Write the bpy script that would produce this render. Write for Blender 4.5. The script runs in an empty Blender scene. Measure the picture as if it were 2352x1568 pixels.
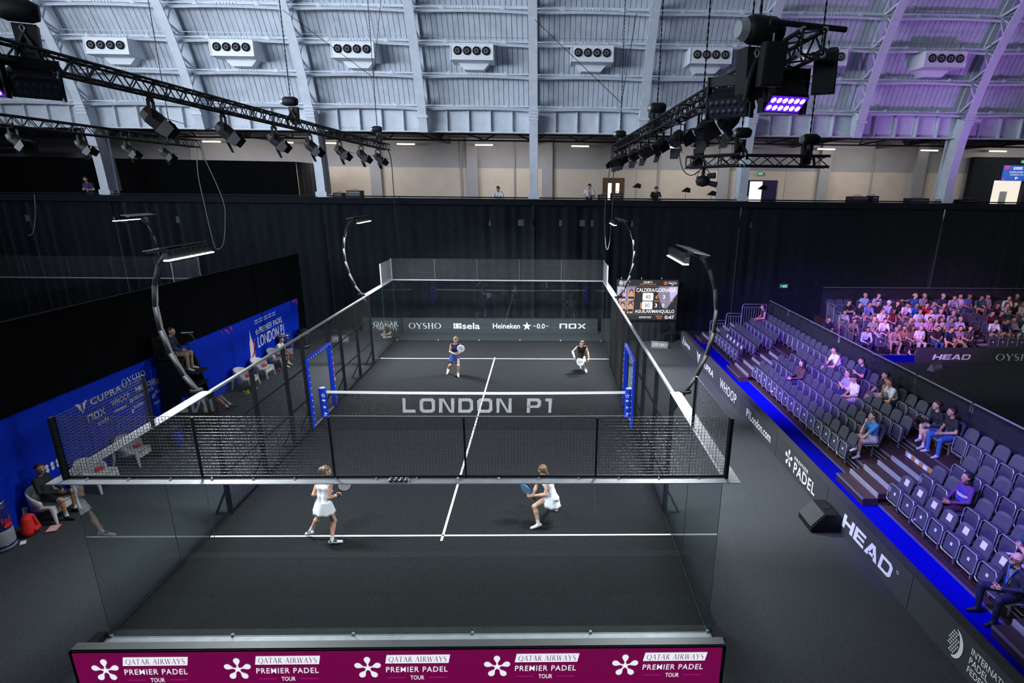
import bpy, math, random
import numpy as np
from mathutils import Vector, Matrix
random.seed(7)
RNG = np.random.RandomState(5)
scene = bpy.context.scene
COL = scene.collection
PI = math.pi

# ------------------------------------------------------------------ camera
cam_d = bpy.data.cameras.new('camera')
cam = bpy.data.objects.new('camera', cam_d)
COL.objects.link(cam)
cam.location = (2.1998, -18.2802, 7.3014)
cam.rotation_mode = 'XYZ'
cam.rotation_euler = (math.radians(72.85427), math.radians(-0.57551), math.radians(-1.31673))
cam_d.sensor_fit = 'HORIZONTAL'
cam_d.sensor_width = 36.0
cam_d.lens = 36.0 * 1359.24 / 2352.0
cam_d.shift_x = (1176.0 - 1283.78) / 2352.0
cam_d.shift_y = (848.16 - 784.0) / 2352.0
cam_d.clip_end = 300
scene.camera = cam

# ------------------------------------------------------------------ world, big lights, exposure
world = bpy.data.worlds.new('hall_ambience')
scene.world = world
world.use_nodes = True
world.node_tree.nodes['Background'].inputs[0].default_value = (0.55, 0.66, 0.9, 1)
world.node_tree.nodes['Background'].inputs[1].default_value = 0.03
scene.view_settings.view_transform = 'Standard'
scene.view_settings.look = 'None'
scene.view_settings.gamma = 1.0
scene.view_settings.use_curve_mapping = False
scene.view_settings.exposure = 0.0
try:
    scene.cycles.transparent_max_bounces = 16
    scene.cycles.max_bounces = 8
    scene.cycles.sample_clamp_indirect = 6.0
    scene.cycles.caustics_reflective = False
    scene.cycles.caustics_refractive = False
except Exception:
    pass

def aim(o, target):
    d = Vector(target) - Vector(o.location)
    o.rotation_euler = d.to_track_quat('-Z', 'Y').to_euler()

def area_light(name, loc, target, power, sx, sy, color=(1, 1, 1), spread=180):
    d = bpy.data.lights.new(name, 'AREA')
    d.shape = 'RECTANGLE'; d.size = sx; d.size_y = sy; d.energy = power; d.color = color
    d.spread = math.radians(spread)
    o = bpy.data.objects.new(name, d); COL.objects.link(o)
    o.location = loc; aim(o, target)
    return o

def spot_light(name, loc, target, power, angle, color=(1, 1, 1), blend=0.6, radius=0.12):
    d = bpy.data.lights.new(name, 'SPOT')
    d.energy = power; d.color = color; d.spot_size = math.radians(angle); d.spot_blend = blend
    d.shadow_soft_size = radius
    o = bpy.data.objects.new(name, d); COL.objects.link(o)
    o.location = loc; aim(o, target)
    return o

# daylight falling through the glazed crown of the barrel roof
area_light('roof_daylight', (-6, -2.0, 20.4), (-6, -1.9, 0), 350, 60, 8.0, (0.80, 0.89, 1.0))
# daylight from the glazed gable at the left end of the hall
area_light('gable_daylight', (-28.6, -1.0, 14.0), (2.0, 7.5, 16.0), 2600, 22, 9.0, (0.76, 0.87, 1.0), 85)
# unseen daylight source added above the near gallery for frontal light on the vault
area_light('added_front_daylight', (-15.0, -14.2, 12.6), (3.0, 12.0, 12.8), 3300, 26, 3.6, (0.80, 0.88, 1.0), 105)
# court floodlights (their housings are built further down)
FLOODS = [(-1, -6.0), (1, -6.0), (-1, 6.0), (1, 6.0)]
for sx, fy in FLOODS:
    area_light('court_floodlight_led', (sx * 4.88, fy, 5.85), (sx * 2.2, fy * 1.2 if fy < 0 else fy * 1.05, 0), (430 if fy < 0 else 1050), 0.22, 1.7, (0.93, 0.97, 1.0), 140)
# stage washes on the trusses, plus one added lamp off to the right
spot_light('violet_wash', (5.45, -9.6, 8.05), (12.6, 5.2, 0.6), 34000, 33, (0.24, 0.10, 1.0), 0.9, 0.2)
spot_light('violet_wash', (5.5, -10.0, 8.05), (12.7, -7.3, 0.4), 8000, 50, (0.22, 0.14, 1.0), 0.9, 0.2)
spot_light('violet_wash', (6.7, -6.25, 7.55), (20.8, 9.6, 1.3), 17000, 19, (0.62, 0.16, 1.0), 0.9, 0.2)
spot_light('white_wash', (-4.6, -10.6, 8.2), (-0.5, -2.5, 0), 2300, 75, (0.95, 0.97, 1.0), 0.9, 0.2)
spot_light('white_wash', (4.9, -9.4, 8.1), (0.5, -1.5, 0), 2300, 75, (0.95, 0.97, 1.0), 0.9, 0.2)
spot_light('white_wash', (5.35, 1.0, 8.05), (7.3, 2.5, 0), 5200, 52, (0.90, 0.95, 1.0), 0.8, 0.25)
spot_light('white_wash', (5.35, -3.6, 8.05), (7.3, -4.2, 0), 5200, 52, (0.90, 0.95, 1.0), 0.8, 0.25)
spot_light('white_wash', (5.3, -3.7, 7.95), (21.5, 8.5, 1.0), 3600, 40, (1.0, 0.90, 0.82), 0.9, 0.25)
spot_light('violet_wash', (24.0, 4.0, 5.0), (19.5, 12.0, 13.5), 2200, 75, (0.52, 0.20, 0.95), 1.0, 0.5)  # unseen lamp added to tint the right vault violet, no fixture there

# ------------------------------------------------------------------ materials
MATS = {}
def mat(name, color, rough=0.6, metal=0.0, noise=0.0, scale=8.0, bump=0.0, emit=None, estr=1.0, spec=0.5, sheen=0.0):
    if name in MATS:
        return MATS[name]
    m = bpy.data.materials.new(name); m.use_nodes = True
    nt = m.node_tree; b = nt.nodes['Principled BSDF']
    b.inputs['Base Color'].default_value = (*color, 1)
    b.inputs['Roughness'].default_value = rough
    b.inputs['Metallic'].default_value = metal
    b.inputs['Specular IOR Level'].default_value = spec
    if sheen:
        b.inputs['Sheen Weight'].default_value = sheen
    if noise or bump:
        tc = nt.nodes.new('ShaderNodeTexCoord')
        n = nt.nodes.new('ShaderNodeTexNoise'); n.inputs['Scale'].default_value = scale
        n.inputs['Detail'].default_value = 6
        nt.links.new(tc.outputs['Object'], n.inputs['Vector'])
        if noise:
            r = nt.nodes.new('ShaderNodeMapRange')
            r.inputs['From Min'].default_value = 0.3; r.inputs['From Max'].default_value = 0.7
            r.inputs['To Min'].default_value = 1 - noise; r.inputs['To Max'].default_value = 1 + noise
            nt.links.new(n.outputs['Fac'], r.inputs['Value'])
            mx = nt.nodes.new('ShaderNodeVectorMath'); mx.operation = 'SCALE'
            mx.inputs[0].default_value = color
            nt.links.new(r.outputs['Result'], mx.inputs['Scale'])
            nt.links.new(mx.outputs['Vector'], b.inputs['Base Color'])
        if bump:
            bp = nt.nodes.new('ShaderNodeBump'); bp.inputs['Strength'].default_value = bump
            bp.inputs['Distance'].default_value = 0.02
            nt.links.new(n.outputs['Fac'], bp.inputs['Height'])
            nt.links.new(bp.outputs['Normal'], b.inputs['Normal'])
    if emit:
        b.inputs['Emission Color'].default_value = (*emit, 1)
        b.inputs['Emission Strength'].default_value = estr
    MATS[name] = m
    return m

def col(c, rough=0.75, tag='cloth'):
    key = '%s_%02x%02x%02x' % (tag, int(c[0] * 255), int(c[1] * 255), int(c[2] * 255))
    return mat(key, c, rough, noise=0.12, scale=30)

def emis(name, color, strength=1.0):
    return mat(name, (0.0, 0.0, 0.0), 0.5, emit=color, estr=strength)

def glass_mat():
    m = bpy.data.materials.new('clear_glass'); m.use_nodes = True
    nt = m.node_tree; nt.nodes.clear()
    out = nt.nodes.new('ShaderNodeOutputMaterial')
    tr = nt.nodes.new('ShaderNodeBsdfTransparent'); tr.inputs[0].default_value = (0.955, 0.98, 0.975, 1)
    gl = nt.nodes.new('ShaderNodeBsdfGlossy'); gl.inputs['Roughness'].default_value = 0.0
    gl.inputs['Color'].default_value = (0.9, 0.96, 0.97, 1)
    fr = nt.nodes.new('ShaderNodeFresnel')
    ge = nt.nodes.new('ShaderNodeNewGeometry')
    mr = nt.nodes.new('ShaderNodeMapRange')
    mr.inputs['To Min'].default_value = 1.5; mr.inputs['To Max'].default_value = 1 / 1.5
    mx = nt.nodes.new('ShaderNodeMixShader')
    nt.links.new(ge.outputs['Backfacing'], mr.inputs['Value'])
    nt.links.new(mr.outputs['Result'], fr.inputs['IOR'])
    nt.links.new(fr.outputs[0], mx.inputs[0]); nt.links.new(tr.outputs[0], mx.inputs[1]); nt.links.new(gl.outputs[0], mx.inputs[2])
    nt.links.new(mx.outputs[0], out.inputs[0])
    MATS['glass'] = m
    return m
GLASS = glass_mat()

def net_print_mat():
    m = bpy.data.materials.new('white_net_print'); m.use_nodes = True
    nt = m.node_tree; b = nt.nodes['Principled BSDF']; b.inputs['Base Color'].default_value = (0.85, 0.86, 0.9, 1)
    out = nt.nodes['Material Output']
    tc = nt.nodes.new('ShaderNodeTexCoord'); sp = nt.nodes.new('ShaderNodeSeparateXYZ')
    nt.links.new(tc.outputs['Object'], sp.inputs[0])
    res = []
    for i in (0, 1):
        mm = nt.nodes.new('ShaderNodeMath'); mm.operation = 'MULTIPLY'; mm.inputs[1].default_value = 1 / 0.045
        fr = nt.nodes.new('ShaderNodeMath'); fr.operation = 'FRACT'
        gt = nt.nodes.new('ShaderNodeMath'); gt.operation = 'GREATER_THAN'; gt.inputs[1].default_value = 0.3
        nt.links.new(sp.outputs[i], mm.inputs[0]); nt.links.new(mm.outputs[0], fr.inputs[0]); nt.links.new(fr.outputs[0], gt.inputs[0])
        res.append(gt)
    mu = nt.nodes.new('ShaderNodeMath'); mu.operation = 'MULTIPLY'
    nt.links.new(res[0].outputs[0], mu.inputs[0]); nt.links.new(res[1].outputs[0], mu.inputs[1])
    tr = nt.nodes.new('ShaderNodeBsdfTransparent'); mx = nt.nodes.new('ShaderNodeMixShader')
    nt.links.new(mu.outputs[0], mx.inputs[0]); nt.links.new(tr.outputs[0], mx.inputs[1]); nt.links.new(b.outputs[0], mx.inputs[2])
    nt.links.new(mx.outputs[0], out.inputs[0])
    return m
NETPRINT = net_print_mat()

M_TURF = mat('charcoal_turf', (0.0175, 0.0190, 0.0205), 0.95, noise=0.55, scale=60, bump=0.6, spec=0.04)
M_CARPET = mat('grey_carpet', (0.047, 0.052, 0.057), 0.95, noise=0.30, scale=45, bump=0.4, spec=0.04)
M_LINE = mat('white_line_paint', (0.85, 0.86, 0.88), 0.8)
M_BLUECARPET = mat('blue_carpet', (0.001, 0.002, 0.34), 0.95, noise=0.1, scale=30, spec=0.05)
M_WHITEIRON = mat('white_painted_iron', (0.60, 0.65, 0.72), 0.55, noise=0.08, scale=3)
M_PLANK = mat('white_painted_boards', (0.52, 0.57, 0.64), 0.65, noise=0.10, scale=2)
M_DEEPBLACK = mat('deep_black_drape', (0.0022, 0.0024, 0.003), 0.95, noise=0.3, scale=3, spec=0.1)
M_BLACKDRAPE = mat('black_drape', (0.0045, 0.0072, 0.0112), 0.95, noise=0.3, scale=3, spec=0.15, sheen=0.15)
M_GREYDRAPE = mat('charcoal_drape', (0.020, 0.021, 0.026), 0.95, noise=0.2, scale=3, spec=0.2)
M_BLACK = mat('black_metal', (0.006, 0.0065, 0.008), 0.6, noise=0.1, scale=6, spec=0.3)
M_BLACKRUB = mat('black_plastic', (0.009, 0.0095, 0.011), 0.65, spec=0.3)
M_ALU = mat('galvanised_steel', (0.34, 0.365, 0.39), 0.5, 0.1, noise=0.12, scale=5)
M_DIMALU = mat('dimmed_galvanised_steel', (0.15, 0.16, 0.17), 0.55, 0.0, noise=0.12, scale=5)  # steel with weaker light put into its colour; also the near sill
M_STEEL = mat('grey_steel_tube', (0.33, 0.34, 0.36), 0.4, 0.6)
M_CHROME = mat('chrome', (0.75, 0.76, 0.78), 0.15, 1.0)
M_WIRE = mat('galvanised_wire', (0.13, 0.135, 0.15), 0.45, 0.3)
M_BWIRE = mat('black_wire', (0.012, 0.013, 0.015), 0.5)
M_GLASSEDGE = mat('glass_edge', (0.09, 0.13, 0.125), 0.2)
M_BLUEWALL = mat('royal_blue_board', (0.001, 0.030, 0.58), 0.8, spec=0.15, noise=0.06, scale=2)
M_BLUEPAD = mat('blue_vinyl_pad', (0.006, 0.045, 0.60), 0.4)
M_BOARD = mat('slate_board', (0.036, 0.040, 0.047), 0.75, noise=0.06, scale=6)
M_WHITE = mat('white_print', (0.82, 0.84, 0.88), 0.7)
M_PINK = mat('pink_print', (0.65, 0.03, 0.16), 0.7)
M_SEAT = mat('dark_grey_seat_plastic', (0.070, 0.073, 0.090), 0.38, noise=0.05, scale=5)
M_SEATFRAME = mat('silver_seat_frame', (0.42, 0.43, 0.47), 0.35, 0.5)
M_CREAM = mat('cream_plaster_wall', (0.47, 0.425, 0.38), 0.9, noise=0.06, scale=1.5)
M_GREYPLASTER_SHADE = mat('grey_plaster_and_shade', (0.27, 0.28, 0.31), 0.9, noise=0.06, scale=1.5)  # grey plaster, also the shadow painted into the upper gallery wall
M_DARKCEIL = mat('dark_gallery_ceiling', (0.07, 0.07, 0.08), 0.9, noise=0.15, scale=2)
M_STEP = mat('brown_step_board', (0.050, 0.026, 0.026), 0.6, noise=0.2, scale=5)
M_CHAIRWHITE = mat('white_moulded_plastic', (0.72, 0.72, 0.70), 0.35)
M_SKIN = [mat('skin_light', (0.62, 0.36, 0.25), 0.5, noise=0.06, scale=20), mat('skin_tan', (0.50, 0.27, 0.17), 0.5, noise=0.06, scale=20), mat('skin_olive', (0.36, 0.19, 0.12), 0.5, noise=0.06, scale=20)]
M_EYE = mat('dark_eye', (0.02, 0.015, 0.012), 0.3)
M_LIP = mat('lip', (0.40, 0.14, 0.12), 0.5)
M_HAIR = {'black': mat('black_hair', (0.012, 0.010, 0.009), 0.5), 'brown': mat('brown_hair', (0.05, 0.026, 0.014), 0.5, noise=0.3, scale=40),
          'fair': mat('fair_hair', (0.115, 0.066, 0.032), 0.5, noise=0.35, scale=40), 'grey': mat('grey_hair', (0.30, 0.29, 0.28), 0.6),
          'blonde': mat('blonde_hair', (0.50, 0.38, 0.20), 0.5), 'red': mat('auburn_hair', (0.09, 0.03, 0.015), 0.5)}

# ------------------------------------------------------------------ mesh builder
class MB:
    def __init__(s):
        s.v = []; s.f = []; s.m = []
    def add(s, verts, faces, mi=0):
        o = len(s.v)
        s.v.extend([tuple(float(q) for q in p) for p in verts])
        s.f.extend([tuple(i + o for i in f) for f in faces])
        s.m.extend([mi] * len(faces))
        return s
    def box(s, c, d, rz=0.0, mi=0, rx=0.0):
        x, y, z = d[0] / 2, d[1] / 2, d[2] / 2
        vs = [Vector(p) for p in ((-x, -y, -z), (x, -y, -z), (x, y, -z), (-x, y, -z), (-x, -y, z), (x, -y, z), (x, y, z), (-x, y, z))]
        if rx: vs = [Matrix.Rotation(rx, 3, 'X') @ p for p in vs]
        if rz: vs = [Matrix.Rotation(rz, 3, 'Z') @ p for p in vs]
        c = Vector(c)
        return s.add([c + p for p in vs], [(0, 3, 2, 1), (4, 5, 6, 7), (0, 1, 5, 4), (1, 2, 6, 5), (2, 3, 7, 6), (3, 0, 4, 7)], mi)
    def bb(s, x0, x1, y0, y1, z0, z1, mi=0):
        return s.box(((x0 + x1) / 2, (y0 + y1) / 2, (z0 + z1) / 2), (abs(x1 - x0), abs(y1 - y0), abs(z1 - z0)), mi=mi)
    def bar(s, p, q, w, h=None, up=(0, 0, 1), mi=0):
        h = h or w
        p = Vector(p); q = Vector(q); d = (q - p).normalized(); u = Vector(up)
        if abs(d.dot(u)) > 0.99: u = Vector((0, 1, 0)) if abs(d.y) < 0.9 else Vector((1, 0, 0))
        a = d.cross(u).normalized() * (w / 2); b = a.cross(d).normalized() * (h / 2)
        return s.add([p - a - b, p + a - b, p + a + b, p - a + b, q - a - b, q + a - b, q + a + b, q - a + b],
                     [(0, 3, 2, 1), (4, 5, 6, 7), (0, 1, 5, 4), (1, 2, 6, 5), (2, 3, 7, 6), (3, 0, 4, 7)], mi)
    def tube(s, pts, r, n=8, mi=0, cap=True, closed=False):
        pts = [Vector(p) for p in pts]; k = len(pts)
        rr = r if isinstance(r, (list, tuple)) else [r] * k
        rings = []; a = None
        for i, p in enumerate(pts):
            if closed: d = (pts[(i + 1) % k] - pts[i - 1]).normalized()
            else: d = (pts[min(i + 1, k - 1)] - pts[max(i - 1, 0)]).normalized()
            if a is None:
                a = d.orthogonal().normalized()
            else:
                a = (a - d * a.dot(d)); a = a.normalized() if a.length > 1e-6 else d.orthogonal().normalized()
            b = d.cross(a)
            rings.append([p + (a * math.cos(2 * PI * j / n) + b * math.sin(2 * PI * j / n)) * rr[i] for j in range(n)])
        vs = [v for ring in rings for v in ring]; fs = []
        for i in range(k if closed else k - 1):
            i2 = (i + 1) % k
            for j in range(n):
                fs.append((i * n + j, i * n + (j + 1) % n, i2 * n + (j + 1) % n, i2 * n + j))
        if cap and not closed:
            fs.append(tuple(range(n))[::-1]); fs.append(tuple((k - 1) * n + j for j in range(n)))
        return s.add(vs, fs, mi)
    def lathe(s, prof, c=(0, 0, 0), n=20, mi=0, axis='Z', sx=1.0, sy=1.0):
        c = Vector(c); vs = []; fs = []; k = len(prof)
        for r, z in prof:
            for j in range(n):
                t = 2 * PI * j / n
                p = (r * math.cos(t) * sx, r * math.sin(t) * sy, z)
                if axis == 'Y': p = (p[0], z, p[1])
                if axis == 'X': p = (z, p[0], p[1])
                vs.append(c + Vector(p))
        for i in range(k - 1):
            for j in range(n):
                fs.append((i * n + j, i * n + (j + 1) % n, (i + 1) * n + (j + 1) % n, (i + 1) * n + j))
        fs.append(tuple(range(n))[::-1]); fs.append(tuple((k - 1) * n + j for j in range(n)))
        return s.add(vs, fs, mi)
    def prism(s, poly, fn, t0, t1, mi=0):
        """poly: 2D points, fn(u, v, t) -> 3D, extruded from t0 to t1"""
        n = len(poly)
        vs = [fn(u, v, t0) for u, v in poly] + [fn(u, v, t1) for u, v in poly]
        fs = [tuple(range(n))[::-1], tuple(range(n, 2 * n))] + [(i, (i + 1) % n, n + (i + 1) % n, n + i) for i in range(n)]
        return s.add(vs, fs, mi)
    def build(s, name, mats, parent=None, smooth=False, loc=None, rz=0.0):
        me = bpy.data.meshes.new(name)
        me.from_pydata(s.v, [], s.f)
        if not isinstance(mats, (list, tuple)): mats = [mats]
        for m in mats: me.materials.append(m)
        if len(mats) > 1: me.polygons.foreach_set('material_index', s.m)
        if smooth: me.polygons.foreach_set('use_smooth', [True] * len(me.polygons))
        me.update()
        return link(name, me, parent, loc, rz)

def link(name, me, parent=None, loc=None, rz=0.0):
    o = bpy.data.objects.new(name, me); COL.objects.link(o)
    if parent is not None: o.parent = parent
    if loc is not None: o.location = loc
    if rz: o.rotation_euler = (0, 0, rz)
    return o

def tag(o, label=None, cat=None, group=None, kind=None):
    if label: o['label'] = label
    if cat: o['category'] = cat
    if group: o['group'] = group
    if kind: o['kind'] = kind
    return o

def thing(name, label, cat, loc=(0, 0, 0), rz=0.0, group=None):
    o = bpy.data.objects.new(name, None); COL.objects.link(o)
    o.empty_display_size = 0.2
    o.location = loc; o.rotation_euler = (0, 0, rz)
    return tag(o, label, cat, group)

KIDS = {}
def kids(o):
    return [c for c in o.children]
def copy_tree(o, parent=None, loc=None, rz=None, label=None, group=None):
    c = o.copy(); COL.objects.link(c); c.parent = parent
    if loc is not None: c.location = loc
    if rz is not None: c.rotation_euler = (0, 0, rz)
    if label: c['label'] = label
    if group: c['group'] = group
    for ch in list(o.children):
        copy_tree(ch, c)
    return c

# ------------------------------------------------------------------ lettering
TXT = {}
def text_mesh(body, shear=0.0, bold=0.0, spacing=1.0):
    key = (body, shear, bold, spacing)
    if key not in TXT:
        cu = bpy.data.curves.new('lettering', 'FONT')
        cu.body = body; cu.shear = shear; cu.offset = bold; cu.space_character = spacing
        cu.resolution_u = 3; cu.align_x = 'CENTER'; cu.fill_mode = 'FRONT'
        ob = bpy.data.objects.new('lettering_source', cu)
        COL.objects.link(ob)
        dg = bpy.context.evaluated_depsgraph_get()
        me = bpy.data.meshes.new_from_object(ob.evaluated_get(dg))
        v = np.zeros(len(me.vertices) * 3); me.vertices.foreach_get('co', v); v = v.reshape(-1, 3)
        fs = [tuple(p.vertices) for p in me.polygons]
        bpy.data.objects.remove(ob); bpy.data.curves.remove(cu); bpy.data.meshes.remove(me)
        lo, hi = v.min(0), v.max(0)
        TXT[key] = ((v - (lo + hi) / 2) / np.maximum(hi - lo, 1e-6), fs)
    return TXT[key]

def frame(origin, xdir, ydir):
    x = Vector(xdir).normalized(); y = Vector(ydir).normalized(); z = x.cross(y)
    M = Matrix((x, y, z)).transposed().to_4x4(); M.translation = Vector(origin)
    return M

def flat(name, verts, faces, m, parent, M):
    me = bpy.data.meshes.new(name); me.from_pydata([tuple(v) for v in verts], [], faces); me.materials.append(m)
    o = link(name, me, parent)
    o.matrix_local = M
    return o

def lettering(body, w, h, m, parent, M, u=0.0, v=0.0, shear=0.0, bold=0.0, spacing=1.0, name='lettering', lift=0.006):
    vs, fs = text_mesh(body, shear, bold, spacing)
    vs = vs * np.array((w, h, 0)) + np.array((u, v, lift))
    return flat(name, vs, fs, m, parent, M)

def ring_poly(cx, cy, rx, ry, ix, iy, n=20, a0=0.0, a1=2 * PI):
    vs = []; fs = []
    for i in range(n + 1):
        t = a0 + (a1 - a0) * i / n
        vs += [(cx + rx * math.cos(t), cy + ry * math.sin(t)), (cx + ix * math.cos(t), cy + iy * math.sin(t))]
    for i in range(n):
        fs.append((2 * i, 2 * i + 2, 2 * i + 3, 2 * i + 1))
    return vs, fs
def stroke(pts, ws):
    vs = []; fs = []
    for i, p in enumerate(pts):
        a = pts[max(i - 1, 0)]; b = pts[min(i + 1, len(pts) - 1)]
        dx, dy = b[0] - a[0], b[1] - a[1]; l = math.hypot(dx, dy) or 1
        w = ws[i] if isinstance(ws, (list, tuple)) else ws
        nx, ny = -dy / l * w / 2, dx / l * w / 2
        vs += [(p[0] + nx, p[1] + ny), (p[0] - nx, p[1] - ny)]
    for i in range(len(pts) - 1):
        fs.append((2 * i, 2 * i + 1, 2 * i + 3, 2 * i + 2))
    return vs, fs
def rect(x0, y0, x1, y1):
    return [(x0, y0), (x1, y0), (x1, y1), (x0, y1)], [(0, 1, 2, 3)]
T, H = 0.05, 0.13
def serif_glyph(c):
    P = []; w = 0.7
    if c in 'OQ':
        w = 0.95; P.append(ring_poly(0.475, 0.5, 0.475, 0.5, 0.345, 0.455))
        if c == 'Q': P.append(stroke([(0.5, 0.12), (0.72, -0.08), (1.0, -0.16)], [0.06, 0.12, 0.03]))
    elif c == 'Y':
        w = 0.86; P += [stroke([(0.08, 1), (0.44, 0.46)], H), stroke([(0.80, 1), (0.46, 0.46)], T), rect(0.38, 0, 0.51, 0.5), rect(0, 0.96, 0.28, 1), rect(0.64, 0.96, 0.88, 1), rect(0.26, 0, 0.63, 0.035)]
    elif c == 'S':
        w = 0.6
        pts = [(0.5 + 0 * i, 0) for i in ()]
        for t in np.linspace(0.25, 1.5, 9) * PI: pts.append((0.30 + 0.21 * math.cos(t), 0.745 + 0.235 * math.sin(t)))
        for t in np.linspace(0.5, -0.8, 9) * PI: pts.append((0.30 + 0.24 * math.cos(t), 0.265 + 0.245 * math.sin(t)))
        ws = [T] * 3 + [0.10] * 4 + [0.14] * 4 + [0.11] * 4 + [T] * 3
        P.append(stroke(pts, ws))
    elif c == 'H':
        w = 0.9; P += [rect(0.12, 0, 0.25, 1), rect(0.65, 0, 0.78, 1), rect(0.2, 0.5, 0.7, 0.55), rect(0.02, 0, 0.36, 0.035), rect(0.55, 0, 0.89, 0.035), rect(0.02, 0.965, 0.36, 1), rect(0.55, 0.965, 0.89, 1)]
    elif c == 'A':
        w = 0.82; P += [stroke([(0.06, 0), (0.40, 1)], T), stroke([(0.40, 1), (0.74, 0)], H), rect(0.2, 0.34, 0.62, 0.39), rect(0, 0, 0.2, 0.035), rect(0.58, 0, 0.86, 0.035)]
    elif c == 'T':
        w = 0.74; P += [rect(0.30, 0, 0.43, 1), rect(0, 0.95, 0.73, 1), rect(0, 0.82, 0.04, 1), rect(0.69, 0.82, 0.73, 1), rect(0.2, 0, 0.53, 0.035)]
    elif c == 'R':
        w = 0.78; P += [rect(0.1, 0, 0.23, 1), ring_poly(0.33, 0.75, 0.28, 0.25, 0.16, 0.20, 12, -PI / 2, PI / 2), rect(0.2, 0.95, 0.34, 1), rect(0.2, 0.5, 0.34, 0.55), stroke([(0.34, 0.5), (0.76, 0)], H), rect(0.0, 0, 0.33, 0.035)]
    elif c == 'I':
        w = 0.36; P += [rect(0.1, 0, 0.23, 1), rect(0, 0, 0.33, 0.035), rect(0, 0.965, 0.33, 1)]
    elif c == 'W':
        w = 1.2; P += [stroke([(0.08, 1), (0.36, 0)], H), stroke([(0.36, 0), (0.60, 1)], T), stroke([(0.56, 1), (0.84, 0)], H), stroke([(0.84, 0), (1.10, 1)], T), rect(0, 0.965, 0.22, 1), rect(0.98, 0.965, 1.2, 1)]
    elif c == ' ':
        w = 0.4
    return P, w
def serif(body, w, h, m, parent, M, u=0.0, v=0.0, shear=0.0, gap=0.10, name='lettering', lift=0.006):
    vs = []; fs = []; x = 0.0
    for c in body:
        P, gw = serif_glyph(c)
        for pv, pf in P:
            o = len(vs); vs += [(a + x + shear * b, b) for a, b in pv]; fs += [tuple(i + o for i in f) for f in pf]
        x += gw + gap
    a = np.array(vs); lo = a[:, 0].min(); hi = a[:, 0].max()
    out = [((p[0] - (lo + hi) / 2) / (hi - lo) * w + u, (p[1] - 0.5) * h + v, lift) for p in vs]
    return flat(name, out, fs, m, parent, M)
def polys(name, plist, m, parent, M, lift=0.006):
    vs = []; fs = []
    for pv, pf in plist:
        o = len(vs); vs += [(a, b, lift) for a, b in pv]; fs += [tuple(i + o for i in f) for f in pf]
    return flat(name, vs, fs, m, parent, M)
def blob(cx, cy, rx, ry, n=16, rot=0.0):
    c, s_ = math.cos(rot), math.sin(rot)
    return [(cx + rx * math.cos(2 * PI * i / n) * c - ry * math.sin(2 * PI * i / n) * s_, cy + rx * math.cos(2 * PI * i / n) * s_ + ry * math.sin(2 * PI * i / n) * c) for i in range(n)], [tuple(range(n))]
def flower(cx, cy, r):
    out = []
    for k in range(5):
        a = PI / 2 + 2 * PI * k / 5
        d = (math.cos(a), math.sin(a)); q = (-d[1], d[0])
        n = 14; pv = []
        for i in range(n + 1):
            t = -2.1 + 4.2 * i / n
            pv.append((0.75 + 0.25 * math.cos(t), 0.235 * math.sin(t)))
        pv += [(0.34, 0.045), (0.0, 0.12), (0.0, -0.12), (0.34, -0.045)]
        out.append(([(cx + r * (x * d[0] + y * q[0]), cy + r * (x * d[1] + y * q[1])) for x, y in pv], [tuple(range(len(pv)))]))
    return out

def ring8(x0, y0, x1, y1, t, c=0.16, cl=True):
    def oct_(a, b, d, e, k, kl):
        return [(a + kl, b), (d - k, b), (d, b + k), (d, e - k), (d - k, e), (a + kl, e), (a, e - kl), (a, b + kl)]
    o = oct_(x0, y0, x1, y1, c, c if cl else 0.001); i = oct_(x0 + t, y0 + t, x1 - t, y1 - t, c * 0.55, c * 0.55 if cl else 0.001)
    return o + i, [(k, (k + 1) % 8, 8 + (k + 1) % 8, 8 + k) for k in range(8)]
def block_glyph(c):
    t = 0.20
    if c == 'L': return [rect(0, 0, t, 1), rect(t, 0, 0.82, t)], 0.82
    if c == 'O': return [ring8(0, 0, 0.95, 1, t)], 0.95
    if c == 'D': return [ring8(0, 0, 0.92, 1, t, 0.18, False)], 0.92
    if c == 'N': return [rect(0, 0, t, 1), rect(0.75, 0, 0.95, 1), ([(t * 0.6, 1), (t * 1.4, 1), (0.95 - t * 0.6, 0), (0.95 - t * 1.4, 0)], [(0, 3, 2, 1)])], 0.95
    if c == 'P': return [rect(0, 0, t, 0.5), ring8(0, 0.32, 0.88, 1, t, 0.16, False)], 0.88
    if c == '1': return [rect(0.22, 0, 0.42, 1), rect(0, 0.8, 0.24, 1)], 0.42
    if c == 'n': return [rect(0, 0, t, 1), rect(t, 0.8, 0.75, 1), rect(0.75, 0, 0.95, 1)], 0.95
    if c == 'o': return [ring8(0, 0, 0.95, 1, t, 0.08)], 0.95
    if c == 'x': return [stroke([(0.08, 0), (0.92, 1)], t), stroke([(0.08, 1), (0.92, 0)], t)], 1.0
    if c == 'H': return [rect(0, 0, 0.26, 1), rect(0.74, 0, 1, 1), rect(0.26, 0.38, 0.74, 0.62)], 1.0
    if c == 'E': return [rect(0, 0, 0.26, 1), rect(0.26, 0, 0.9, 0.22), rect(0.26, 0.78, 0.9, 1), rect(0.26, 0.40, 0.85, 0.60)], 0.9
    if c == 'A': return [([(0, 0), (0.28, 0), (0.52, 0.74), (0.52, 1), (0.36, 1)], [(0, 1, 2, 3, 4)]), ([(0.76, 0), (1.04, 0), (0.68, 1), (0.52, 1), (0.52, 0.74)], [(0, 1, 2, 3, 4)]), rect(0.3, 0.16, 0.74, 0.36)], 1.04
    return [], 0.45
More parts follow.
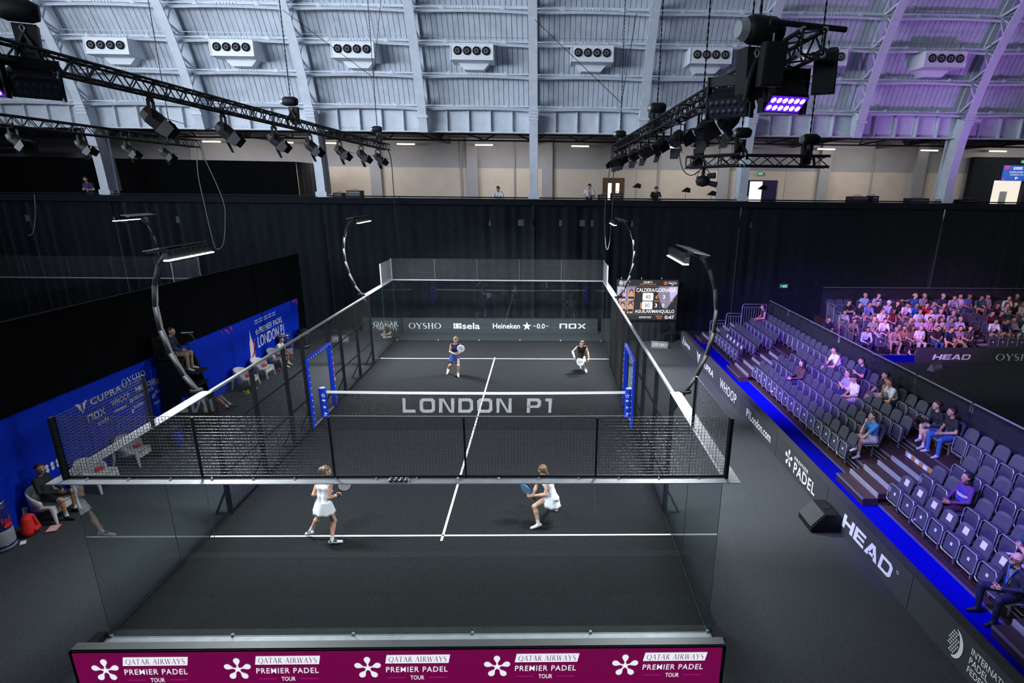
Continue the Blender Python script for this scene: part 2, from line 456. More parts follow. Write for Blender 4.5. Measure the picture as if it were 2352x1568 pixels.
def block(body, w, h, m, parent, M, u=0.0, v=0.0, shear=0.0, gap=0.2, name='lettering', lift=0.006):
    vs = []; fs = []; x = 0.0
    for c in body:
        P, gw = block_glyph(c)
        for pv, pf in P:
            o = len(vs); vs += [(a + x + shear * b, b) for a, b in pv]; fs += [tuple(i + o for i in f) for f in pf]
        x += gw + gap
    a = np.array(vs); lo = a[:, 0].min(); hi = a[:, 0].max()
    out = [((p[0] - (lo + hi) / 2) / (hi - lo) * w + u, (p[1] - 0.5) * h + v, lift) for p in vs]
    return flat(name, out, fs, m, parent, M)
ORD = ['first', 'second', 'third', 'fourth', 'fifth', 'sixth', 'seventh', 'eighth', 'ninth', 'tenth', 'eleventh', 'twelfth', 'thirteenth', 'fourteenth', 'fifteenth', 'sixteenth', 'seventeenth', 'eighteenth', 'nineteenth', 'twentieth', 'twenty-first', 'twenty-second', 'twenty-third', 'twenty-fourth', 'twenty-fifth']
# ================================================================== THE SETTING
def struct(name, mb, m, parent=None, label=None, smooth=False):
    o = mb.build(name, m, parent, smooth=smooth)
    if parent is None:
        o['kind'] = 'structure'
        if label: o['label'] = label
    return o

floor = struct('floor', MB().bb(-32, 36, -30, 13.2, -0.20, -0.004), M_CARPET, label='dark grey carpeted hall floor around the court')
turf = struct('floor_court', MB().bb(-5.02, 5.02, -10.02, 10.02, -0.003, 0.004), M_TURF, label='charcoal artificial turf of the padel court')
for nm, b in (('service_line', (-5, 5, -6.975, -6.925)), ('service_line', (-5, 5, 6.925, 6.975)), ('centre_line', (-0.025, 0.025, -7.15, -0.03)), ('centre_line', (-0.025, 0.025, 0.03, 7.15))):
    MB().bb(b[0], b[1], b[2], b[3], 0.0045, 0.008).build(nm, M_LINE, turf)
# kerb that the side fences stand on
for sx in (-1, 1):
    MB().bb(sx * 5.0, sx * 5.06, -0.95, 1.05, 0.004, 0.03).build('door_threshold', M_ALU, turf)
struct('blue_carpet_runner', MB().bb(9.03, 10.32, -14.5, 11.0, -0.003, 0.006), M_BLUECARPET, label='bright blue carpet runner in front of the seating stand')
struct('blue_carpet_runner', MB().bb(-12, 14, -17.5, -14.8, -0.003, 0.006), M_BLUECARPET, label='blue carpet runner below the gallery behind the near court end')
struct('blue_carpet_runner', MB().bb(16.5, 30, 6.6, 7.75, -0.003, 0.006), M_BLUECARPET, label='dark blue carpet in front of the far crowded stand')

# ------------------------------------------------------------------ drapes
def drape_mesh(A, B, z0, z1a, z1b, amp=0.05, fold=0.22, step=0.06, seed=0, heavy=None):
    """wavy cloth hung from A to B (xy), real thickness"""
    A = np.array(A, float); B = np.array(B, float); L = np.linalg.norm(B - A); d = (B - A) / L; nrm = np.array((-d[1], d[0]))
    n = max(2, int(L / step)); rs = np.random.RandomState(seed); ph = rs.rand(8) * 7
    t = np.linspace(0, L, n + 1)
    w = np.zeros(n + 1)
    for i in range(5):
        w += np.sin(t * 2 * PI / (fold * (1 + i * 0.73)) + ph[i]) * (0.5 if i == 0 else 0.4)
    env = 0.25 + 0.75 * (np.sin(t * 0.55 + ph[5]) * 0.5 + 0.5) ** 2
    w *= env
    zs = [0, 0.35, 0.7, 0.93, 1.0]; gain = [1.15, 1.0, 0.8, 0.5, 0.35]
    mb = MB(); vs = []
    for side in (0, -0.02):
        for k, zz in enumerate(zs):
            for i in range(n + 1):
                p = A + d * t[i] + nrm * (w[i] * amp * gain[k] + side)
                zt = z1a + (z1b - z1a) * i / n
                vs.append((p[0], p[1], z0 + (zt - z0) * zz))
    fs = []; row = n + 1; blk = row * len(zs)
    for s_ in (0, 1):
        for k in range(len(zs) - 1):
            for i in range(n):
                q = (s_ * blk + k * row + i, s_ * blk + k * row + i + 1, s_ * blk + (k + 1) * row + i + 1, s_ * blk + (k + 1) * row + i)
                fs.append(q if s_ else q[::-1])
    top = (len(zs) - 1) * row
    for i in range(n): fs.append((top + i, top + i + 1, blk + top + i + 1, blk + top + i))
    mb.add(vs, fs)
    return mb
RX = [1.66 + 5.225 * k for k in range(-6, 7)]
seams = [-31, -19.1, -8.8, 1.66, 12.1, 22.6, 35]
dl = ['black drape panel under the gallery at the far left behind the neighbouring court', 'black pleated drape panel behind the left blue wall and floodlights',
      'black pleated drape panel directly behind the left half of the far glass', 'black pleated drape panel behind the right half of the far glass and scoreboard',
      'black drape panel behind the seating stand and the crowded stand', 'black drape panel at the far right behind the crowd']
for i in range(6):
    o = drape_mesh((seams[i] + 0.02, 12.45), (seams[i + 1] - 0.02, 12.45), 0.02, 6.6, 6.6, 0.17 if i < 4 else 0.10, 0.52, 0.07, seed=i).build('black_drape', M_BLACKDRAPE, smooth=True)
    tag(o, dl[i], 'curtain', 'drapes hung from the gallery front')
    MB().bb(seams[i], seams[i + 1], 12.28, 12.32, 6.40, 6.70).build('top_band', M_BLACKDRAPE, o)
    MB().tube([(seams[i], 12.4, 6.76), (seams[i + 1], 12.4, 6.76)], 0.03).build('hanging_rail', M_BLACK, o)

# ------------------------------------------------------------------ gallery behind the drapes
struct('floor_gallery', MB().bb(-32, 36, 12.5, 20.4, 5.4, 5.7), M_DARKCEIL, label='gallery floor behind the drapes')
wb = struct('wall_back', MB().bb(-32, 36, 20.0, 20.3, 5.7, 8.35), M_CREAM, label='cream painted back wall of the gallery')
MB().bb(-32, 36, 20.0, 20.3, 8.35, 11.2).build('shaded_upper_wall', M_GREYPLASTER_SHADE, wb)  # grey stands for the girder's shadow, put into the wall colour
for x in (-18.6, -8.05, -2.2, 2.35, 13.2, 19.45, 25.4):
    MB().bb(x - 0.33, x + 0.33, 19.72, 20.0, 5.7, 10.2).build('pilaster', M_GREYPLASTER_SHADE, wb)
for x in (-2.9, 0.35, 9.2, 22.5):
    MB().tube([(x, 19.93, 5.7), (x, 19.93, 9.9)], 0.05, 6).build('drain_pipe', M_GREYPLASTER_SHADE, wb)
gc = struct('ceiling_gallery', MB().bb(-32, 36, 12.9, 20.3, 10.05, 10.2), M_DARKCEIL, label='dark ceiling over the gallery')
for x in RX:
    MB().bb(x - 0.09, x + 0.09, 13.0, 20.0, 9.72, 10.05).build('ceiling_beam', M_DARKCEIL, gc)
b = MB()
for x in np.arange(-31, 35, 2.6):
    b.bar((x, 13.4, 9.98), (x + 1.3, 16.5, 9.7), 0.06); b.bar((x + 1.3, 16.5, 9.7), (x + 2.6, 13.4, 9.98), 0.06)
b.bar((-31, 16.5, 9.68), (35, 16.5, 9.68), 0.08); b.bar((-31, 14.6, 9.85), (35, 14.6, 9.85), 0.07)
o = b.build('roof_bracing', M_DARKCEIL, gc); o['kind'] = 'stuff'
tubes = [(-17.3, 0), (-13.1, 0), (-10.6, 0), (-6.0, 0), (-1.4, 0), (4.3, 0), (9.6, 0), (14.1, 1), (19.1, 1), (25.4, 0), (29.6, 0)]
lampw = emis('warm_tube_light', (1.0, 0.86, 0.66), 6.0)
for i, (x, k) in enumerate(tubes):
    t = thing('tube_light', 'slim fluorescent tube under the gallery ceiling, %s from the left' % ORD[i], 'light', (x, 19.2, 9.62), 0, 'gallery tube lights')
    MB().bb(-0.55, 0.55, -0.06, 0.06, 0.03, 0.08).build('lamp_housing', M_GREYPLASTER_SHADE, t)
    MB().tube([(-0.52, 0, 0), (0.52, 0, 0)], 0.035, 8).build('tube', lampw, t)
    for hx in (-0.4, 0.4): MB().tube([(hx, 0, 0.08), (hx, 0, 0.44)], 0.01, 5).build('hanger_rod', M_STEEL, t)
    if i % 2 == 0:
        area_light('tube_glow', (x + 1.5, 16.6, 9.55), (x + 1.5, 19.6, 6.2), 130, 4.5, 0.2, (1.0, 0.90, 0.80))
# doors
M_BROWND = mat('brown_wood_door', (0.10, 0.045, 0.022), 0.5, noise=0.2, scale=6)
d1 = struct('door_1', MB().bb(5.78, 6.43, 19.93, 19.99, 5.7, 7.86).bb(6.45, 7.12, 19.93, 19.99, 5.7, 7.86), M_BROWND, label='brown double door with lit panes in the gallery wall')
for x in (6.22, 6.70):
    MB().bb(x - 0.11, x + 0.11, 19.90, 19.93, 6.2, 7.55).build('door_pane', emis('daylit_pane', (1.0, 0.97, 0.9), 1.3), d1)
MB().bb(5.1, 7.8, 19.95, 19.985, 5.7, 8.28).build('door_surround', M_CREAM, d1)
d2 = struct('door_2', MB().bb(14.82, 14.92, 19.88, 19.98, 5.7, 7.8).bb(16.55, 16.63, 19.88, 19.98, 5.7, 7.8).bb(14.82, 16.63, 19.88, 19.98, 7.74, 7.82), mat('navy_door', (0.02, 0.016, 0.07), 0.4), label='navy gallery door standing half open onto a bright corridor')
MB().bb(14.92, 15.72, 19.95, 19.99, 5.7, 7.74).build('lit_opening', emis('bright_corridor', (1.0, 0.93, 0.84), 1.25), d2)
MB().bb(15.74, 16.55, 19.90, 19.95, 5.7, 7.74).build('door_leaf', MATS['navy_door'], d2)
MB().bb(13.9, 17.1, 19.955, 19.985, 5.7, 8.35).build('door_surround', mat('pale_cream', (0.52, 0.47, 0.41), 0.9), d2)
ex = emis('green_exit_light', (0.05, 0.9, 0.35), 1.0)
def exit_sign(x, y, z, w, label, facing=-1):
    t = thing('exit_sign', label, 'sign', (x, y, z))
    MB().bb(-w / 2, w / 2, -0.03, 0.03, -0.1, 0.1).build('sign_box', mat('dark_green_sign', (0.02, 0.12, 0.07), 0.5, emit=(0.02, 0.25, 0.12), estr=0.4), t)
    M = frame((0, -0.032, 0), (1, 0, 0), (0, 0, 1))
    pg = emis('pale_green_light', (0.6, 1.0, 0.8), 0.9)
    polys('running_figure', [rect(-0.05, -0.06, 0.0, 0.04), stroke([(-0.01, -0.02), (0.05, -0.06)], 0.02), stroke([(-0.02, 0.01), (0.06, 0.02)], 0.02)], pg, t, M)
    polys('door_symbol', [rect(0.08, -0.06, 0.13, 0.06)], pg, t, M); polys('arrow', [stroke([(-0.16, 0), (-0.09, 0)], 0.03)], pg, t, M)
    return t
exit_sign(15.45, 19.8, 8.2, 0.34, 'small green exit sign above the navy gallery door')
# black hung box on the gallery, far left
bx = drape_mesh((-31, 15.0), (-10.9, 15.0), 5.72, 8.55, 8.42, 0.03, 0.5, 0.25, 9).build('black_screen', M_DEEPBLACK, smooth=True)
tag(bx, 'tall black cloth screen standing on the gallery at the left', 'screen')
drape_mesh((-10.9, 15.0), (-10.6, 18.5), 5.72, 8.42, 8.40, 0.03, 0.5, 0.25, 10).build('side_cloth', M_BLACKDRAPE, bx)
# black entrance booth, far right of the gallery
bo = thing('entrance_booth', 'black entrance booth at the right end of the gallery with a lit doorway', 'booth', (0, 0, 0))
MB().bb(28.5, 30.0, 19.5, 19.9, 5.7, 9.3).bb(31.98, 36, 19.5, 19.9, 5.7, 9.3).bb(30.0, 31.98, 19.5, 19.9, 7.95, 9.3).build('black_wall', M_BLACKDRAPE, bo)
MB().bb(30.0, 31.98, 19.85, 19.9, 5.7, 7.95).build('lit_doorway', emis('lit_room', (1.0, 0.90, 0.78), 0.95), bo)
MB().bb(30.75, 31.15, 19.75, 19.84, 5.7, 7.3).build('grey_door', M_GREYPLASTER_SHADE, bo)
sg = thing('screen_sign', 'blue lit screen sign reading PLAYER ACCESS TO COURTS 2, 3 & 4 above the booth doorway', 'sign', (31.27, 19.40, 8.38))
MB().bb(-0.90, 0.90, 0.0, 0.08, -0.45, 0.45).build('screen_panel', emis('blue_screen', (0.01, 0.10, 0.55), 0.9), sg)
M = frame((0, -0.004, 0), (1, 0, 0), (0, 0, 1)); ew = emis('white_screen_text', (1, 1, 1), 0.9)
lettering('PLAYER ACCESS TO', 1.0, 0.10, ew, sg, M, 0, 0.06, bold=0.01)
lettering('COURTS 2, 3 & 4', 0.9, 0.10, ew, sg, M, 0, -0.10, bold=0.01)
polys('arrow', [stroke([(-0.1, -0.28), (0.1, -0.28)], 0.05), stroke([(-0.02, -0.20), (-0.1, -0.28), (-0.02, -0.36)], 0.04)], ew, sg, M)
polys('tower_logo', [rect(-0.3, 0.2, -0.22, 0.36), rect(-0.18, 0.22, 0.25, 0.27), rect(-0.18, 0.30, 0.25, 0.35)], ew, sg, M)
ep = emis('magenta_screen', (0.75, 0.02, 0.35), 0.8); eo = emis('orange_screen', (0.9, 0.3, 0.03), 0.8)
for rr_ in (rect(-0.88, 0.25, -0.6, 0.44), rect(0.6, -0.44, 0.88, -0.25), rect(-0.88, -0.44, -0.75, -0.3)): polys('corner_pattern', [rr_], ep, sg, M, 0.003)
polys('corner_pattern', [rect(0.62, 0.25, 0.88, 0.44)], eo, sg, M, 0.003)
exit_sign(31.5, 19.40, 9.05, 0.34, 'green exit sign at the top of the black booth')

# ------------------------------------------------------------------ barrel roof
CY, CZ, RR = -1.53, 6.89, 13.89
def arc(th, off=0.0, x=0.0):
    t = math.radians(th)
    return Vector((x, CY + (RR + off) * math.cos(t), CZ + (RR + off) * math.sin(t)))
def shell(th0, th1, off, x0, x1, n, thick=0.06):
    mb = MB(); vs = []; fs = []
    for i in range(n + 1):
        th = th0 + (th1 - th0) * i / n
        for o_, x in ((off, x0), (off, x1), (off + thick, x1), (off + thick, x0)):
            vs.append(arc(th, o_, x))
    for i in range(n):
        for j in range(4):
            fs.append((4 * i + j, 4 * i + (j + 1) % 4, 4 * i + 4 + (j + 1) % 4, 4 * i + 4 + j))
    fs.append((0, 3, 2, 1)); fs.append((4 * n, 4 * n + 1, 4 * n + 2, 4 * n + 3))
    return mb.add(vs, fs)
X0, X1 = RX[0], RX[-1]
ceil_ = struct('ceiling', shell(16.2, 63, 1.10, X0, X1, 24), mat('roof_backing', (0.10, 0.11, 0.125), 0.9), label='white boarded barrel roof of the hall', smooth=False)
struct('ceiling_near', shell(117, 164, 1.0, X0, X1, 20), M_PLANK, label='near half of the white barrel roof')
w1 = struct('window_1', shell(63, 117, 1.05, X0, X1, 12, 0.02), GLASS, label='glazed crown of the barrel roof')
for x in RX:
    b = MB(); pts = [arc(63 + 54 * i / 10, 0.95, x) for i in range(11)]
    for i in range(10): b.bar(pts[i], pts[i + 1], 0.12, 0.2)
    b.build('glazing_bar', M_WHITEIRON, w1)
TH = [15.8, 21.3, 26.6, 31.9, 37.2, 42.6, 50, 63]
b = MB(); rs = np.random.RandomState(3)
for bi in range(len(RX) - 1):
    n = 22; w = 5.225 / n
    for r in range(len(TH) - 1):
        for k in range(n):
            xa = RX[bi] + k * w + 0.011; xb = RX[bi] + (k + 1) * w - 0.011
            of = 1.02 + rs.rand() * 0.018; vs = []; fs = []; sg_ = 3
            for i in range(sg_ + 1):
                th = TH[r] + 0.05 + (TH[r + 1] - TH[r] - 0.1) * i / sg_
                vs += [arc(th, of + 0.08, xa), arc(th, of, xa), arc(th, of, xb), arc(th, of + 0.08, xb)]
            for i in range(sg_):
                for j in range(3): fs.append((4 * i + j, 4 * i + j + 1, 4 * i + 5 + j, 4 * i + 4 + j))
            b.add(vs, fs)
o = b.build('boarding', M_PLANK, ceil_); o['kind'] = 'stuff'
# purlins: straight rod with bolt clusters above a shallow curved flange
bolts = MB()
for r in (0, 1, 2, 3, 4, 5):
    for bi in range(len(RX) - 1):
        xa, xb = RX[bi], RX[bi + 1]; th = TH[r]
        b = MB()
        rod0 = arc(th + 0.35, 0.62, xa); rod1 = arc(th + 0.35, 0.62, xb)
        b.bar(rod0, rod1, 0.05, 0.05)
        n = 8; pts = []
        for i in range(n + 1):
            u = i / n; sag = 0.16 * (1 - (2 * u - 1) ** 2)
            pts.append(arc(th - 0.15 + sag * 1.6, 0.52, xa + (xb - xa) * u))
        for i in range(n): b.bar(pts[i], pts[i + 1], 0.16, 0.09, up=(0, -0.6, 1))
        b.bar(arc(th + 0.1, 0.95, xa), arc(th + 0.1, 0.95, xb), 0.10, 0.07)
        b.build('purlin', M_WHITEIRON, ceil_)
        for u in (0.25, 0.75):
            c = arc(th + 0.35, 0.60, xa + (xb - xa) * u); bolts.box(c, (0.22, 0.06, 0.10)); bolts.box(c, (0.10, 0.08, 0.20))
        for k in range(7):
            c = arc(th + 0.35, 0.60, xa + (xb - xa) * (0.42 + 0.026 * k)); bolts.box(c, (0.06, 0.07, 0.10 if k % 2 else 0.06))
o = bolts.build('purlin_plates', M_WHITEIRON, ceil_); o['kind'] = 'stuff'

# ribs
def rib(x, main, i):
    t = thing('roof_rib', ('white arch rib with a column down to the gallery, %s such rib from left' if main else 'white arch rib ending at the girder, %s such rib from left') % ORD[i - 1], 'roof rib', (x, 0, 0), 0, 'arch ribs of the barrel roof')
    th0 = 0.0 if main else 11.7
    n = 26; ths = [th0 + (63 - th0) * k / n for k in range(n + 1)]
    b = MB()
    w = 0.40
    for k in range(n):
        b.bar(arc(ths[k], 0.03), arc(ths[k + 1], 0.03), w, 0.06, up=(arc(ths[k], 1) - arc(ths[k], 0)))
    if main: b.bb(-w / 2, w / 2, 12.33, 12.42, 6.45, 6.92)
    b.build('inner_flange', M_WHITEIRON, t)
    b = MB()
    for k in range(n):
        b.bar(arc(ths[k], 0.92), arc(ths[k + 1], 0.92), 0.34, 0.10, up=(arc(ths[k], 1) - arc(ths[k], 0)))
    b.build('outer_flange', M_PLANK, t)
    if main:                      # plated column below the girder
        b = MB(); n2 = 8
        for k in range(n2):
            a0, a1 = 15.0 * k / n2, 15.0 * (k + 1) / n2
            for sx in (-0.13, 0.13):
                b.add([arc(a0, 0.05, sx - 0.01), arc(a0, 0.75, sx - 0.01), arc(a1, 0.75, sx - 0.01), arc(a1, 0.05, sx - 0.01), arc(a0, 0.05, sx + 0.01), arc(a0, 0.75, sx + 0.01), arc(a1, 0.75, sx + 0.01), arc(a1, 0.05, sx + 0.01)], [(0, 3, 2, 1), (4, 5, 6, 7), (0, 1, 5, 4), (2, 3, 7, 6)])
        b.bb(-0.2, 0.2, 13.05, 13.12, 5.7, 9.9)
        b.build('column_plates', M_WHITEIRON, t)
        b = MB()
        for k in range(4):
            b.bar(arc(14.4 + k * 0.55, -0.02, -0.23), arc(14.4 + k * 0.55, -0.02, 0.23), 0.05, 0.07)
        b.build('collar', M_WHITEIRON, t)
        MB().bb(-0.27, 0.27, 12.31, 12.45, 6.72, 6.95).build('base_plate', M_WHITEIRON, t)
    else:
        b = MB(); b.add([arc(16, 0.06, -0.17), arc(11.7, 0.06, -0.17), arc(11.9, 0.5, -0.17), arc(16, 0.75, -0.17), arc(16, 0.06, 0.17), arc(11.7, 0.06, 0.17), arc(11.9, 0.5, 0.17), arc(16, 0.75, 0.17)], [(0, 1, 2, 3), (4, 7, 6, 5), (0, 4, 5, 1), (1, 5, 6, 2), (2, 6, 7, 3), (3, 7, 4, 0)])
        b.build('foot_plate', M_WHITEIRON, t)
        MB().bar(arc(14.6, 0.0, -0.26), arc(14.6, 0.0, 0.26), 0.12, 0.12).build('clamp_collar', M_WHITEIRON, t)
    nodes = [15.6] + TH[1:]
    for k in range(len(nodes) - 2):
        a0, a1 = nodes[k], nodes[k + 1]; mid = (a0 + a1) / 2
        for sx in (-0.12, 0.12):
            MB().bar(arc(a0, 0.9, sx), arc(mid + 0.6, 0.06, sx), 0.05, 0.09).build('lattice_bar', M_WHITEIRON, t)
            MB().bar(arc(mid + 0.6, 0.06, sx), arc(a1, 0.9, sx), 0.04, 0.06).build('lattice_bar', M_WHITEIRON, t)
        MB().bar(arc(a1, 0.08), arc(a1, 0.9), 0.30, 0.05).build('lattice_strut', M_WHITEIRON, t)
    return t
mi = ni = 0
for k, x in enumerate(RX):
    main = (k % 2 == 0)
    if main: mi += 1
    else: ni += 1
    rib(x, main, mi if main else ni)
# plate girder along the springing
gd = thing('plate_girder', 'long white riveted plate girder running along the gallery edge', 'girder')
MB().bb(X0, X1, 12.74, 12.78, 9.80, 10.95).build('web_plate', M_WHITEIRON, gd)
MB().bb(X0, X1, 12.52, 12.95, 9.76, 9.81).build('bottom_flange', M_WHITEIRON, gd)
MB().bb(X0, X1, 12.48, 12.95, 10.93, 10.98).build('top_flange', M_WHITEIRON, gd)
st = MB().bb(-0.03, 0.03, -0.17, 0, -0.57, 0.57).build('stiffener', M_WHITEIRON, gd, loc=(RX[0] + 1.0, 12.74, 10.37))
for x in RX[:-1]:
    for k, u in enumerate((0.2, 0.4, 0.6, 0.8)):
        if x == RX[0] and k == 0: continue
        c = st.copy(); COL.objects.link(c); c.parent = gd; c.location = (x + 5.225 * u, 12.74, 10.37)
b = MB()
for x in np.arange(-24, 28, 0.13):
    for z, dx in ((9.88, 0), (9.94, 0.06), (10.87, 0)):
        c = (x + dx, 12.735, z); r = 0.022
        b.add([(c[0] - r, c[1], c[2] - r), (c[0] + r, c[1], c[2] - r), (c[0] + r, c[1], c[2] + r), (c[0] - r, c[1], c[2] + r), (c[0], c[1] - 0.02, c[2])], [(0, 1, 4), (1, 2, 4), (2, 3, 4), (3, 0, 4)])
o = b.build('rivets', M_WHITEIRON, gd); o['kind'] = 'stuff'
w2 = struct('window_2', MB().bb(-29.3, -29.26, -14, 11, 8.5, 19.5), emis('bright_gable_glass', (0.76, 0.87, 1.0), 0.6), label='glazed gable at the left end of the hall')
for y in range(-14, 12, 3): MB().bb(-29.25, -29.1, y - 0.06, y + 0.06, 8.5, 19.5).build('mullion', M_WHITEIRON, w2)
# tie wire and thin cables across the roof
tag(MB().tube([(X0, 11.0, 13.62), (0, 11.0, 13.55), (X1, 11.0, 13.62)], 0.012, 4).build('tie_wire', M_STEEL), 'thin steel tie wire strung along the roof above the air units', 'wire')

# air handling boxes with four round jet nozzles
def jet_unit():
    t = thing('air_unit', 'x', 'air unit')
    MB().bb(-0.95, 0.95, 0, 1.35, -0.33, 0.33).build('housing', mat('white_sheet_metal', (0.74, 0.77, 0.82), 0.5), t)
    b = MB()
    for a, c in (((-0.95, -0.33), (0.95, -0.29)), ((-0.95, 0.29), (0.95, 0.33)), ((-0.95, -0.29), (-0.91, 0.29)), ((0.91, -0.29), (0.95, 0.29))):
        b.bb(a[0], c[0], -0.02, 0, a[1], c[1])
    b.build('front_rim', MATS['white_sheet_metal'], t)
    b = MB(); b.prism([(-0.7, -0.33), (0.7, -0.33), (0.45, -0.60), (-0.45, -0.60)], lambda u, v, q: (u, q, v), 0.75, 1.35); b.build('duct', MATS['white_sheet_metal'], t)
    for k in range(4):
        x = -0.63 + k * 0.42
        nz = MB().lathe([(0.17, 0.01), (0.175, -0.05), (0.15, -0.07), (0.14, -0.03), (0.135, 0.0)], (x, 0, 0.03), 18, axis='Y').build('nozzle', M_BLACKRUB, t)
        b = MB()
        for r in (0.10, 0.055):
            b.tube([(x + r * math.cos(q * PI / 6), -0.05, 0.03 + r * math.sin(q * PI / 6)) for q in range(12)], 0.012, 5, closed=True)
        b.build('nozzle_rings', mat('mid_grey_metal', (0.25, 0.26, 0.28), 0.4), nz)
    for x in (-0.75, 0.75):
        MB().tube([(x, 0.3, 0.33), (x, 0.3, 1.3)], 0.012, 4).build('hanger_rod', M_STEEL, t)
    return t
ju = jet_unit(); cxs = [-16.95, -11.55, -6.3, -1.05, 4.3, 9.62, 14.85, 20.3]
for i, x in enumerate(cxs):
    l = 'white air unit with four round black nozzles, %s from the left' % ORD[i]
    if i == 0:
        ju.location = (x, 11.0, 12.98); ju['label'] = l; ju['group'] = 'air units under the roof'
    else: copy_tree(ju, None, (x, 11.0, 12.98), None, l, 'air units under the roof')

# ------------------------------------------------------------------ walls left and right of the court
bw = thing('blue_wall', 'long royal blue advertising wall along the left side of the court', 'wall', (0, 0, 0))
b = MB(); b.prism([(-12.0, 0), (9.35, 0), (9.62, 2.17), (-12.0, 2.46)], lambda u, v, q: (q, u, v), -9.52, -9.44); b.build('panel', M_BLUEWALL, bw)
for y in (-7.2, -1.0, 4.2):
    MB().bb(-9.437, -9.432, y - 0.006, y + 0.006, 0.02, 2.1).build('panel_seam', mat('dark_seam', (0.003, 0.012, 0.12), 0.8), bw)
dr = drape_mesh((-9.62, -12.0), (-9.62, 10.72), 0.02, 4.45, 4.1, 0.03, 0.6, 0.15, 21).build('black_drape', M_DEEPBLACK, smooth=True)
tag(dr, 'long black drape wall behind the blue advertising wall', 'curtain')
MB().tube([(-9.63, -12, 4.46), (-9.63, 10.72, 4.11)], 0.018).build('top_pole', M_BLACK, dr)
b = MB(); b.bb(-9.88, -9.80, -12, 9.4, 0, 2.2)
tag(b.build('blue_wall_reverse', M_BLUEWALL), 'blue wall facing the neighbouring court on the left', 'wall')

# LED board in front of the near glass
led = thing('led_board', 'burgundy lit advertising board with repeated tour logos in front of the near glass', 'advertising board', (0, -11.2, 0))
MB().bb(-4.62, 4.90, 0.0, 0.14, 0.0, 0.86).build('cabinet', M_BLACK, led)
MB().bb(-4.60, 4.88, 0.02, 0.16, 0.86, 0.875).build('top_cap', mat('grey_top_cap', (0.10, 0.105, 0.11), 0.5), led)
def stripes_mat():
    m = mat('burgundy_screen', (0, 0, 0), 0.5, emit=(0.155, 0.002, 0.062), estr=0.95)
    nt = m.node_tree; b = nt.nodes['Principled BSDF']
    tc = nt.nodes.new('ShaderNodeTexCoord'); w = nt.nodes.new('ShaderNodeTexWave'); w.bands_direction = 'Z'
    w.inputs['Scale'].default_value = 9; w.inputs['Distortion'].default_value = 3.0; w.inputs['Detail'].default_value = 1
    mr = nt.nodes.new('ShaderNodeMapRange'); mr.inputs['To Min'].default_value = 0.85; mr.inputs['To Max'].default_value = 1.1
    nt.links.new(tc.outputs['Object'], w.inputs['Vector']); nt.links.new(w.outputs['Fac'], mr.inputs['Value']); nt.links.new(mr.outputs['Result'], b.inputs['Emission Strength'])
    return m
MB().bb(-4.56, 4.84, -0.02, 0.0, 0.03, 0.83).build('screen', stripes_mat(), led)
lw = emis('white_led', (0.86, 0.88, 0.98), 0.95); lr = emis('burgundy_led', (0.13, 0.002, 0.055), 0.9); lp = emis('pink_led', (0.5, 0.02, 0.25), 0.9)
M = frame((0, -0.021, 0), (1, 0, 0), (0, 0, 1))
for cx in (-4.05, -2.16, -0.28, 1.61, 3.50):
    polys('flower_logo', flower(cx - 0.09, 0.54, 0.20), lw, led, M, 0.004)
    x0 = cx + 0.19
    polys('name_plate', [([(x0 - 0.02, 0.62), (x0 + 0.90, 0.62), (x0 + 0.93, 0.77), (x0 + 0.01, 0.77)], [(0, 1, 2, 3)])], lw, led, M, 0.004)
    serif('QATAR AIRWAYS', 0.84, 0.095, lr, led, M, x0 + 0.455, 0.695, shear=0.18, lift=0.008)
    lettering('PREMIER PADEL', 0.90, 0.095, lw, led, M, x0 + 0.43, 0.51, shear=0.08, bold=0.008, spacing=1.15)
    lettering('TOUR', 0.20, 0.075, lw, led, M, x0 + 0.43, 0.36, shear=0.08, bold=0.008)
    polys('thin_rule', [rect(x0 + 0.0, 0.357, x0 + 0.26, 0.366), rect(x0 + 0.60, 0.357, x0 + 0.86, 0.366)], lp, led, M, 0.005)
# ================================================================== COURT ENCLOSURE
def pane(p0, p1, z0, z1, parent, t=0.010):
    """glass pane between two xy points"""
    p0 = Vector((*p0, 0)); p1 = Vector((*p1, 0)); d = (p1 - p0).normalized(); n = Vector((-d.y, d.x, 0)) * t / 2
    g = d * 0.0015
    a, c = p0 + g, p1 - g
    vs = [a - n, c - n, c + n, a + n]
    vs = [v + Vector((0, 0, z0)) for v in vs] + [v + Vector((0, 0, z1)) for v in vs]
    mb = MB(); mb.add(vs, [(0, 1, 5, 4), (2, 3, 7, 6)], 0); mb.add(vs, [(0, 3, 2, 1), (4, 5, 6, 7), (1, 2, 6, 5), (3, 0, 4, 7)], 1)
    return mb.build('glass_pane', [GLASS, M_GLASSEDGE], parent)
def wire_grid(p0, p1, z0, z1, su, sv, w, parent, m, name='wire_mesh'):
    p0 = Vector((*p0, 0)); p1 = Vector((*p1, 0)); L = (p1 - p0).length; d = (p1 - p0) / L
    b = MB(); n = int(L / su)
    up = Vector((0, 0, 1))
    for i in range(n + 1):
        p = p0 + d * (L * i / n)
        b.bar(p + up * z0, p + up * z1, w, w, up=d)
    k = int((z1 - z0) / sv)
    for i in range(k + 1):
        z = z0 + (z1 - z0) * i / k
        b.bar(p0 + up * z, p1 + up * z, w, w)
    o = b.build(name, m, parent); o['kind'] = 'stuff'
    return o
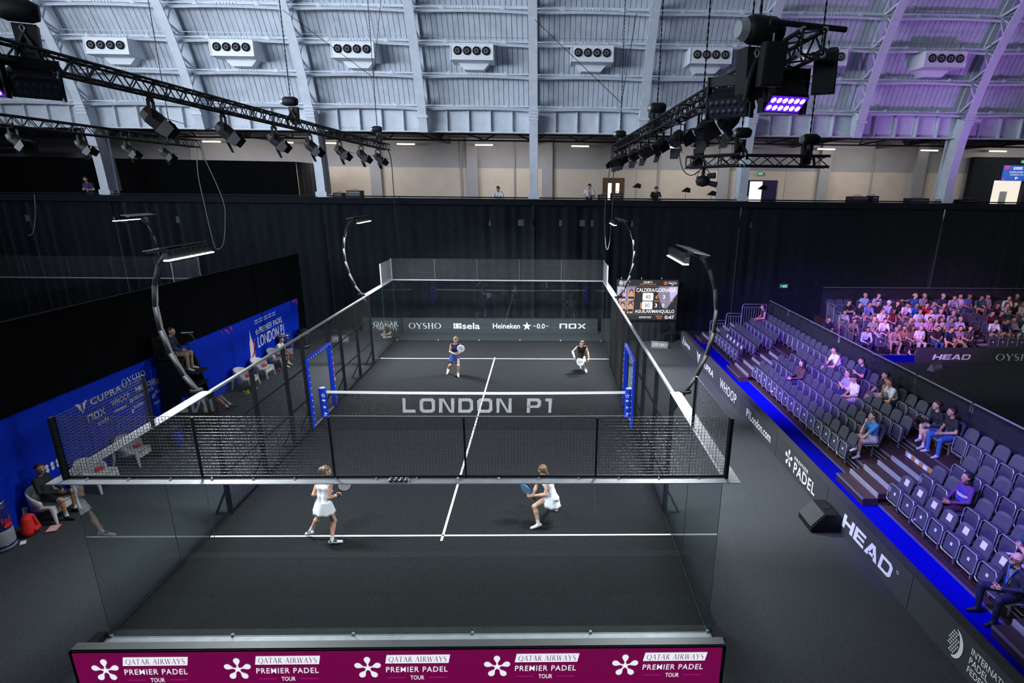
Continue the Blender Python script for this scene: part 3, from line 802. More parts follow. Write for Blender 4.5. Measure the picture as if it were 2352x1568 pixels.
def enclosure(name, label, ox, near=True, far=True, sides=(-1, 1), full=True):
    e = thing(name, label, 'court enclosure', (ox, 0, 0))
    ends = ([-1] if near else []) + ([1] if far else [])
    for sy in ends:
        for k in range(5):
            pane((-5 + 2 * k, sy * 10), (-3 + 2 * k, sy * 10), 0.03, 2.98, e)
        # wide galvanised beam on top of the glass, set outside
        y0, y1 = sorted((sy * 9.98, sy * 10.20))
        MB().bb(-5.22, 5.22, y0, y1, 2.985, 3.0).build('top_beam', M_ALU, e)
        MB().bb(-5.0, 5.0, sy * 9.985, sy * 10.02, 3.0, 3.035).build('mesh_rail', M_BLACK if sy < 0 else M_STEEL, e)
        b = MB()
        for x in np.arange(-4.7, 4.8, 0.62):
            b.lathe([(0.022, 0), (0.022, 0.02), (0.008, 0.03)], (x, sy * 10.06, 3.0), 8)
        o = b.build('bolts', M_CHROME, e); o['kind'] = 'stuff'
        wire_grid((-5, sy * 10.0), (5, sy * 10.0), 3.035, 4.0, 0.05, 0.05, 0.0045 if sy < 0 else 0.0032, e, M_WIRE if sy > 0 else mat('dark_galvanised_wire', (0.09, 0.093, 0.10), 0.4, 0.2))
        for x in (-3, -1, 1, 3):
            MB().bar((x, sy * 10.02, 3.0), (x, sy * 10.02, 4.0), 0.03, 0.03, up=(1, 0, 0)).build('mesh_stay', M_BLACK if sy < 0 else mat('dim_grey_stay', (0.05, 0.052, 0.056), 0.5), e)
        MB().bb(-5.1, 5.1, sy * 10.02, sy * (10.17 if sy < 0 else 10.06), 0.0, 0.06 if sy < 0 else 0.03).build('base_channel', M_ALU if sy < 0 else M_BLACK, e)
        MB().bb(-5.0, 5.0, sy * 9.96, sy * 9.985, 0.0, 0.035).build('inner_sill', M_DIMALU if sy < 0 else M_BLACK, e)
        for k in range(6):
            MB().bb(-5.02 + 2 * k, -4.98 + 2 * k, sy * 10.0 - 0.02, sy * 10.0 + 0.02, 0.03, 0.10).build('pane_clamp', M_ALU, e)
        for sx in (-1, 1):
            MB().bar((sx * 5.03, sy * 10.03, 3.0), (sx * 5.03, sy * 10.03, 4.0), 0.09, 0.05, up=(1, 0, 0)).build('corner_post', M_BLACK if sy < 0 else M_STEEL, e)
            MB().bb(sx * 5.05, sx * 5.22, sy * 9.99, sy * 10.28, 0.0, 0.16).build('corner_foot', M_BLACK, e)
    for sx in sides:
        for sy in (-1, 1):
            if (sy < 0 and not near) or (sy > 0 and not far): continue
            for k in range(2):
                pane((sx * 5, sy * (6 + 2 * k)), (sx * 5, sy * (8 + 2 * k)), 0.03, 2.98, e)
            MB().bb(sx * 4.98, sx * 5.22, sy * 6.0, sy * 9.975, 2.985, 3.0).build('top_beam', M_ALU if sx > 0 else M_DIMALU, e)  # left beam darkened in colour for its weaker floodlighting
            wire_grid((sx * 5, sy * 8), (sx * 5, sy * 10), 3.03, 4.0, 0.05, 0.05, 0.0045, e, M_WIRE)
            MB().bb(sx * 5.02, sx * 5.12, sy * 6.0, sy * 10.0, 0.0, 0.06).build('base_channel', M_BLACK, e)
            MB().bar((sx * 5.0, sy * 8, 3.0), (sx * 5.0, sy * 8, 4.0), 0.05, 0.05, up=(1, 0, 0)).build('mesh_post', M_BLACK if sy < 0 else M_STEEL, e)
        if not full: continue
        # mesh part of the side between the glass ends
        posts = [-6, -4.15, -2.3, -1.02, 1.06, 2.3, 4.15, 6]
        for y in posts:
            MB().bar((sx * 5.04, y, 0), (sx * 5.04, y, 2.98), 0.06, 0.10, up=(1, 0, 0)).build('post', M_BLACK, e)
            MB().bb(sx * 5.0, sx * 5.40, y - 0.05, y + 0.05, 0.0, 0.012).bar((sx * 5.36, y, 0.02), (sx * 5.06, y, 0.62), 0.05, 0.04).build('foot_brace', M_BLACK, e)
        MB().bb(sx * 5.0, sx * 5.07, -6.0, 6.0, 2.96, 3.01).build('top_rail', M_ALU if sx > 0 else M_DIMALU, e)  # left rail darkened in colour the same way, for weaker light
        for a, c in zip(posts[:-1], posts[1:]):
            door = (a == -1.02)
            z0 = 2.24 if door else 0.03
            wire_grid((sx * 5.0, a), (sx * 5.0, c), z0, 2.95, 0.05, 0.05, 0.005, e, M_BWIRE)
            for z in ([] if door else [0.05, 1.02, 2.0]):
                MB().bar((sx * 5.02, a, z), (sx * 5.02, c, z), 0.03, 0.04).build('frame_bar', M_BLACK, e)
        # padded blue door frame
        for y in (-0.98, 1.02):
            MB().bar((sx * 4.99, y, 0.03), (sx * 4.99, y, 2.20), 0.11, 0.13, up=(1, 0, 0)).build('door_pad', M_BLUEPAD, e)
        MB().bar((sx * 4.99, -1.05, 2.22), (sx * 4.99, 1.09, 2.22), 0.12, 0.08).build('door_pad', M_BLUEPAD, e)
        M = frame((sx * 4.99 - sx * 0.085, 1.02, 1.2), (0, 0, 1), (0, -1, 0) if sx > 0 else (0, 1, 0))
        lettering('RedBull', 0.62, 0.09, mat('red_print', (0.6, 0.02, 0.03), 0.6), e, M, 0.22, 0, bold=0.01, lift=0.004)
        polys('bull_mark', [blob(-0.2, 0, 0.07, 0.05, 12)], mat('yellow_print', (0.8, 0.5, 0.02), 0.6), e, M, 0.004)
        b = MB()
        for z in np.arange(0.15, 2.15, 0.2):
            for y in (-0.98, 1.02): b.box((sx * 4.905, y - 0.05, z), (0.01, 0.03, 0.03))
        for y in np.arange(-0.95, 1.05, 0.2): b.box((sx * 4.91, y, 2.24), (0.01, 0.03, 0.03))
        o = b.build('pad_eyelets', M_WHITE, e); o['kind'] = 'stuff'
    return e
enc = enclosure('court_enclosure', 'padel court enclosure of clear glass panes, black posts and wire mesh', 0)
# junction box row on the near beam
b = MB()
for k in range(4):
    for j in range(2): b.lathe([(0.03, 0), (0.03, 0.04), (0.012, 0.05)], (-0.12 + 0.08 * k, -10.10 - 0.06 * j, 3.0), 8)
b.build('bolt_cluster', M_CHROME, enc)
enc2 = enclosure('court_enclosure', 'glass and mesh far end of the neighbouring court beyond the black drape', -19.0, near=False, far=True, full=False)

# ------------------------------------------------------------------ net
net = thing('padel_net', 'black padel net with white tape and LONDON P1 lettering', 'net')
def ztop(x): return 0.88 + 0.04 * (abs(x) / 5) ** 2
b = MB(); n = 40
for i in range(n):
    xa, xb = -4.87 + 9.74 * i / n, -4.87 + 9.74 * (i + 1) / n
    za, zb = ztop(xa), ztop(xb)
    for s_ in (-0.006, 0.006):
        b.add([(xa, s_, za - 0.085), (xb, s_, zb - 0.085), (xb, s_, zb), (xa, s_, za)], [(0, 1, 2, 3)])
    b.add([(xa, -0.006, za), (xb, -0.006, zb), (xb, 0.006, zb), (xa, 0.006, za)], [(0, 1, 2, 3)])
b.build('tape', M_LINE, net)
b = MB()
for x in np.arange(-4.86, 4.87, 0.045):
    b.bar((x, 0, 0.05), (x, 0, ztop(x) - 0.08), 0.006, 0.006, up=(0, 1, 0))
for z in np.arange(0.06, 0.82, 0.045):
    b.bar((-4.86, 0, z), (4.86, 0, z), 0.006, 0.006)
o = b.build('netting', M_BWIRE, net); o['kind'] = 'stuff'
MB().tube([(-4.86, 0, 0.05), (-2, 0, 0.03), (0, 0, 0.035), (2, 0, 0.03), (4.86, 0, 0.06)], 0.012, 6).build('bottom_cord', mat('grey_cord', (0.25, 0.25, 0.25), 0.8), net)
M = frame((0, -0.012, 0.42), (1, 0, 0), (0, 0, 1))
block('LONDON P1', 4.9, 0.50, NETPRINT, net, M, 0.01, 0.0, shear=0.04, gap=0.26)
for sx in (-1, 1):
    p = MB().lathe([(0.02, 0.0), (0.125, 0.0), (0.125, 0.98), (0.10, 1.0), (0.02, 1.0)], (sx * 4.98, 0, 0.02), 10).build('post_pad', M_BLUEPAD, net)
    MB().lathe([(0.005, 0), (0.095, 0), (0.09, 0.006), (0.005, 0.008)], (sx * 4.98, 0, 1.02), 10).build('post_cap', M_WHITE, p)
    M = frame((sx * 4.98 - sx * 0.06, -0.125, 0), (1, 0, 0), (0, 0, 1))
    polys('flower_logo', flower(0, 0.80, 0.07), M_WHITE, p, M)
    polys('print', [rect(-0.05, 0.60, 0.05, 0.66), rect(-0.03, 0.36, 0.01, 0.44), rect(0.02, 0.37, 0.05, 0.42), blob(0.02, 0.18, 0.05, 0.03, 12), rect(-0.05, 0.10, 0.05, 0.12)], M_WHITE, p, M)

# ------------------------------------------------------------------ floodlights on bent poles
def floodlight(sx, y, label, ox=0.0, lit=True):
    t = thing('court_floodlight', label, 'floodlight', (ox + sx * 5.0, y, 0), 0, 'court floodlights')
    prof = [(0.05, 2.55), (0.26, 2.93), (0.52, 3.35), (0.72, 3.85), (0.83, 4.35), (0.85, 4.85), (0.78, 5.3), (0.62, 5.7), (0.40, 5.98), (0.15, 6.06)]
    b = MB()
    for k in range(len(prof) - 1):
        p, q = prof[k], prof[k + 1]
        b.bar((sx * p[0], 0, p[1]), (sx * q[0], 0, q[1]), 0.07, 0.10, up=(0, 1, 0))
    b.tube([(sx * p[0], 0, p[1]) for p in prof], 0.05, 8)
    b.build('bent_pole', mat('dark_grey_pole', (0.010, 0.011, 0.013), 0.7), t, smooth=True)
    b = MB(); b.lathe([(0.02, 0), (0.13, 0), (0.13, 0.05), (0.02, 0.05)], (sx * 0.32, 0.0, 2.99), 14)
    b.bar((sx * 0.05, 0, 2.6), (sx * 0.24, 0, 2.95), 0.06, 0.03)
    b.build('pole_bracket', M_BLACK, t)
    b = MB(); b.prism([(0.42, 6.04), (0.10, 6.10), (0.10, 6.12), (0.42, 6.06)], lambda u, v, q: (sx * u, q, v), -0.72, 0.95)
    b.build('cover_plate', mat('grey_lamp_plate', (0.11, 0.115, 0.12), 0.6), t)
    MB().bar((sx * 0.35, -0.7, 6.03), (sx * 0.35, 0.9, 6.03), 0.05, 0.05).bar((sx * 0.30, 0.1, 6.03), (-sx * 0.05, 0.1, 5.99), 0.06, 0.04).build('lamp_carrier', M_BLACK, t)
    for k in range(8):
        yy = -0.77 + 0.20 * k
        md = MB().box((-sx * 0.06, yy, 5.97), (0.10, 0.155, 0.12)).build('lamp_module', M_BLACK, t)
        b = MB()
        for j in range(3): b.box((-sx * (0.03 + 0.035 * j), yy, 6.05), (0.010, 0.13, 0.05))
        b.build('cooling_fins', M_BLACKRUB, md)
        MB().box((-sx * 0.08, yy, 5.895), (0.11, 0.185, 0.02)).build('led_lens', emis('cold_white_led', (0.95, 0.98, 1.0), 9.0), md)
    return t
floodlight(-1, -6.0, 'lit floodlight on a bent grey pole at the near left of the court')
floodlight(1, -6.0, 'lit floodlight on a bent dark pole at the near right of the court')
floodlight(-1, 6.0, 'lit floodlight on a bent pole at the far left of the court')
floodlight(1, 6.0, 'lit floodlight on a bent pole at the far right in front of the scoreboard')
floodlight(1, 6.0, 'lit floodlight of the neighbouring court above the long black drape', ox=-19.0)

# ------------------------------------------------------------------ advertising boards
fb = thing('advertising_board', 'slate grey advertising board with white sponsor names behind the far glass', 'advertising board', (0, 11.72, 0))
MB().bb(-5.1, 4.97, 0, 0.25, 0, 0.76).build('board_body', M_BOARD, fb)
M = frame((0, -0.002, 0), (1, 0, 0), (0, 0, 1))
serif('OYSHO', 1.65, 0.30, M_WHITE, fb, M, -3.96, 0.38)
polys('square_mark', [rect(-2.49, 0.24, -2.39, 0.36), rect(-2.36, 0.24, -2.22, 0.52), rect(-2.19, 0.24, -2.08, 0.38), rect(-2.49, 0.39, -2.39, 0.52), rect(-2.19, 0.41, -2.08, 0.52)], M_WHITE, fb, M)
lettering('sela', 0.9, 0.33, M_WHITE, fb, M, -1.58, 0.385, bold=0.015)
lettering('Heineken', 1.40, 0.28, M_WHITE, fb, M, 0.24, 0.39, bold=0.013)
star = [(1.30 + (0.24 if i % 2 == 0 else 0.095) * math.cos(PI / 2 + i * PI / 5), 0.38 + (0.24 if i % 2 == 0 else 0.095) * math.sin(PI / 2 + i * PI / 5)) for i in range(10)]
polys('star', [(star, [tuple(range(10))])], M_WHITE, fb, M)
lettering('0.0', 0.42, 0.26, M_WHITE, fb, M, 2.02, 0.39, bold=0.012)
polys('dash', [rect(1.62, 0.38, 1.76, 0.41), rect(2.28, 0.38, 2.42, 0.41)], M_WHITE, fb, M)
block('nox', 1.36, 0.26, M_WHITE, fb, M, 3.67, 0.40)
fb2 = thing('advertising_board', 'slate grey board with a pale airline name beyond the far left corner of the glass', 'advertising board', (-6.15, 11.9, 0))
MB().bb(-1.05, 0.98, 0, 0.25, 0, 0.70).build('board_body', M_BOARD, fb2)
M = frame((0, -0.002, 0), (1, 0, 0), (0, 0, 1))
serif('QATAR', 1.25, 0.27, M_WHITE, fb2, M, 0.15, 0.44)
serif('AIRWAYS', 1.0, 0.17, M_WHITE, fb2, M, 0.2, 0.19)

rb = thing('advertising_board', 'long slate board with white sponsor names before the blue carpet and stand', 'advertising board', (8.82, 0, 0))
MB().bb(0, 0.20, -14.5, 9.45, 0, 0.70).build('board_body', M_BOARD, rb)
MB().bb(0.0, 0.20, -14.5, 9.45, 0.70, 0.712).build('top_cap', mat('charcoal_cap', (0.022, 0.023, 0.027), 0.8), rb)
M = frame((-0.002, 0, 0), (0, -1, 0), (0, 0, 1))
for y in (6.7, 3.1, 0.2, -2.95, -6.1, -9.4): MB().bb(-0.004, 0, y - 0.006, y + 0.006, 0.0, 0.70).build('board_joint', M_BLACK, rb)
polys('running_mark', [stroke([(-8.98, 0.2), (-8.88, 0.5)], 0.07), stroke([(-8.86, 0.24), (-8.80, 0.46)], 0.06), blob(-8.84, 0.55, 0.04, 0.04, 10)], M_WHITE, rb, M)
lettering('Joma', 1.2, 0.32, M_WHITE, rb, M, -8.15, 0.34, shear=0.25, bold=0.014)
polys('cupra_mark', [([(-6.30, 0.60), (-6.02, 0.52), (-6.0, 0.10), (-6.12, 0.30)], [(0, 1, 2, 3)]), ([(-5.66, 0.60), (-5.94, 0.52), (-5.96, 0.10), (-5.84, 0.30)], [(0, 3, 2, 1)])], M_WHITE, rb, M)
lettering('CUPRA', 1.75, 0.25, M_WHITE, rb, M, -4.5, 0.34, bold=0.012, spacing=1.1)
lettering('WHOOP', 1.95, 0.36, M_WHITE, rb, M, -1.72, 0.34, spacing=1.1)
lettering('P1London.com', 2.15, 0.28, M_WHITE, rb, M, 1.44, 0.34, bold=0.012)
polys('flower_logo', flower(3.85, 0.36, 0.24), M_WHITE, rb, M)
lettering('PREMIER', 0.85, 0.10, M_WHITE, rb, M, 4.62, 0.53, bold=0.01, spacing=1.2)
lettering('PADEL', 1.28, 0.31, M_WHITE, rb, M, 4.86, 0.28, bold=0.013, spacing=1.1)
block('HEAD', 1.95, 0.33, M_WHITE, rb, M, 7.86, 0.35, shear=0.12, gap=0.10)
cres = [(10.62 + 0.20 * math.cos(t), 0.36 + 0.26 * math.sin(t)) for t in np.linspace(-1.5, 1.5, 14)] + [(10.58 + 0.16 * math.cos(t), 0.37 + 0.25 * math.sin(t)) for t in np.linspace(1.4, -1.4, 14)]
polys('crescent', [(cres, [tuple(range(len(cres)))])], M_WHITE, rb, M)
dots = [blob(10.50 + 0.045 * i + (0.022 if j % 2 else 0), 0.18 + 0.052 * j, 0.016, 0.018, 8) for j in range(8) for i in range(5) if abs(i - 2) + abs(j - 3.5) * 0.6 < 3.2]
polys('dots', dots, M_WHITE, rb, M)
for k, s_ in enumerate(('INTERNATIONAL', 'PADEL', 'FEDERATION')):
    lettering(s_, (1.02, 0.40, 0.80)[k], 0.12, M_WHITE, rb, M, 10.98 + (1.02, 0.40, 0.80)[k] / 2, 0.52 - 0.165 * k, bold=0.01)
polys('registered_mark', [ring_poly(8.98, 0.48, 0.035, 0.035, 0.025, 0.025, 10)], M_WHITE, rb, M)

# lettering of the blue wall
M = frame((-9.438, 0, 0), (0, 1, 0), (0, 0, 1))
lettering('PREMIER PADEL', 2.25, 0.24, M_WHITE, bw, M, 6.62, 1.58, shear=0.18, bold=0.013)
lettering('LONDON P1', 2.55, 0.46, M_WHITE, bw, M, 6.55, 1.14, shear=0.12, bold=0.01)
polys('flower_logo', flower(5.33, 1.56, 0.13), M_WHITE, bw, M)
polys('clock_tower', [([(4.55, 0.62), (4.95, 0.62), (4.90, 1.25), (4.82, 1.45), (4.76, 1.80), (4.70, 1.45), (4.62, 1.25)], [tuple(range(7))])], M_WHITE, bw, M)
polys('ribbon', [stroke([(4.45, 0.70), (4.62, 0.62), (4.9, 0.85), (5.02, 1.05)], 0.09), rect(4.90, 0.70, 5.02, 1.22), blob(5.06, 1.3, 0.05, 0.05, 10)], M_PINK, bw, M, 0.009)
polys('dotted_print', [blob(5.3 + 0.4 * i + 0.11 * j, 2.02 - 0.10 * k, 0.035, 0.03, 8) for i in range(5) for j in range(3) for k in range(2)], M_WHITE, bw, M)
polys('pink_splash', [stroke([(3.0, 2.20), (3.2, 2.10), (3.25, 1.98)], 0.06), stroke([(3.4, 2.22), (3.5, 2.08)], 0.09), stroke([(2.75, 2.2), (2.85, 2.12)], 0.04), stroke([(9.0, 2.08), (9.4, 2.12)], 0.07), stroke([(9.52, 1.9), (9.56, 2.14)], 0.06)], M_PINK, bw, M)
polys('dotted_print', [blob(-5.45 + 0.16 * i, 0.92 - 0.10 * k, 0.055, 0.055, 10) for i in range(4) for k in range(2)], M_WHITE, bw, M)
polys('cupra_mark', [([(-4.25, 2.02), (-4.08, 1.97), (-4.06, 1.72), (-4.14, 1.84)], [(0, 1, 2, 3)]), ([(-3.85, 2.02), (-4.02, 1.97), (-4.04, 1.72), (-3.96, 1.84)], [(0, 3, 2, 1)])], M_WHITE, bw, M)
lettering('CUPRA', 1.15, 0.17, M_WHITE, bw, M, -3.18, 1.90, bold=0.012, spacing=1.1)
serif('OYSHO', 1.0, 0.24, M_WHITE, bw, M, -2.05, 1.98)
block('nox', 0.62, 0.18, M_WHITE, bw, M, -3.65, 1.52)
lettering('WHOOP', 0.72, 0.17, M_WHITE, bw, M, -2.72, 1.60, spacing=1.1)
block('HEAD', 0.68, 0.14, M_WHITE, bw, M, -1.75, 1.66, shear=0.12, gap=0.10)
lettering('misfit', 0.42, 0.13, M_WHITE, bw, M, -3.48, 1.27, bold=0.012)
lettering('mieoppo', 0.52, 0.10, M_WHITE, bw, M, -2.80, 1.36, bold=0.012)
polys('round_mark', [ring_poly(-2.32, 1.42, 0.055, 0.07, 0.03, 0.045, 12)], M_WHITE, bw, M)
lettering('DECATHLON', 0.62, 0.10, M_WHITE, bw, M, -1.93, 1.44, bold=0.012)
lettering('BOTB', 0.24, 0.10, M_WHITE, bw, M, -1.46, 1.46, bold=0.012)
lettering('SUPERBIA', 0.46, 0.09, M_WHITE, bw, M, -2.05, 1.20, bold=0.01)
lettering('Wilson', 0.50, 0.22, M_WHITE, bw, M, -1.18, 1.62, shear=0.2, bold=0.012)
lettering('PLAYTOMIC', 0.55, 0.09, M_WHITE, bw, M, -0.98, 1.30, spacing=1.15)
polys('pin_mark', [ring_poly(-1.36, 1.24, 0.05, 0.07, 0.028, 0.045, 12)], M_WHITE, bw, M)
lettering('Hawdrix', 0.30, 0.08, M_WHITE, bw, M, -1.28, 1.0)
polys('round_mark', [ring_poly(-2.35, 1.12, 0.05, 0.06, 0.02, 0.03, 12), ring_poly(-1.42, 1.22, 0.05, 0.06, 0.02, 0.03, 12)], M_WHITE, bw, M)

# ------------------------------------------------------------------ scoreboard
sb = thing('scoreboard', 'large lit scoreboard screen showing the match score on a black draped stand', 'scoreboard', (7.2, 10.2, 0))
MB().bb(-1.52, 1.52, 0.0, 0.12, 1.02, 3.08).build('screen_cabinet', M_BLACK, sb)
MB().bb(-1.49, 1.49, -0.02, 0.0, 1.10, 3.05).build('screen', emis('dark_screen', (0.035, 0.032, 0.036), 1.0), sb)
drape_mesh((-1.5, 0.03), (1.5, 0.03), 0.01, 1.0, 1.0, 0.03, 0.3, 0.06, 31).build('stand_skirt', M_GREYDRAPE, sb, smooth=True)
M = frame((0, -0.022, 0), (1, 0, 0), (0, 0, 1))
sw = emis('score_white', (1, 1, 1), 1.15); so = emis('score_orange', (1.0, 0.35, 0.12), 1.0); sgry = emis('score_grey', (0.30, 0.28, 0.42), 0.9); sdk = emis('score_dark', (0.02, 0.02, 0.022), 1.0)
spk = emis('score_pink', (0.75, 0.25, 0.75), 1.0); sli = emis('score_lilac', (0.60, 0.55, 0.85), 1.0)
polys('grey_facet', [([(-1.47, 2.0), (-1.47, 2.72), (-0.55, 2.72), (-0.75, 2.3), (-0.9, 1.5), (-1.36, 2.0)], [tuple(range(6))]), ([(0.55, 2.72), (1.47, 2.72), (1.47, 2.38), (1.0, 1.66), (0.80, 1.66), (0.52, 2.3)], [tuple(range(6))])], sgry, sb, M, 0.002)
polys('lilac_facet', [([(1.05, 2.72), (1.47, 2.72), (1.47, 2.42), (1.15, 2.0)], [(0, 1, 2, 3)]), ([(-1.47, 2.3), (-1.47, 2.72), (-1.2, 2.72), (-1.36, 2.1)], [(0, 1, 2, 3)])], sli, sb, M, 0.003)
polys('rule', [rect(-1.47, 2.735, 1.47, 2.75), rect(-1.47, 1.36, 1.47, 1.37)], sgry, sb, M, 0.004)
lettering('COURT 3', 0.43, 0.10, sw, sb, M, 0.0, 2.94, bold=0.012, lift=0.005)
lettering('THURSDAY, 6 AUGUST 2026', 0.80, 0.06, so, sb, M, 0.0, 2.84, lift=0.005)
polys('ball_mark', [ring_poly(-1.30, 2.90, 0.09, 0.12, 0.06, 0.10, 14), blob(-1.30, 2.90, 0.03, 0.06, 10)], sw, sb, M, 0.005)
for k, s_ in enumerate(('INTERNATIONAL', 'PADEL', 'FEDERATION')): lettering(s_, (0.32, 0.15, 0.24)[k], 0.05, sw, sb, M, -1.18 + (0.32, 0.15, 0.24)[k] / 2, 2.97 - 0.07 * k, bold=0.01, lift=0.005)
polys('flower_logo', flower(0.86, 2.90, 0.10), so, sb, M, 0.005)
for k, s_ in enumerate(('QATAR AIRWAYS', 'PREMIER PADEL', 'TOUR')): lettering(s_, (0.42, 0.42, 0.12)[k], 0.055, spk if k == 0 else sw, sb, M, 1.20, 2.965 - 0.07 * k, bold=0.01, lift=0.005)
lettering('CALDERA/GOENAGA', 1.92, 0.19, sw, sb, M, 0.42, 2.56, bold=0.008, lift=0.005)
lettering('AGUILAR/MANQUILLO', 1.94, 0.19, sw, sb, M, 0.40, 1.50, bold=0.008, lift=0.005)
def rrect(x0, y0, x1, y1, r=0.05):
    pv = []
    for cx, cy, a in ((x1 - r, y0 + r, -PI / 2), (x1 - r, y1 - r, 0), (x0 + r, y1 - r, PI / 2), (x0 + r, y0 + r, PI)):
        pv += [(cx + r * math.cos(a + q * PI / 8), cy + r * math.sin(a + q * PI / 8)) for q in range(5)]
    return pv, [tuple(range(len(pv)))]
polys('score_tile', [rrect(-0.22, 2.04, 0.30, 2.42), rrect(-0.24, 1.62, 0.28, 2.0)], sw, sb, M, 0.005)
polys('serve_mark', [rect(-0.31, 1.66, -0.27, 1.94)], so, sb, M, 0.005)
lettering('40', 0.25, 0.19, sdk, sb, M, 0.04, 2.23, lift=0.008); lettering('30', 0.25, 0.19, sdk, sb, M, 0.02, 1.81, lift=0.008)
lettering('6', 0.12, 0.19, so, sb, M, 0.47, 2.23, bold=0.012, lift=0.008); lettering('3', 0.12, 0.19, sw, sb, M, 0.45, 1.81, bold=0.012, lift=0.008)
lettering('3', 0.12, 0.19, sw, sb, M, 0.82, 2.23, bold=0.012, lift=0.008); lettering('0', 0.12, 0.19, sw, sb, M, 0.80, 1.81, bold=0.012, lift=0.008)
polys('orange_rule', [rect(0.34, 2.01, 0.60, 2.04), rect(0.70, 2.01, 0.94, 2.04), rect(1.05, 2.01, 1.29, 2.04)], so, sb, M, 0.006)
polys('divider', [rect(0.63, 1.66, 0.645, 2.42), rect(0.99, 1.66, 1.0, 2.42)], sgry, sb, M, 0.004)
lettering('AUDEMARS PIGUET', 0.62, 0.09, sw, sb, M, -0.05, 1.22, lift=0.005)
lettering('MATCH', 0.32, 0.075, so, sb, M, 0.64, 1.27, lift=0.005); lettering('TIME', 0.22, 0.075, so, sb, M, 0.64, 1.17, lift=0.005)
lettering('0:47', 0.46, 0.17, sw, sb, M, 1.15, 1.22, bold=0.012, lift=0.005)
sp_o = emis('portrait_backdrop', (0.85, 0.45, 0.25), 0.8); sp_s = emis('portrait_skin', (0.75, 0.42, 0.36), 0.9); sp_h = emis('portrait_hair', (0.05, 0.03, 0.03), 1.0)
for i, (px_, pz) in enumerate(((-1.20, 2.36), (-0.78, 2.36), (-1.18, 1.74), (-0.80, 1.74))):
    polys('portrait_backdrop', [rect(px_ - 0.16, pz - 0.22, px_ + 0.16, pz + 0.24)], sp_o if i else sli, sb, M, 0.004)
    polys('portrait_hair', [blob(px_, pz + 0.10, 0.115, 0.14, 14), rect(px_ - 0.14, pz - 0.22, px_ + 0.14, pz - 0.12)], sp_h, sb, M, 0.006)
    polys('portrait_face', [blob(px_, pz + 0.05, 0.085, 0.12, 14)], sp_s, sb, M, 0.008)
    polys('flag_disc', [blob(px_ - 0.12, pz - 0.28, 0.05, 0.05, 12)], so, sb, M, 0.006)
    lettering('ESP', 0.17, 0.075, sw, sb, M, px_ + 0.05, pz - 0.28, bold=0.012, lift=0.006)
for x in (-1.28, -0.3, 0.68): MB().tube([(x, 0.06, 3.08), (x, 0.06, 3.16)], 0.02, 6).build('hanging_eye', M_WHITE, sb)
exit_sign(9.0, 12.34, 2.55, 0.42, 'green exit sign glowing on the black drape beside the scoreboard')
exit_sign(14.75, 12.38, 2.45, 0.42, 'dim green exit sign on the drape between the two stands')

# ------------------------------------------------------------------ small A-frame signs
def aframe(x, y, rz, label, m=M_BOARD):
    t = thing('floor_sign', label, 'sign', (x, y, 0), rz)
    b = MB(); b.prism([(-0.16, 0), (0.16, 0), (0.02, 0.30), (-0.02, 0.30)], lambda u, v, q: (q, u, v), -0.40, 0.40)
    b.build('sign_body', mat('grey_floor_sign', (0.12, 0.125, 0.135), 0.7), t)
    M = frame((0, -0.09, 0.15), (1, 0, 0), (0, 0.14, 0.30))
    serif('OYSHO', 0.64, 0.15, M_WHITE, t, M, 0, 0, lift=0.006)
    return t
aframe(7.72, 9.0, -0.22, 'grey OYSHO floor sign in front of the black chair by the scoreboard')
aframe(-7.72, 9.9, 0.12, 'grey OYSHO floor sign beyond the far left side fence')
aframe(18.9, 5.5, 0.55, 'small OYSHO floor sign on the grey floor before the crowded stand')
# black stacking chairs
def black_chair(x, y, rz, label):
    t = thing('conference_chair', label, 'chair', (x, y, 0), rz)
    MB().box((0, 0, 0.45), (0.46, 0.44, 0.05)).build('seat', M_BLACKRUB, t)
    b = MB(); b.prism([(-0.22, 0.62), (0.22, 0.62), (0.22, 0.90), (0.15, 0.96), (-0.15, 0.96), (-0.22, 0.90)], lambda u, v, q: (u, q + (v - 0.6) * 0.2, v), 0.20, 0.24); b.build('backrest', M_BLACKRUB, t)
    for sx in (-1, 1):
        MB().tube([(sx * 0.22, -0.22, 0), (sx * 0.22, -0.20, 0.44)], 0.014, 6).build('leg', M_CHROME, t)
        MB().tube([(sx * 0.23, 0.26, 0), (sx * 0.22, 0.16, 0.44), (sx * 0.20, 0.24, 0.85)], 0.014, 6).build('leg', M_CHROME, t)
    return t
black_chair(8.15, 9.85, 0.25, 'black stacking chair with chrome legs below the scoreboard')
black_chair(-8.55, 10.7, -0.2, 'black stacking chair in the dark beyond the far left side fence')
# stage monitor speaker on the floor
t = thing('floor_speaker', 'black wedge speaker on the floor against the long sponsor board', 'speaker', (8.48, -6.55, 0), 0)
b = MB(); b.prism([(-0.33, 0), (0.33, 0), (0.33, 0.36), (0.22, 0.44), (-0.05, 0.44), (-0.33, 0.12)], lambda u, v, q: (u, q, v), -0.34, 0.34); b.build('cabinet', M_BLACK, t)
b = MB(); b.prism([(-0.335, 0.13), (-0.345, 0.14), (-0.075, 0.445), (-0.06, 0.44)], lambda u, v, q: (u, q, v), -0.31, 0.31); b.build('grille', mat('grey_grille', (0.03, 0.032, 0.036), 0.7), t)
b = MB().box((0.1, 0, 0.443), (0.16, 0.14, 0.01)); b.build('handle', M_BLACKRUB, t)
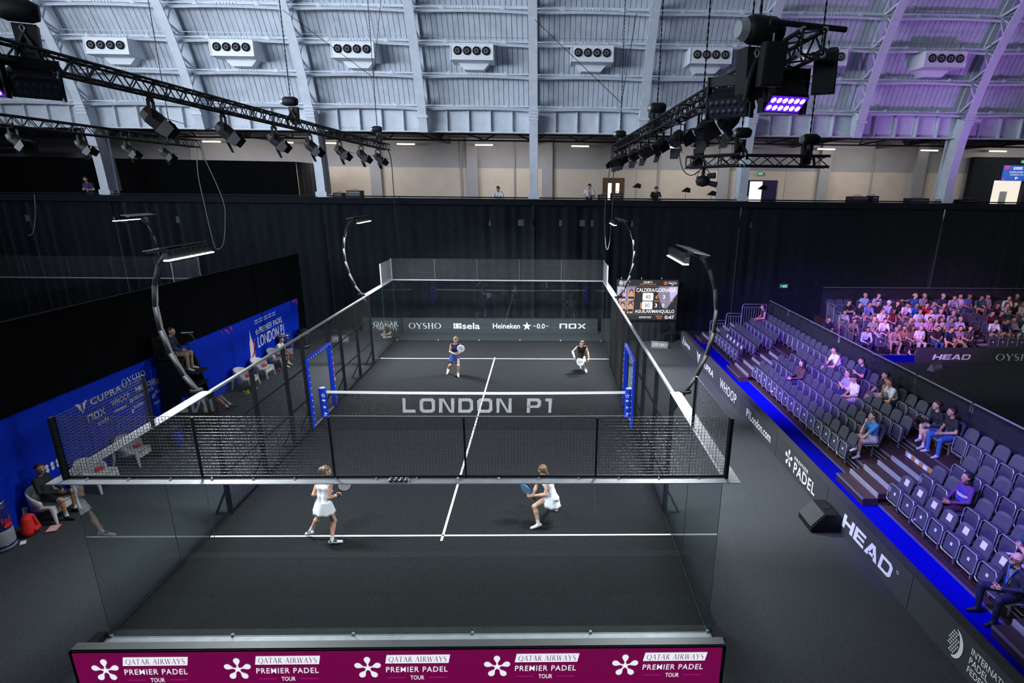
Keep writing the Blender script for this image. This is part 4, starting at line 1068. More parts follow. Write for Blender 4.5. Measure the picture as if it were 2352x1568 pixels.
# ================================================================== RIGGING
def truss(label, p0, p1, s=0.24, name='lighting_truss', step=0.25):
    p0 = Vector(p0); p1 = Vector(p1); L = (p1 - p0).length; d = (p1 - p0) / L
    a = d.cross(Vector((0, 0, 1))).normalized() * (s / 2); u = Vector((0, 0, s / 2))
    t = thing(name, label, 'truss', tuple(p0), 0)
    cs = [a + u, -a + u, -a - u, a - u]
    for c in cs:
        MB().tube([c, c + d * L], 0.025, 8).build('chord', M_BLACK, t)
    b = MB(); n = int(L / step)
    for f in range(4):
        c0, c1 = cs[f], cs[(f + 1) % 4]
        for i in range(n):
            q0, q1 = d * (L * i / n), d * (L * (i + 1) / n)
            if i % 2 == 0: b.bar(c0 + q0, c1 + q1, 0.016)
            else: b.bar(c1 + q0, c0 + q1, 0.016)
            if i % 8 == 0: b.bar(c0 + q0, c1 + q0, 0.02)
    o = b.build('bracing', M_BLACK, t); o['kind'] = 'stuff'
    for q in (0.0, L):
        b = MB()
        for c in cs: b.tube([c + d * (q - 0.01), c + d * (q + 0.012)], 0.032, 10)
        b.build('end_rings', M_STEEL, t)
    return t
truss('long black box truss hanging above the left side of the court', (-5.0, -12.0, 8.95), (-5.0, 10.75, 8.95))
truss('long black box truss hanging above the right side of the court', (5.05, -11.3, 8.80), (5.05, 7.6, 8.80))
truss('thin black box truss hanging over the strip beside the neighbouring court', (-11.0, -6.0, 8.72), (-11.0, 6.0, 8.72))
truss('short black truss carrying two hoists below the right-hand long truss', (5.65, -6.0, 7.83), (7.78, -6.0, 7.83), 0.20)
truss('short angled black truss joining the short truss above the camera cluster', (5.12, -5.6, 7.80), (6.0, -6.35, 7.83), 0.20)

def hoist(x, y, z, label, s=1.0, bag=True, rz=0.0, top=16.0):
    t = thing('chain_hoist', label, 'chain hoist', (x, y, z), rz, 'chain hoists on the trusses')
    MB().tube([(-0.20 * s, 0, 0), (-0.12 * s, 0, 0.01), (0.12 * s, 0, 0.01), (0.20 * s, 0, 0)], [0.09 * s, 0.125 * s, 0.125 * s, 0.09 * s], 12).build('motor_body', M_BLACK, t, smooth=True)
    MB().tube([(-0.26 * s, 0, 0), (-0.19 * s, 0, 0)], [0.07 * s, 0.10 * s], 12).build('motor_cap', M_STEEL, t)
    b = MB(); b.tube([(0, 0.05, -0.12 * s), (0.03, 0.05, -0.17 * s), (0, 0.05, -0.22 * s), (-0.03, 0.05, -0.17 * s)], 0.014, 6, closed=True); b.build('hook', M_STEEL, t)
    for sx in (-1, 1):
        MB().tube([(0, 0.05, -0.22 * s), (sx * 0.11, 0.0, -0.42 * s), (sx * 0.14, 0.0, -0.60 * s)], 0.026, 6).build('sling', M_BLACKRUB, t)
    if bag:
        b = MB(); b.prism([(-0.12, -0.12), (0.12, -0.12), (0.10, -0.55), (-0.04, -0.60), (-0.10, -0.52)], lambda u, v, q: (u * s + 0.02, q * s + 0.16, v * s), -0.09, 0.09); b.build('chain_bag', M_BLACKRUB, t)
    b = MB(); zz = 0.12 * s; k = 0; zt = top - z
    while zz < zt:
        b.bar((0, 0.05, zz), (0, 0.05, zz + 0.07), 0.030 if k % 2 else 0.012, 0.012 if k % 2 else 0.030, up=(0, 1, 0)); zz += 0.06; k += 1
    o = b.build('chain', M_BLACK, t); o['kind'] = 'stuff'
    return t
hoist(-5.0, -8.95, 9.52, 'black and silver chain hoist with a chain bag at the upper left corner', 1.15, rz=0.5)
hoist(-5.0, 0.1, 9.52, 'black chain hoist with bag over the middle of the left truss')
hoist(-5.0, 9.2, 9.58, 'black chain hoist at the far end of the left truss')
hoist(5.05, -2.1, 9.22, 'black chain hoist with bag over the middle of the right truss')
hoist(5.05, 5.6, 9.22, 'black chain hoist at the far end of the right truss')
hoist(-11.0, 4.4, 9.18, 'small black chain hoist on the thin left truss')
hoist(6.05, -6.0, 8.33, 'black chain hoist on the left half of the short truss', 0.8)
hoist(7.40, -6.0, 8.23, 'black chain hoist near the right end of the short truss', 0.8)
hoist(5.30, -5.75, 8.16, 'black chain hoist over the angled short truss', 0.8)
hoist(4.62, -10.9, 8.98, 'large black chain hoist with chain bag at near end of right truss', 1.2, rz=0.3)

# profile spots with barn doors
def barn_spot():
    t = thing('stage_light', 'x', 'stage light')
    b = MB(); b.bar((-0.15, 0, -0.06), (0.15, 0, -0.06), 0.05, 0.02)
    b.bar((-0.15, 0, -0.06), (-0.15, 0, -0.32), 0.05, 0.012, up=(1, 0, 0)); b.bar((0.15, 0, -0.06), (0.15, 0, -0.32), 0.05, 0.012, up=(1, 0, 0))
    b.build('yoke', M_BLACK, t)
    MB().box((0, 0, 0.0), (0.06, 0.08, 0.12)).build('clamp', M_BLACK, t)
    R = Matrix.Rotation(0.75, 3, 'X')
    b = MB(); b.tube([R @ Vector((0, 0.16, 0.0)) + Vector((0, 0, -0.32)), R @ Vector((0, 0.05, 0)) + Vector((0, 0, -0.32)), R @ Vector((0, -0.14, 0)) + Vector((0, 0, -0.32))], [0.09, 0.13, 0.13], 12); b.build('lamp_body', M_BLACK, t)
    b = MB(); b.tube([R @ Vector((0, -0.141, 0)) + Vector((0, 0, -0.32)), R @ Vector((0, -0.146, 0)) + Vector((0, 0, -0.32))], 0.115, 14); b.build('lens', mat('dark_lens', (0.012, 0.014, 0.03), 0.55), t)
    for k in range(4):
        w = 0.13; ang = k * PI / 2
        q = [(-w, 0, w), (w, 0, w), (w * 0.72, -0.19, w * 1.75), (-w * 0.72, -0.19, w * 1.75)]
        q2 = [(x, y, z + 0.006) for x, y, z in q]
        Ry = Matrix.Rotation(ang, 3, 'Y')
        vs = [R @ (Ry @ Vector(p) + Vector((0, -0.15, 0))) + Vector((0, 0, -0.32)) for p in q + q2]
        MB().add(vs, [(0, 1, 2, 3), (7, 6, 5, 4), (0, 4, 5, 1), (1, 5, 6, 2), (2, 6, 7, 3), (3, 7, 4, 0)]).build('barn_door', M_BLACK, t)
    return t
bs = barn_spot(); first = True
def place_spot(x, y, z, rz, label, s=1.0):
    global first
    if first:
        o = bs; first = False; o.location = (x, y, z); o.rotation_euler = (0, 0, rz); o['label'] = label; o['group'] = 'stage lights under the trusses'
    else: o = copy_tree(bs, None, (x, y, z), rz, label, 'stage lights under the trusses')
    o.scale = (s, s, s)
ordn = ORD
for i, y in enumerate((-6.35, -3.8, -1.2, 1.3, 4.05, 6.6, 9.05)):
    place_spot(-5.0, y, 8.80, 1.9 - 0.1 * i, 'black stage light under the left truss, %s from its near end' % ordn[i], 1.15)
for i, y in enumerate((-8.5, -7.0, -4.7, -2.65, -0.3, 1.9, 4.4, 5.5, 7.0)):
    place_spot(5.05, y, 8.66, -1.2 + 0.25 * (i % 3), 'black stage light with barn doors under the right truss, %s from its near end' % ordn[i], 1.05)
for i, y in enumerate((-2.2, 0.05, 2.0, 3.9)):
    place_spot(-11.0, y, 8.62, 1.7, 'black stage light under the thin left truss, %s from its near end' % ordn[i])

# LED wash panels with two rows of lenses
def wash(x, y, z, rz, label, lit, tilt=-0.55):
    t = thing('wash_light', label, 'stage light', (x, y, z), rz)
    b = MB(); b.bb(-0.31, 0.31, -0.03, 0.03, -0.02, 0.10); b.bb(-0.31, -0.29, -0.06, 0.06, -0.42, 0.10); b.bb(0.29, 0.31, -0.06, 0.06, -0.42, 0.10); b.build('yoke', M_BLACK, t)
    R = Matrix.Rotation(tilt, 3, 'X'); c = Vector((0, 0, -0.24))
    def tr(p): return tuple(R @ Vector(p) + c)
    b = MB(); b.prism([(-0.27, -0.14), (0.27, -0.14), (0.27, 0.10), (0.22, 0.16), (-0.22, 0.16), (-0.27, 0.10)], lambda u, v, q: tr((u, q, v)), -0.10, 0.16); bd = b.build('lamp_body', M_BLACK, t)
    b = MB(); b.prism([(-0.25, -0.12), (0.25, -0.12), (0.25, 0.11), (-0.25, 0.11)], lambda u, v, q: tr((u, q, v)), -0.105, -0.10)
    b.build('lens_panel', emis('violet_panel', (0.10, 0.01, 0.75), 1.2) if lit else mat('dark_lens', (0.02, 0.025, 0.05), 0.1), t)
    for j in range(2):
        for i in range(6):
            b = MB(); cc = (-0.205 + 0.082 * i, -0.107, -0.06 + 0.11 * j)
            vs = [tr((cc[0] + 0.034 * math.cos(q * PI / 5), cc[1], cc[2] + 0.040 * math.sin(q * PI / 5))) for q in range(10)] + [tr((cc[0], cc[1] - 0.02, cc[2]))]
            b.add(vs, [(q, (q + 1) % 10, 10) for q in range(10)]).build('led_lens', emis('violet_led', (0.75, 0.40, 1.0), 3.0) if lit else MATS['dark_lens'], t)
    return t
wash(5.15, -10.35, 8.62, 0.25, 'lit violet LED wash light hanging at the near end of the right truss', True, 0.85)
wash(4.62, -9.9, 8.60, -0.7, 'unlit black LED wash light beside the violet one on the right truss', False, 0.5)
wash(-5.25, -9.55, 8.78, 0.2, 'lit violet LED wash light at the left edge on the left truss', True, 0.85)
wash(-4.80, -9.2, 8.80, 0.9, 'unlit black LED wash light next to the violet one on the left truss', False, 0.6)

# loudspeakers
def speaker(x, y, z, rz, tilt, label):
    t = thing('loudspeaker', label, 'loudspeaker', (x, y, z), rz, 'loudspeakers at the near end of the right truss')
    R = Matrix.Rotation(tilt, 3, 'X')
    b = MB(); b.prism([(-0.17, -0.15), (0.17, -0.15), (0.12, 0.16), (-0.12, 0.16)], lambda u, v, q: tuple(R @ Vector((u, v, q))), -0.30, 0.30); b.build('cabinet', M_BLACKRUB, t)
    b = MB(); b.prism([(-0.155, -0.165), (0.155, -0.165), (0.155, -0.15), (-0.155, -0.15)], lambda u, v, q: tuple(R @ Vector((u, v, q))), -0.27, 0.27); b.build('grille', M_BLACK, t)
    b = MB(); b.prism([(-0.08, -0.03), (0.08, -0.03), (0.08, 0.05), (-0.08, 0.05)], lambda u, v, q: tuple(R @ Vector((u, v, q))), 0.30, 0.312); b.build('handle', M_BLACK, t)
    b = MB(); b.tube([R @ Vector((0, 0, 0.30)), R @ Vector((0, 0, 0.30)) + Vector((0, 0, 0.12))], 0.015, 6); b.build('bracket', M_STEEL, t)
    t.scale = (0.74, 0.74, 0.74)
    return t
speaker(4.70, -11.05, 8.62, 0.1, 0.12, 'black loudspeaker hanging left of the right truss end')
speaker(5.38, -10.95, 8.58, -0.5, 0.35, 'black loudspeaker tilted outward at the right side of the right truss end')
b = MB(); b.tube([(4.62, -11.15, 9.02), (5.5, -11.05, 8.98)], 0.03, 8)
tag(b.build('hanging_bar', M_BLACK), 'black scaffold bar lying across the near end of the right truss', 'bar')

# robotic camera cluster
t = thing('camera_rig', 'cluster of black broadcast cameras with loose cables hanging below the angled short truss', 'camera rig', (5.42, -5.7, 7.45))
MB().tube([(0, 0, 0.25), (0, 0, 0.08)], 0.03, 8).build('stem', M_BLACK, t)
MB().lathe([(0.02, -0.12), (0.12, -0.09), (0.15, 0.0), (0.12, 0.08), (0.02, 0.1)], (0, 0, 0), 14).build('camera_body', M_BLACK, t, smooth=True)
MB().tube([(0.08, -0.02, 0.09), (0.22, -0.10, 0.10)], [0.05, 0.06], 10).build('camera_lens', M_BLACKRUB, t)
MB().tube([(0.10, -0.02, -0.04), (0.26, -0.10, -0.08)], [0.045, 0.06], 10).build('camera_lens', M_BLACKRUB, t)
for k in range(6):
    a = k * 1.05
    MB().tube([(0.02 * k - 0.05, 0, 0.28), (0.16 * math.cos(a), 0.12 * math.sin(a), 0.14), (0.14 * math.cos(a + 0.5), 0.14 * math.sin(a + 0.5), -0.05), (0.03, 0, -0.10)], 0.007, 5).build('cable', mat('violet_cable', (0.10, 0.07, 0.28), 0.5) if k % 2 else M_BLACK, t)
# hanging cables
def cable(name, label, pts, r=0.02, m=M_BLACK):
    # smooth the polyline
    P = [Vector(p) for p in pts]; out = []
    for i in range(len(P) - 1):
        p0, p1, p2, p3 = P[max(i - 1, 0)], P[i], P[i + 1], P[min(i + 2, len(P) - 1)]
        for k in range(6):
            t_ = k / 6
            out.append(0.5 * ((2 * p1) + (p2 - p0) * t_ + (2 * p0 - 5 * p1 + 4 * p2 - p3) * t_ ** 2 + (3 * p1 - p0 - 3 * p2 + p3) * t_ ** 3))
    out.append(P[-1])
    return tag(MB().tube(out, r, 6).build(name, m), label, 'cable')
cable('hanging_cable', 'black cable looping down from the far end of the left truss', [(-5.0, 10.75, 8.86), (-5.05, 11.5, 8.4), (-5.03, 11.5, 6.8), (-4.99, 11.5, 4.96), (-4.95, 11.5, 4.37), (-4.9, 11.5, 4.96), (-4.93, 11.6, 6.0), (-4.95, 12.2, 6.72)], 0.022)
cable('hanging_cable', 'dark cable hanging in a long loop from the far end of the right truss', [(5.05, 7.58, 8.70), (5.07, 7.6, 6.95), (5.02, 7.6, 5.34), (4.93, 7.6, 4.75), (4.83, 7.6, 4.97), (4.75, 7.6, 6.06), (4.78, 7.6, 6.86), (4.95, 7.55, 8.66)], 0.018, mat('grey_cable', (0.05, 0.05, 0.055), 0.6))
cable('hanging_cable', 'pale cable hanging in a loop from the end of the thin left truss', [(-11.0, 5.98, 8.62), (-11.13, 6.0, 7.62), (-11.07, 6.0, 6.49), (-10.98, 6.0, 5.25), (-10.87, 6.0, 4.79), (-10.58, 6.0, 5.0), (-10.38, 6.0, 5.84), (-10.35, 6.0, 6.75), (-10.9, 5.95, 8.60)], 0.016, mat('pale_cable', (0.12, 0.125, 0.13), 0.6))
cable('hanging_cable', 'pale cable at the left edge hanging from the gallery front', [(-22.6, 12.3, 6.7), (-22.5, 12.0, 5.9), (-22.4, 11.6, 5.2), (-22.6, 11.6, 4.85), (-22.8, 11.6, 4.8)], 0.025, MATS['pale_cable'])
cable('hanging_cable', 'thin black cable looping below the right truss to the camera cluster', [(5.05, -5.0, 8.6), (4.95, -5.4, 8.1), (5.0, -5.6, 7.7), (5.15, -5.7, 7.55), (5.32, -5.7, 7.62)], 0.010)
# chains of the roof slings
def sling_chain(label, a, k, bpt, c):
    t = thing('bridle_chain', label, 'chain', (0, 0, 0))
    MB().tube([a, k], 0.012, 5).build('wire_leg', M_BLACK, t); MB().tube([bpt, k], 0.012, 5).build('wire_leg', M_BLACK, t)
    b = MB(); P = Vector(k); Q = Vector(c); n = max(3, int((P - Q).length / 0.08))
    for i in range(n):
        b.bar(P.lerp(Q, i / n), P.lerp(Q, (i + 0.8) / n), 0.03 if i % 2 else 0.012, 0.012 if i % 2 else 0.03)
    o = b.build('links', M_BLACK, t); o['kind'] = 'stuff'
sling_chain('two-legged wire and chain sling dropping to the far hoist of the left truss', (-8.7, 9.9, 14.2), (-5.0, 9.25, 11.6), (-4.3, 9.0, 15.0), (-5.0, 9.2, 9.7))
sling_chain('two-legged wire and chain sling dropping to the far hoist of the right truss', (1.8, 8.2, 13.6), (5.05, 5.65, 10.3), (5.6, 6.6, 13.5), (5.05, 5.6, 9.35))
# ================================================================== SEATING
def make_seat():
    """folding stadium seat, faces local -Y, origin on its step"""
    t = thing('stadium_seat', 'x', 'seat')
    # backrest: curved shell with rounded top corners
    b = MB(); n = 8; prof = [(-0.20, 0.46), (-0.215, 0.62), (-0.21, 0.82), (-0.17, 0.885), (-0.09, 0.91), (0.09, 0.91), (0.17, 0.885), (0.21, 0.82), (0.215, 0.62), (0.20, 0.46)]
    f = lambda u, v, q: (u, q + 0.17 + (v - 0.46) * 0.24 - 0.9 * u * u * 0.6, v)
    b.prism(prof, f, 0, 0.025); b.build('backrest', M_SEAT, t)
    # seat pan folded upright
    b = MB(); b.prism([(-0.19, 0.40), (0.19, 0.40), (0.20, 0.50), (0.20, 0.72), (0.15, 0.765), (-0.15, 0.765), (-0.20, 0.72), (-0.20, 0.50)], lambda u, v, q: (u, q - 0.02 + (v - 0.4) * 0.12, v - 0.11), 0, 0.07); pan = b.build('seat_pan', M_SEAT, t)
    b = MB(); b.tube([(-0.22, -0.045, 0.30), (-0.22, -0.02, 0.61), (-0.17, -0.012, 0.67), (0.17, -0.012, 0.67), (0.22, -0.02, 0.61), (0.22, -0.045, 0.30), (0.17, -0.05, 0.26), (-0.17, -0.05, 0.26)], 0.013, 6, closed=True); b.build('pan_frame', M_SEATFRAME, t)
    b = MB(); b.bar((0, 0.12, 0.0), (0, 0.10, 0.42), 0.05, 0.03); b.bar((-0.23, 0.10, 0.40), (0.23, 0.10, 0.40), 0.03, 0.03); b.build('bracket', M_STEEL, t)
    return t
def make_open_seat():
    t = thing('stadium_seat', 'x', 'seat')
    b = MB(); prof = [(-0.20, 0.46), (-0.215, 0.62), (-0.21, 0.82), (-0.17, 0.885), (-0.09, 0.91), (0.09, 0.91), (0.17, 0.885), (0.21, 0.82), (0.215, 0.62), (0.20, 0.46)]
    b.prism(prof, lambda u, v, q: (u, q + 0.17 + (v - 0.46) * 0.24 - 0.54 * u * u, v), 0, 0.025); b.build('backrest', M_SEAT, t)
    MB().box((0, -0.05, 0.42), (0.40, 0.40, 0.05)).build('seat_pan', M_SEAT, t)
    b = MB(); b.tube([(-0.21, 0.15, 0.41), (-0.21, -0.2, 0.405), (-0.17, -0.25, 0.405), (0.17, -0.25, 0.405), (0.21, -0.2, 0.405), (0.21, 0.15, 0.41)], 0.013, 6); b.build('pan_frame', M_SEATFRAME, t)
    b = MB(); b.bar((0, 0.12, 0.0), (0, 0.10, 0.40), 0.05, 0.03); b.bar((-0.23, 0.10, 0.38), (0.23, 0.10, 0.38), 0.03, 0.03); b.build('bracket', M_STEEL, t)
    return t
seat0 = make_seat(); seat1 = make_open_seat()
seat_used = {0: False, 1: False}
M_CARD = mat('white_card', (0.75, 0.76, 0.80), 0.7)
def put_seat(x, y, z, rz, label, group, opened=False, card=False, num=False):
    src = seat1 if opened else seat0; k = 1 if opened else 0
    o = copy_tree(src, None, (x, y, z), rz, label, group)
    if card or num:
        for ch in o.children:
            if ch.name.startswith('backrest') and card:
                q = CARD.copy() if CARD is not None else None
                COL.objects.link(q); q.parent = ch
            if ch.name.startswith('seat_pan') and num:
                q = NUM.copy(); COL.objects.link(q); q.parent = ch
    return o
# card prototypes are kept as meshes only
cm = bpy.data.meshes.new('reserved_card'); 
_vs = [(-0.07, 0.212, 0.71), (0.07, 0.212, 0.71), (0.07, 0.246, 0.85), (-0.07, 0.246, 0.85)]
cm.from_pydata(_vs + [(a, b_ - 0.006, c) for a, b_, c in _vs], [], [(0, 1, 2, 3), (7, 6, 5, 4), (0, 4, 5, 1), (1, 5, 6, 2), (2, 6, 7, 3), (3, 7, 4, 0)]); cm.materials.append(M_CARD)
nm_ = bpy.data.meshes.new('number_plate')
_vs = [(-0.03, -0.005, 0.45), (0.03, -0.005, 0.45), (0.03, 0.002, 0.51), (-0.03, 0.002, 0.51)]
nm_.from_pydata([(a, b_ - 0.004, c) for a, b_, c in _vs] + [(a, b_ - 0.012, c) for a, b_, c in _vs], [], [(0, 1, 2, 3), (7, 6, 5, 4), (0, 4, 5, 1), (1, 5, 6, 2), (2, 6, 7, 3), (3, 7, 4, 0)]); nm_.materials.append(M_CARD)
CARD = bpy.data.objects.new('reserved_card', cm); NUM = bpy.data.objects.new('number_plate', nm_)

# ---- main stand on the right: rows run along Y, seats face -X
ROWX = [10.38 + 0.70 * k for k in range(4)]; ROWZ = [0.06 + 0.25 * k for k in range(4)]
sd = thing('seating_stand', 'stepped grandstand platform with brown boards on the right of the court', 'grandstand', (0, 0, 0))
for k in range(4):
    xa = 10.30 if k == 0 else ROWX[k] - 0.36
    MB().bb(xa, 13.05, -14.0, 9.6, (ROWZ[k] - 0.25) if k else 0.0, ROWZ[k] - 0.002).build('row_deck', M_STEP, sd)
    MB().bb(xa - 0.012, xa, -14.0, 9.6, ROWZ[k] - 0.06, ROWZ[k]).build('nosing', M_STEEL, sd)
AIS = [(9.6, 10.9), (3.78, 5.43), (-5.75, -4.4), (-11.6, -10.05)]
for ya, yb in AIS:
    for s_ in range(6):
        xa = 9.90 + 0.347 * s_; z = 0.20 + 0.1265 * s_
        if s_ < 1: MB().bb(xa, xa + 0.36, ya, yb, 0.006, z).build('step', M_STEP, sd)
        else: MB().bb(xa, xa + 0.36, ya, yb, z - 0.14, z).build('step', M_STEP, sd)
        MB().bb(xa - 0.02, xa + 0.0, ya, yb, z - (0.05 if s_ == 0 else 0.13), z + 0.002).build('step_edge', M_ALU if s_ else M_STEEL, sd)
    if ya == -5.75:
        M = frame((9.90 + 0.347 * 5 - 0.022, 0, 0.20 + 0.1265 * 5 - 0.065), (0, -1, 0), (0, 0, 1))
        for q in range(4):
            u = 4.5 + 0.33 * q
            polys('sponsor_sticker', [rect(u, -0.055, u + 0.16, 0.05)], M_WHITE, sd, M, 0.004); polys('sponsor_sticker', [rect(u + 0.18, -0.055, u + 0.30, 0.05)], mat('sticker_orange', (0.6, 0.25, 0.03), 0.6), sd, M, 0.004)
PEOPLE_SEATS = {(4, 9.0): 1}
occupied = {}   # filled with (row, index) from the people list below
FOLK = [  # row, y, key
    (4, 9.25, 'w1'), (2, 1.20, 'w2'), (4, 1.55, 'm3'), (4, 0.10, 'm4'), (3, -0.62, 'm5'), (3, -0.98, 'm6'), (4, -1.40, 'm7'), (4, -1.85, 'm8'),
    (2, -3.45, 'b9'), (4, -4.35, 'w10'), (4, -4.85, 'm11'), (2, -7.30, 'w12'), (2, -9.08, 'm13'), (1, -9.72, 'm14')]
rown = ['front', 'second', 'third', 'top']
for k in range(4):
    ys = []
    blocks = [(9.2, 5.55), (3.65, -4.3), (-5.9, -9.95)]
    if k == 3: blocks = [(9.2, -9.95)]
    for a, c in blocks:
        n = int((a - c) / 0.502)
        ys += [(a - 0.25 - 0.502 * i, a) for i in range(n)]
    folk = [f for f in FOLK if f[0] == k + 1]
    for f in folk:
        j = min(range(len(ys)), key=lambda i: abs(ys[i][0] - f[1])); occupied[(k, round(ys[j][0], 3))] = f[2]
    zc = {}
    for y, blk in ys:
        who = occupied.get((k, round(y, 3)))
        far_b = 'far' if y > 5 else ('middle' if y > -5 else 'near')
        zc[far_b] = zc.get(far_b, 0) + 1; nth = ordn[zc[far_b] - 1]
        if who:
            put_seat(ROWX[k], y, ROWZ[k], -PI / 2, 'occupied grey seat, %s row, %s block of right stand, %s from far end' % (rown[k], far_b, nth), 'occupied seats of the right stand', opened=True)
        else:
            card = (k == 0 and (y > 5.4 or y < -5.5) and -9.2 < y < 8.2)
            put_seat(ROWX[k], y, ROWZ[k], -PI / 2, 'empty grey seat%s, %s row, %s block, right stand, %s from far end' % (' with white card' if card else '', rown[k], far_b, nth), 'empty folding seats of the right stand', card=card, num=(k == 0))
# tubular support rails under the rows
for k in range(4):
    for z in (0.10, 0.2):
        MB().tube([(ROWX[k] + 0.16, -9.9, ROWZ[k] + z), (ROWX[k] + 0.16, 9.2, ROWZ[k] + z)], 0.014, 6).build('support_rail', M_STEEL, sd)
# backing drape and top rail
dr = drape_mesh((12.98, -14), (12.98, 9.6), 0.6, 2.16, 2.16, 0.025, 0.9, 0.15, 41).build('backing_drape', M_GREYDRAPE, smooth=True)
tag(dr, 'charcoal cloth backing along the top row of the right stand', 'drape')
y = 9.55; i = 0
while y > -13:
    q = y - 2.35
    MB().tube([(13.0, y - 0.04, 1.95), (13.0, y - 0.04, 2.20), (13.0, q + 0.04, 2.20), (13.0, q + 0.04, 1.95)], 0.025, 8).build('rail_section', M_STEEL, dr); y = q
# stepped end railings at the far end of the stand
def railing(x0, x1, y, z0, z1, label, alongy=False):
    t = thing('guard_rail', label, 'railing', (x0, y, z0))
    L = x1 - x0; Hh = z1 - z0
    P = (lambda u, z: (0, u, z)) if alongy else (lambda u, z: (u, 0, z))
    MB().tube([P(0, 0), P(0, Hh - 0.06), P(0.06, Hh), P(L, Hh), P(L, 0)], 0.022, 8).build('frame', M_STEEL, t)
    MB().tube([P(0, Hh - 0.14), P(L, Hh - 0.14)], 0.014, 6).build('upper_rail', M_STEEL, t)
    n = int(L / 0.11)
    bar = None
    for i in range(1, n):
        if bar is None: bar = MB().tube([P(0, 0.02), P(0, Hh - 0.14)], 0.009, 5).build('bar', M_STEEL, t, loc=P(L * i / n, 0))
        else:
            c = bar.copy(); COL.objects.link(c); c.parent = t; c.location = P(L * i / n, 0)
    return t
railing(10.25, 10.98, 9.62, 0.06, 1.20, 'low grey tubular guard rail at the far end of the right stand')
railing(11.0, 11.72, 9.62, 0.35, 1.55, 'middle grey tubular guard rail at the far end of the right stand')
railing(11.74, 12.9, 9.62, 0.65, 2.0, 'tall grey tubular guard rail at the far end of the right stand')

# ---- crowded stand at the far right: rows run along X, seats face -Y
R2Y = [8.10 + 0.70 * k for k in range(5)]; R2Z = [0.06 + 0.25 * k for k in range(5)]
sd2 = thing('seating_stand', 'stepped grandstand platform under the crowd at the far right', 'grandstand', (0, 0, 0))
for k in range(5):
    MB().bb(16.3, 31, R2Y[k] - 0.36, 11.75, (R2Z[k] - 0.25) if k else 0.0, R2Z[k] - 0.002).build('row_deck', M_STEP, sd2)
    MB().bb(16.3, 31, R2Y[k] - 0.372, R2Y[k] - 0.36, R2Z[k] - 0.06, R2Z[k]).build('nosing', M_STEEL, sd2)
for s_ in range(7):
    ya = 7.6 + 0.35 * s_; z = 0.18 + 0.125 * s_
    MB().bb(22.25, 23.15, ya, ya + 0.36, z - 0.12, z).build('step', M_STEP, sd2)
    MB().bb(22.25, 23.15, ya - 0.015, ya, z - 0.11, z + 0.002).build('step_edge', M_ALU, sd2)
d2_ = drape_mesh((16.6, 11.85), (31, 11.85), 0.5, 2.46, 2.46, 0.025, 0.9, 0.15, 43).build('backing_drape', M_GREYDRAPE, smooth=True)
tag(d2_, 'charcoal cloth backing behind the crowd at the far right', 'drape')
MB().tube([(16.6, 11.83, 2.48), (31, 11.83, 2.48)], 0.02, 6).build('top_rail', M_STEEL, d2_)
for k, (z0, z1) in enumerate(((0.06, 1.15), (0.3, 1.45), (0.56, 1.75), (0.8, 2.1))):
    railing(16.34, 16.34 + 0.66, 7.77 + 0.70 * k, R2Z[k], R2Z[k] + 1.12, 'grey guard rail, %s of four stepping up the left end of the crowded stand' % ordn[k], alongy=True)
fb3 = thing('advertising_board', 'dark board reading HEAD and OYSHO in front of the crowded stand', 'advertising board', (0, 6.54, 0))
MB().bb(18.72, 31, 0, 0.2, 0, 0.66).build('board_body', M_BOARD, fb3)
M = frame((0, -0.002, 0), (1, 0, 0), (0, 0, 1))
block('HEAD', 1.72, 0.24, M_WHITE, fb3, M, 20.25, 0.27, shear=0.12, gap=0.10); serif('OYSHO', 1.9, 0.30, M_WHITE, fb3, M, 23.2, 0.27)
# low stool on the carpet by the stand
t = thing('camera_stool', 'small dark stool with pale legs on the blue carpet below the crowd', 'stool', (17.6, 7.2, 0))
MB().box((0, 0, 0.42), (0.34, 0.30, 0.05)).build('seat', M_BLACKRUB, t)
for sx in (-1, 1):
    for sy in (-1, 1): MB().tube([(sx * 0.15, sy * 0.13, 0.42), (sx * 0.18, sy * 0.16, 0)], 0.012, 6).build('leg', M_CHROME, t)
# red court board glimpsed at the right edge
t = thing('red_board', 'dark red board glimpsed at the right edge beyond the stand drape', 'board', (19.4, -0.9, 0), 0.0)
MB().bb(-0.9, 1.2, 0, 0.12, 0, 0.75).build('board_body', mat('dark_red_board', (0.16, 0.004, 0.03), 0.6), t)
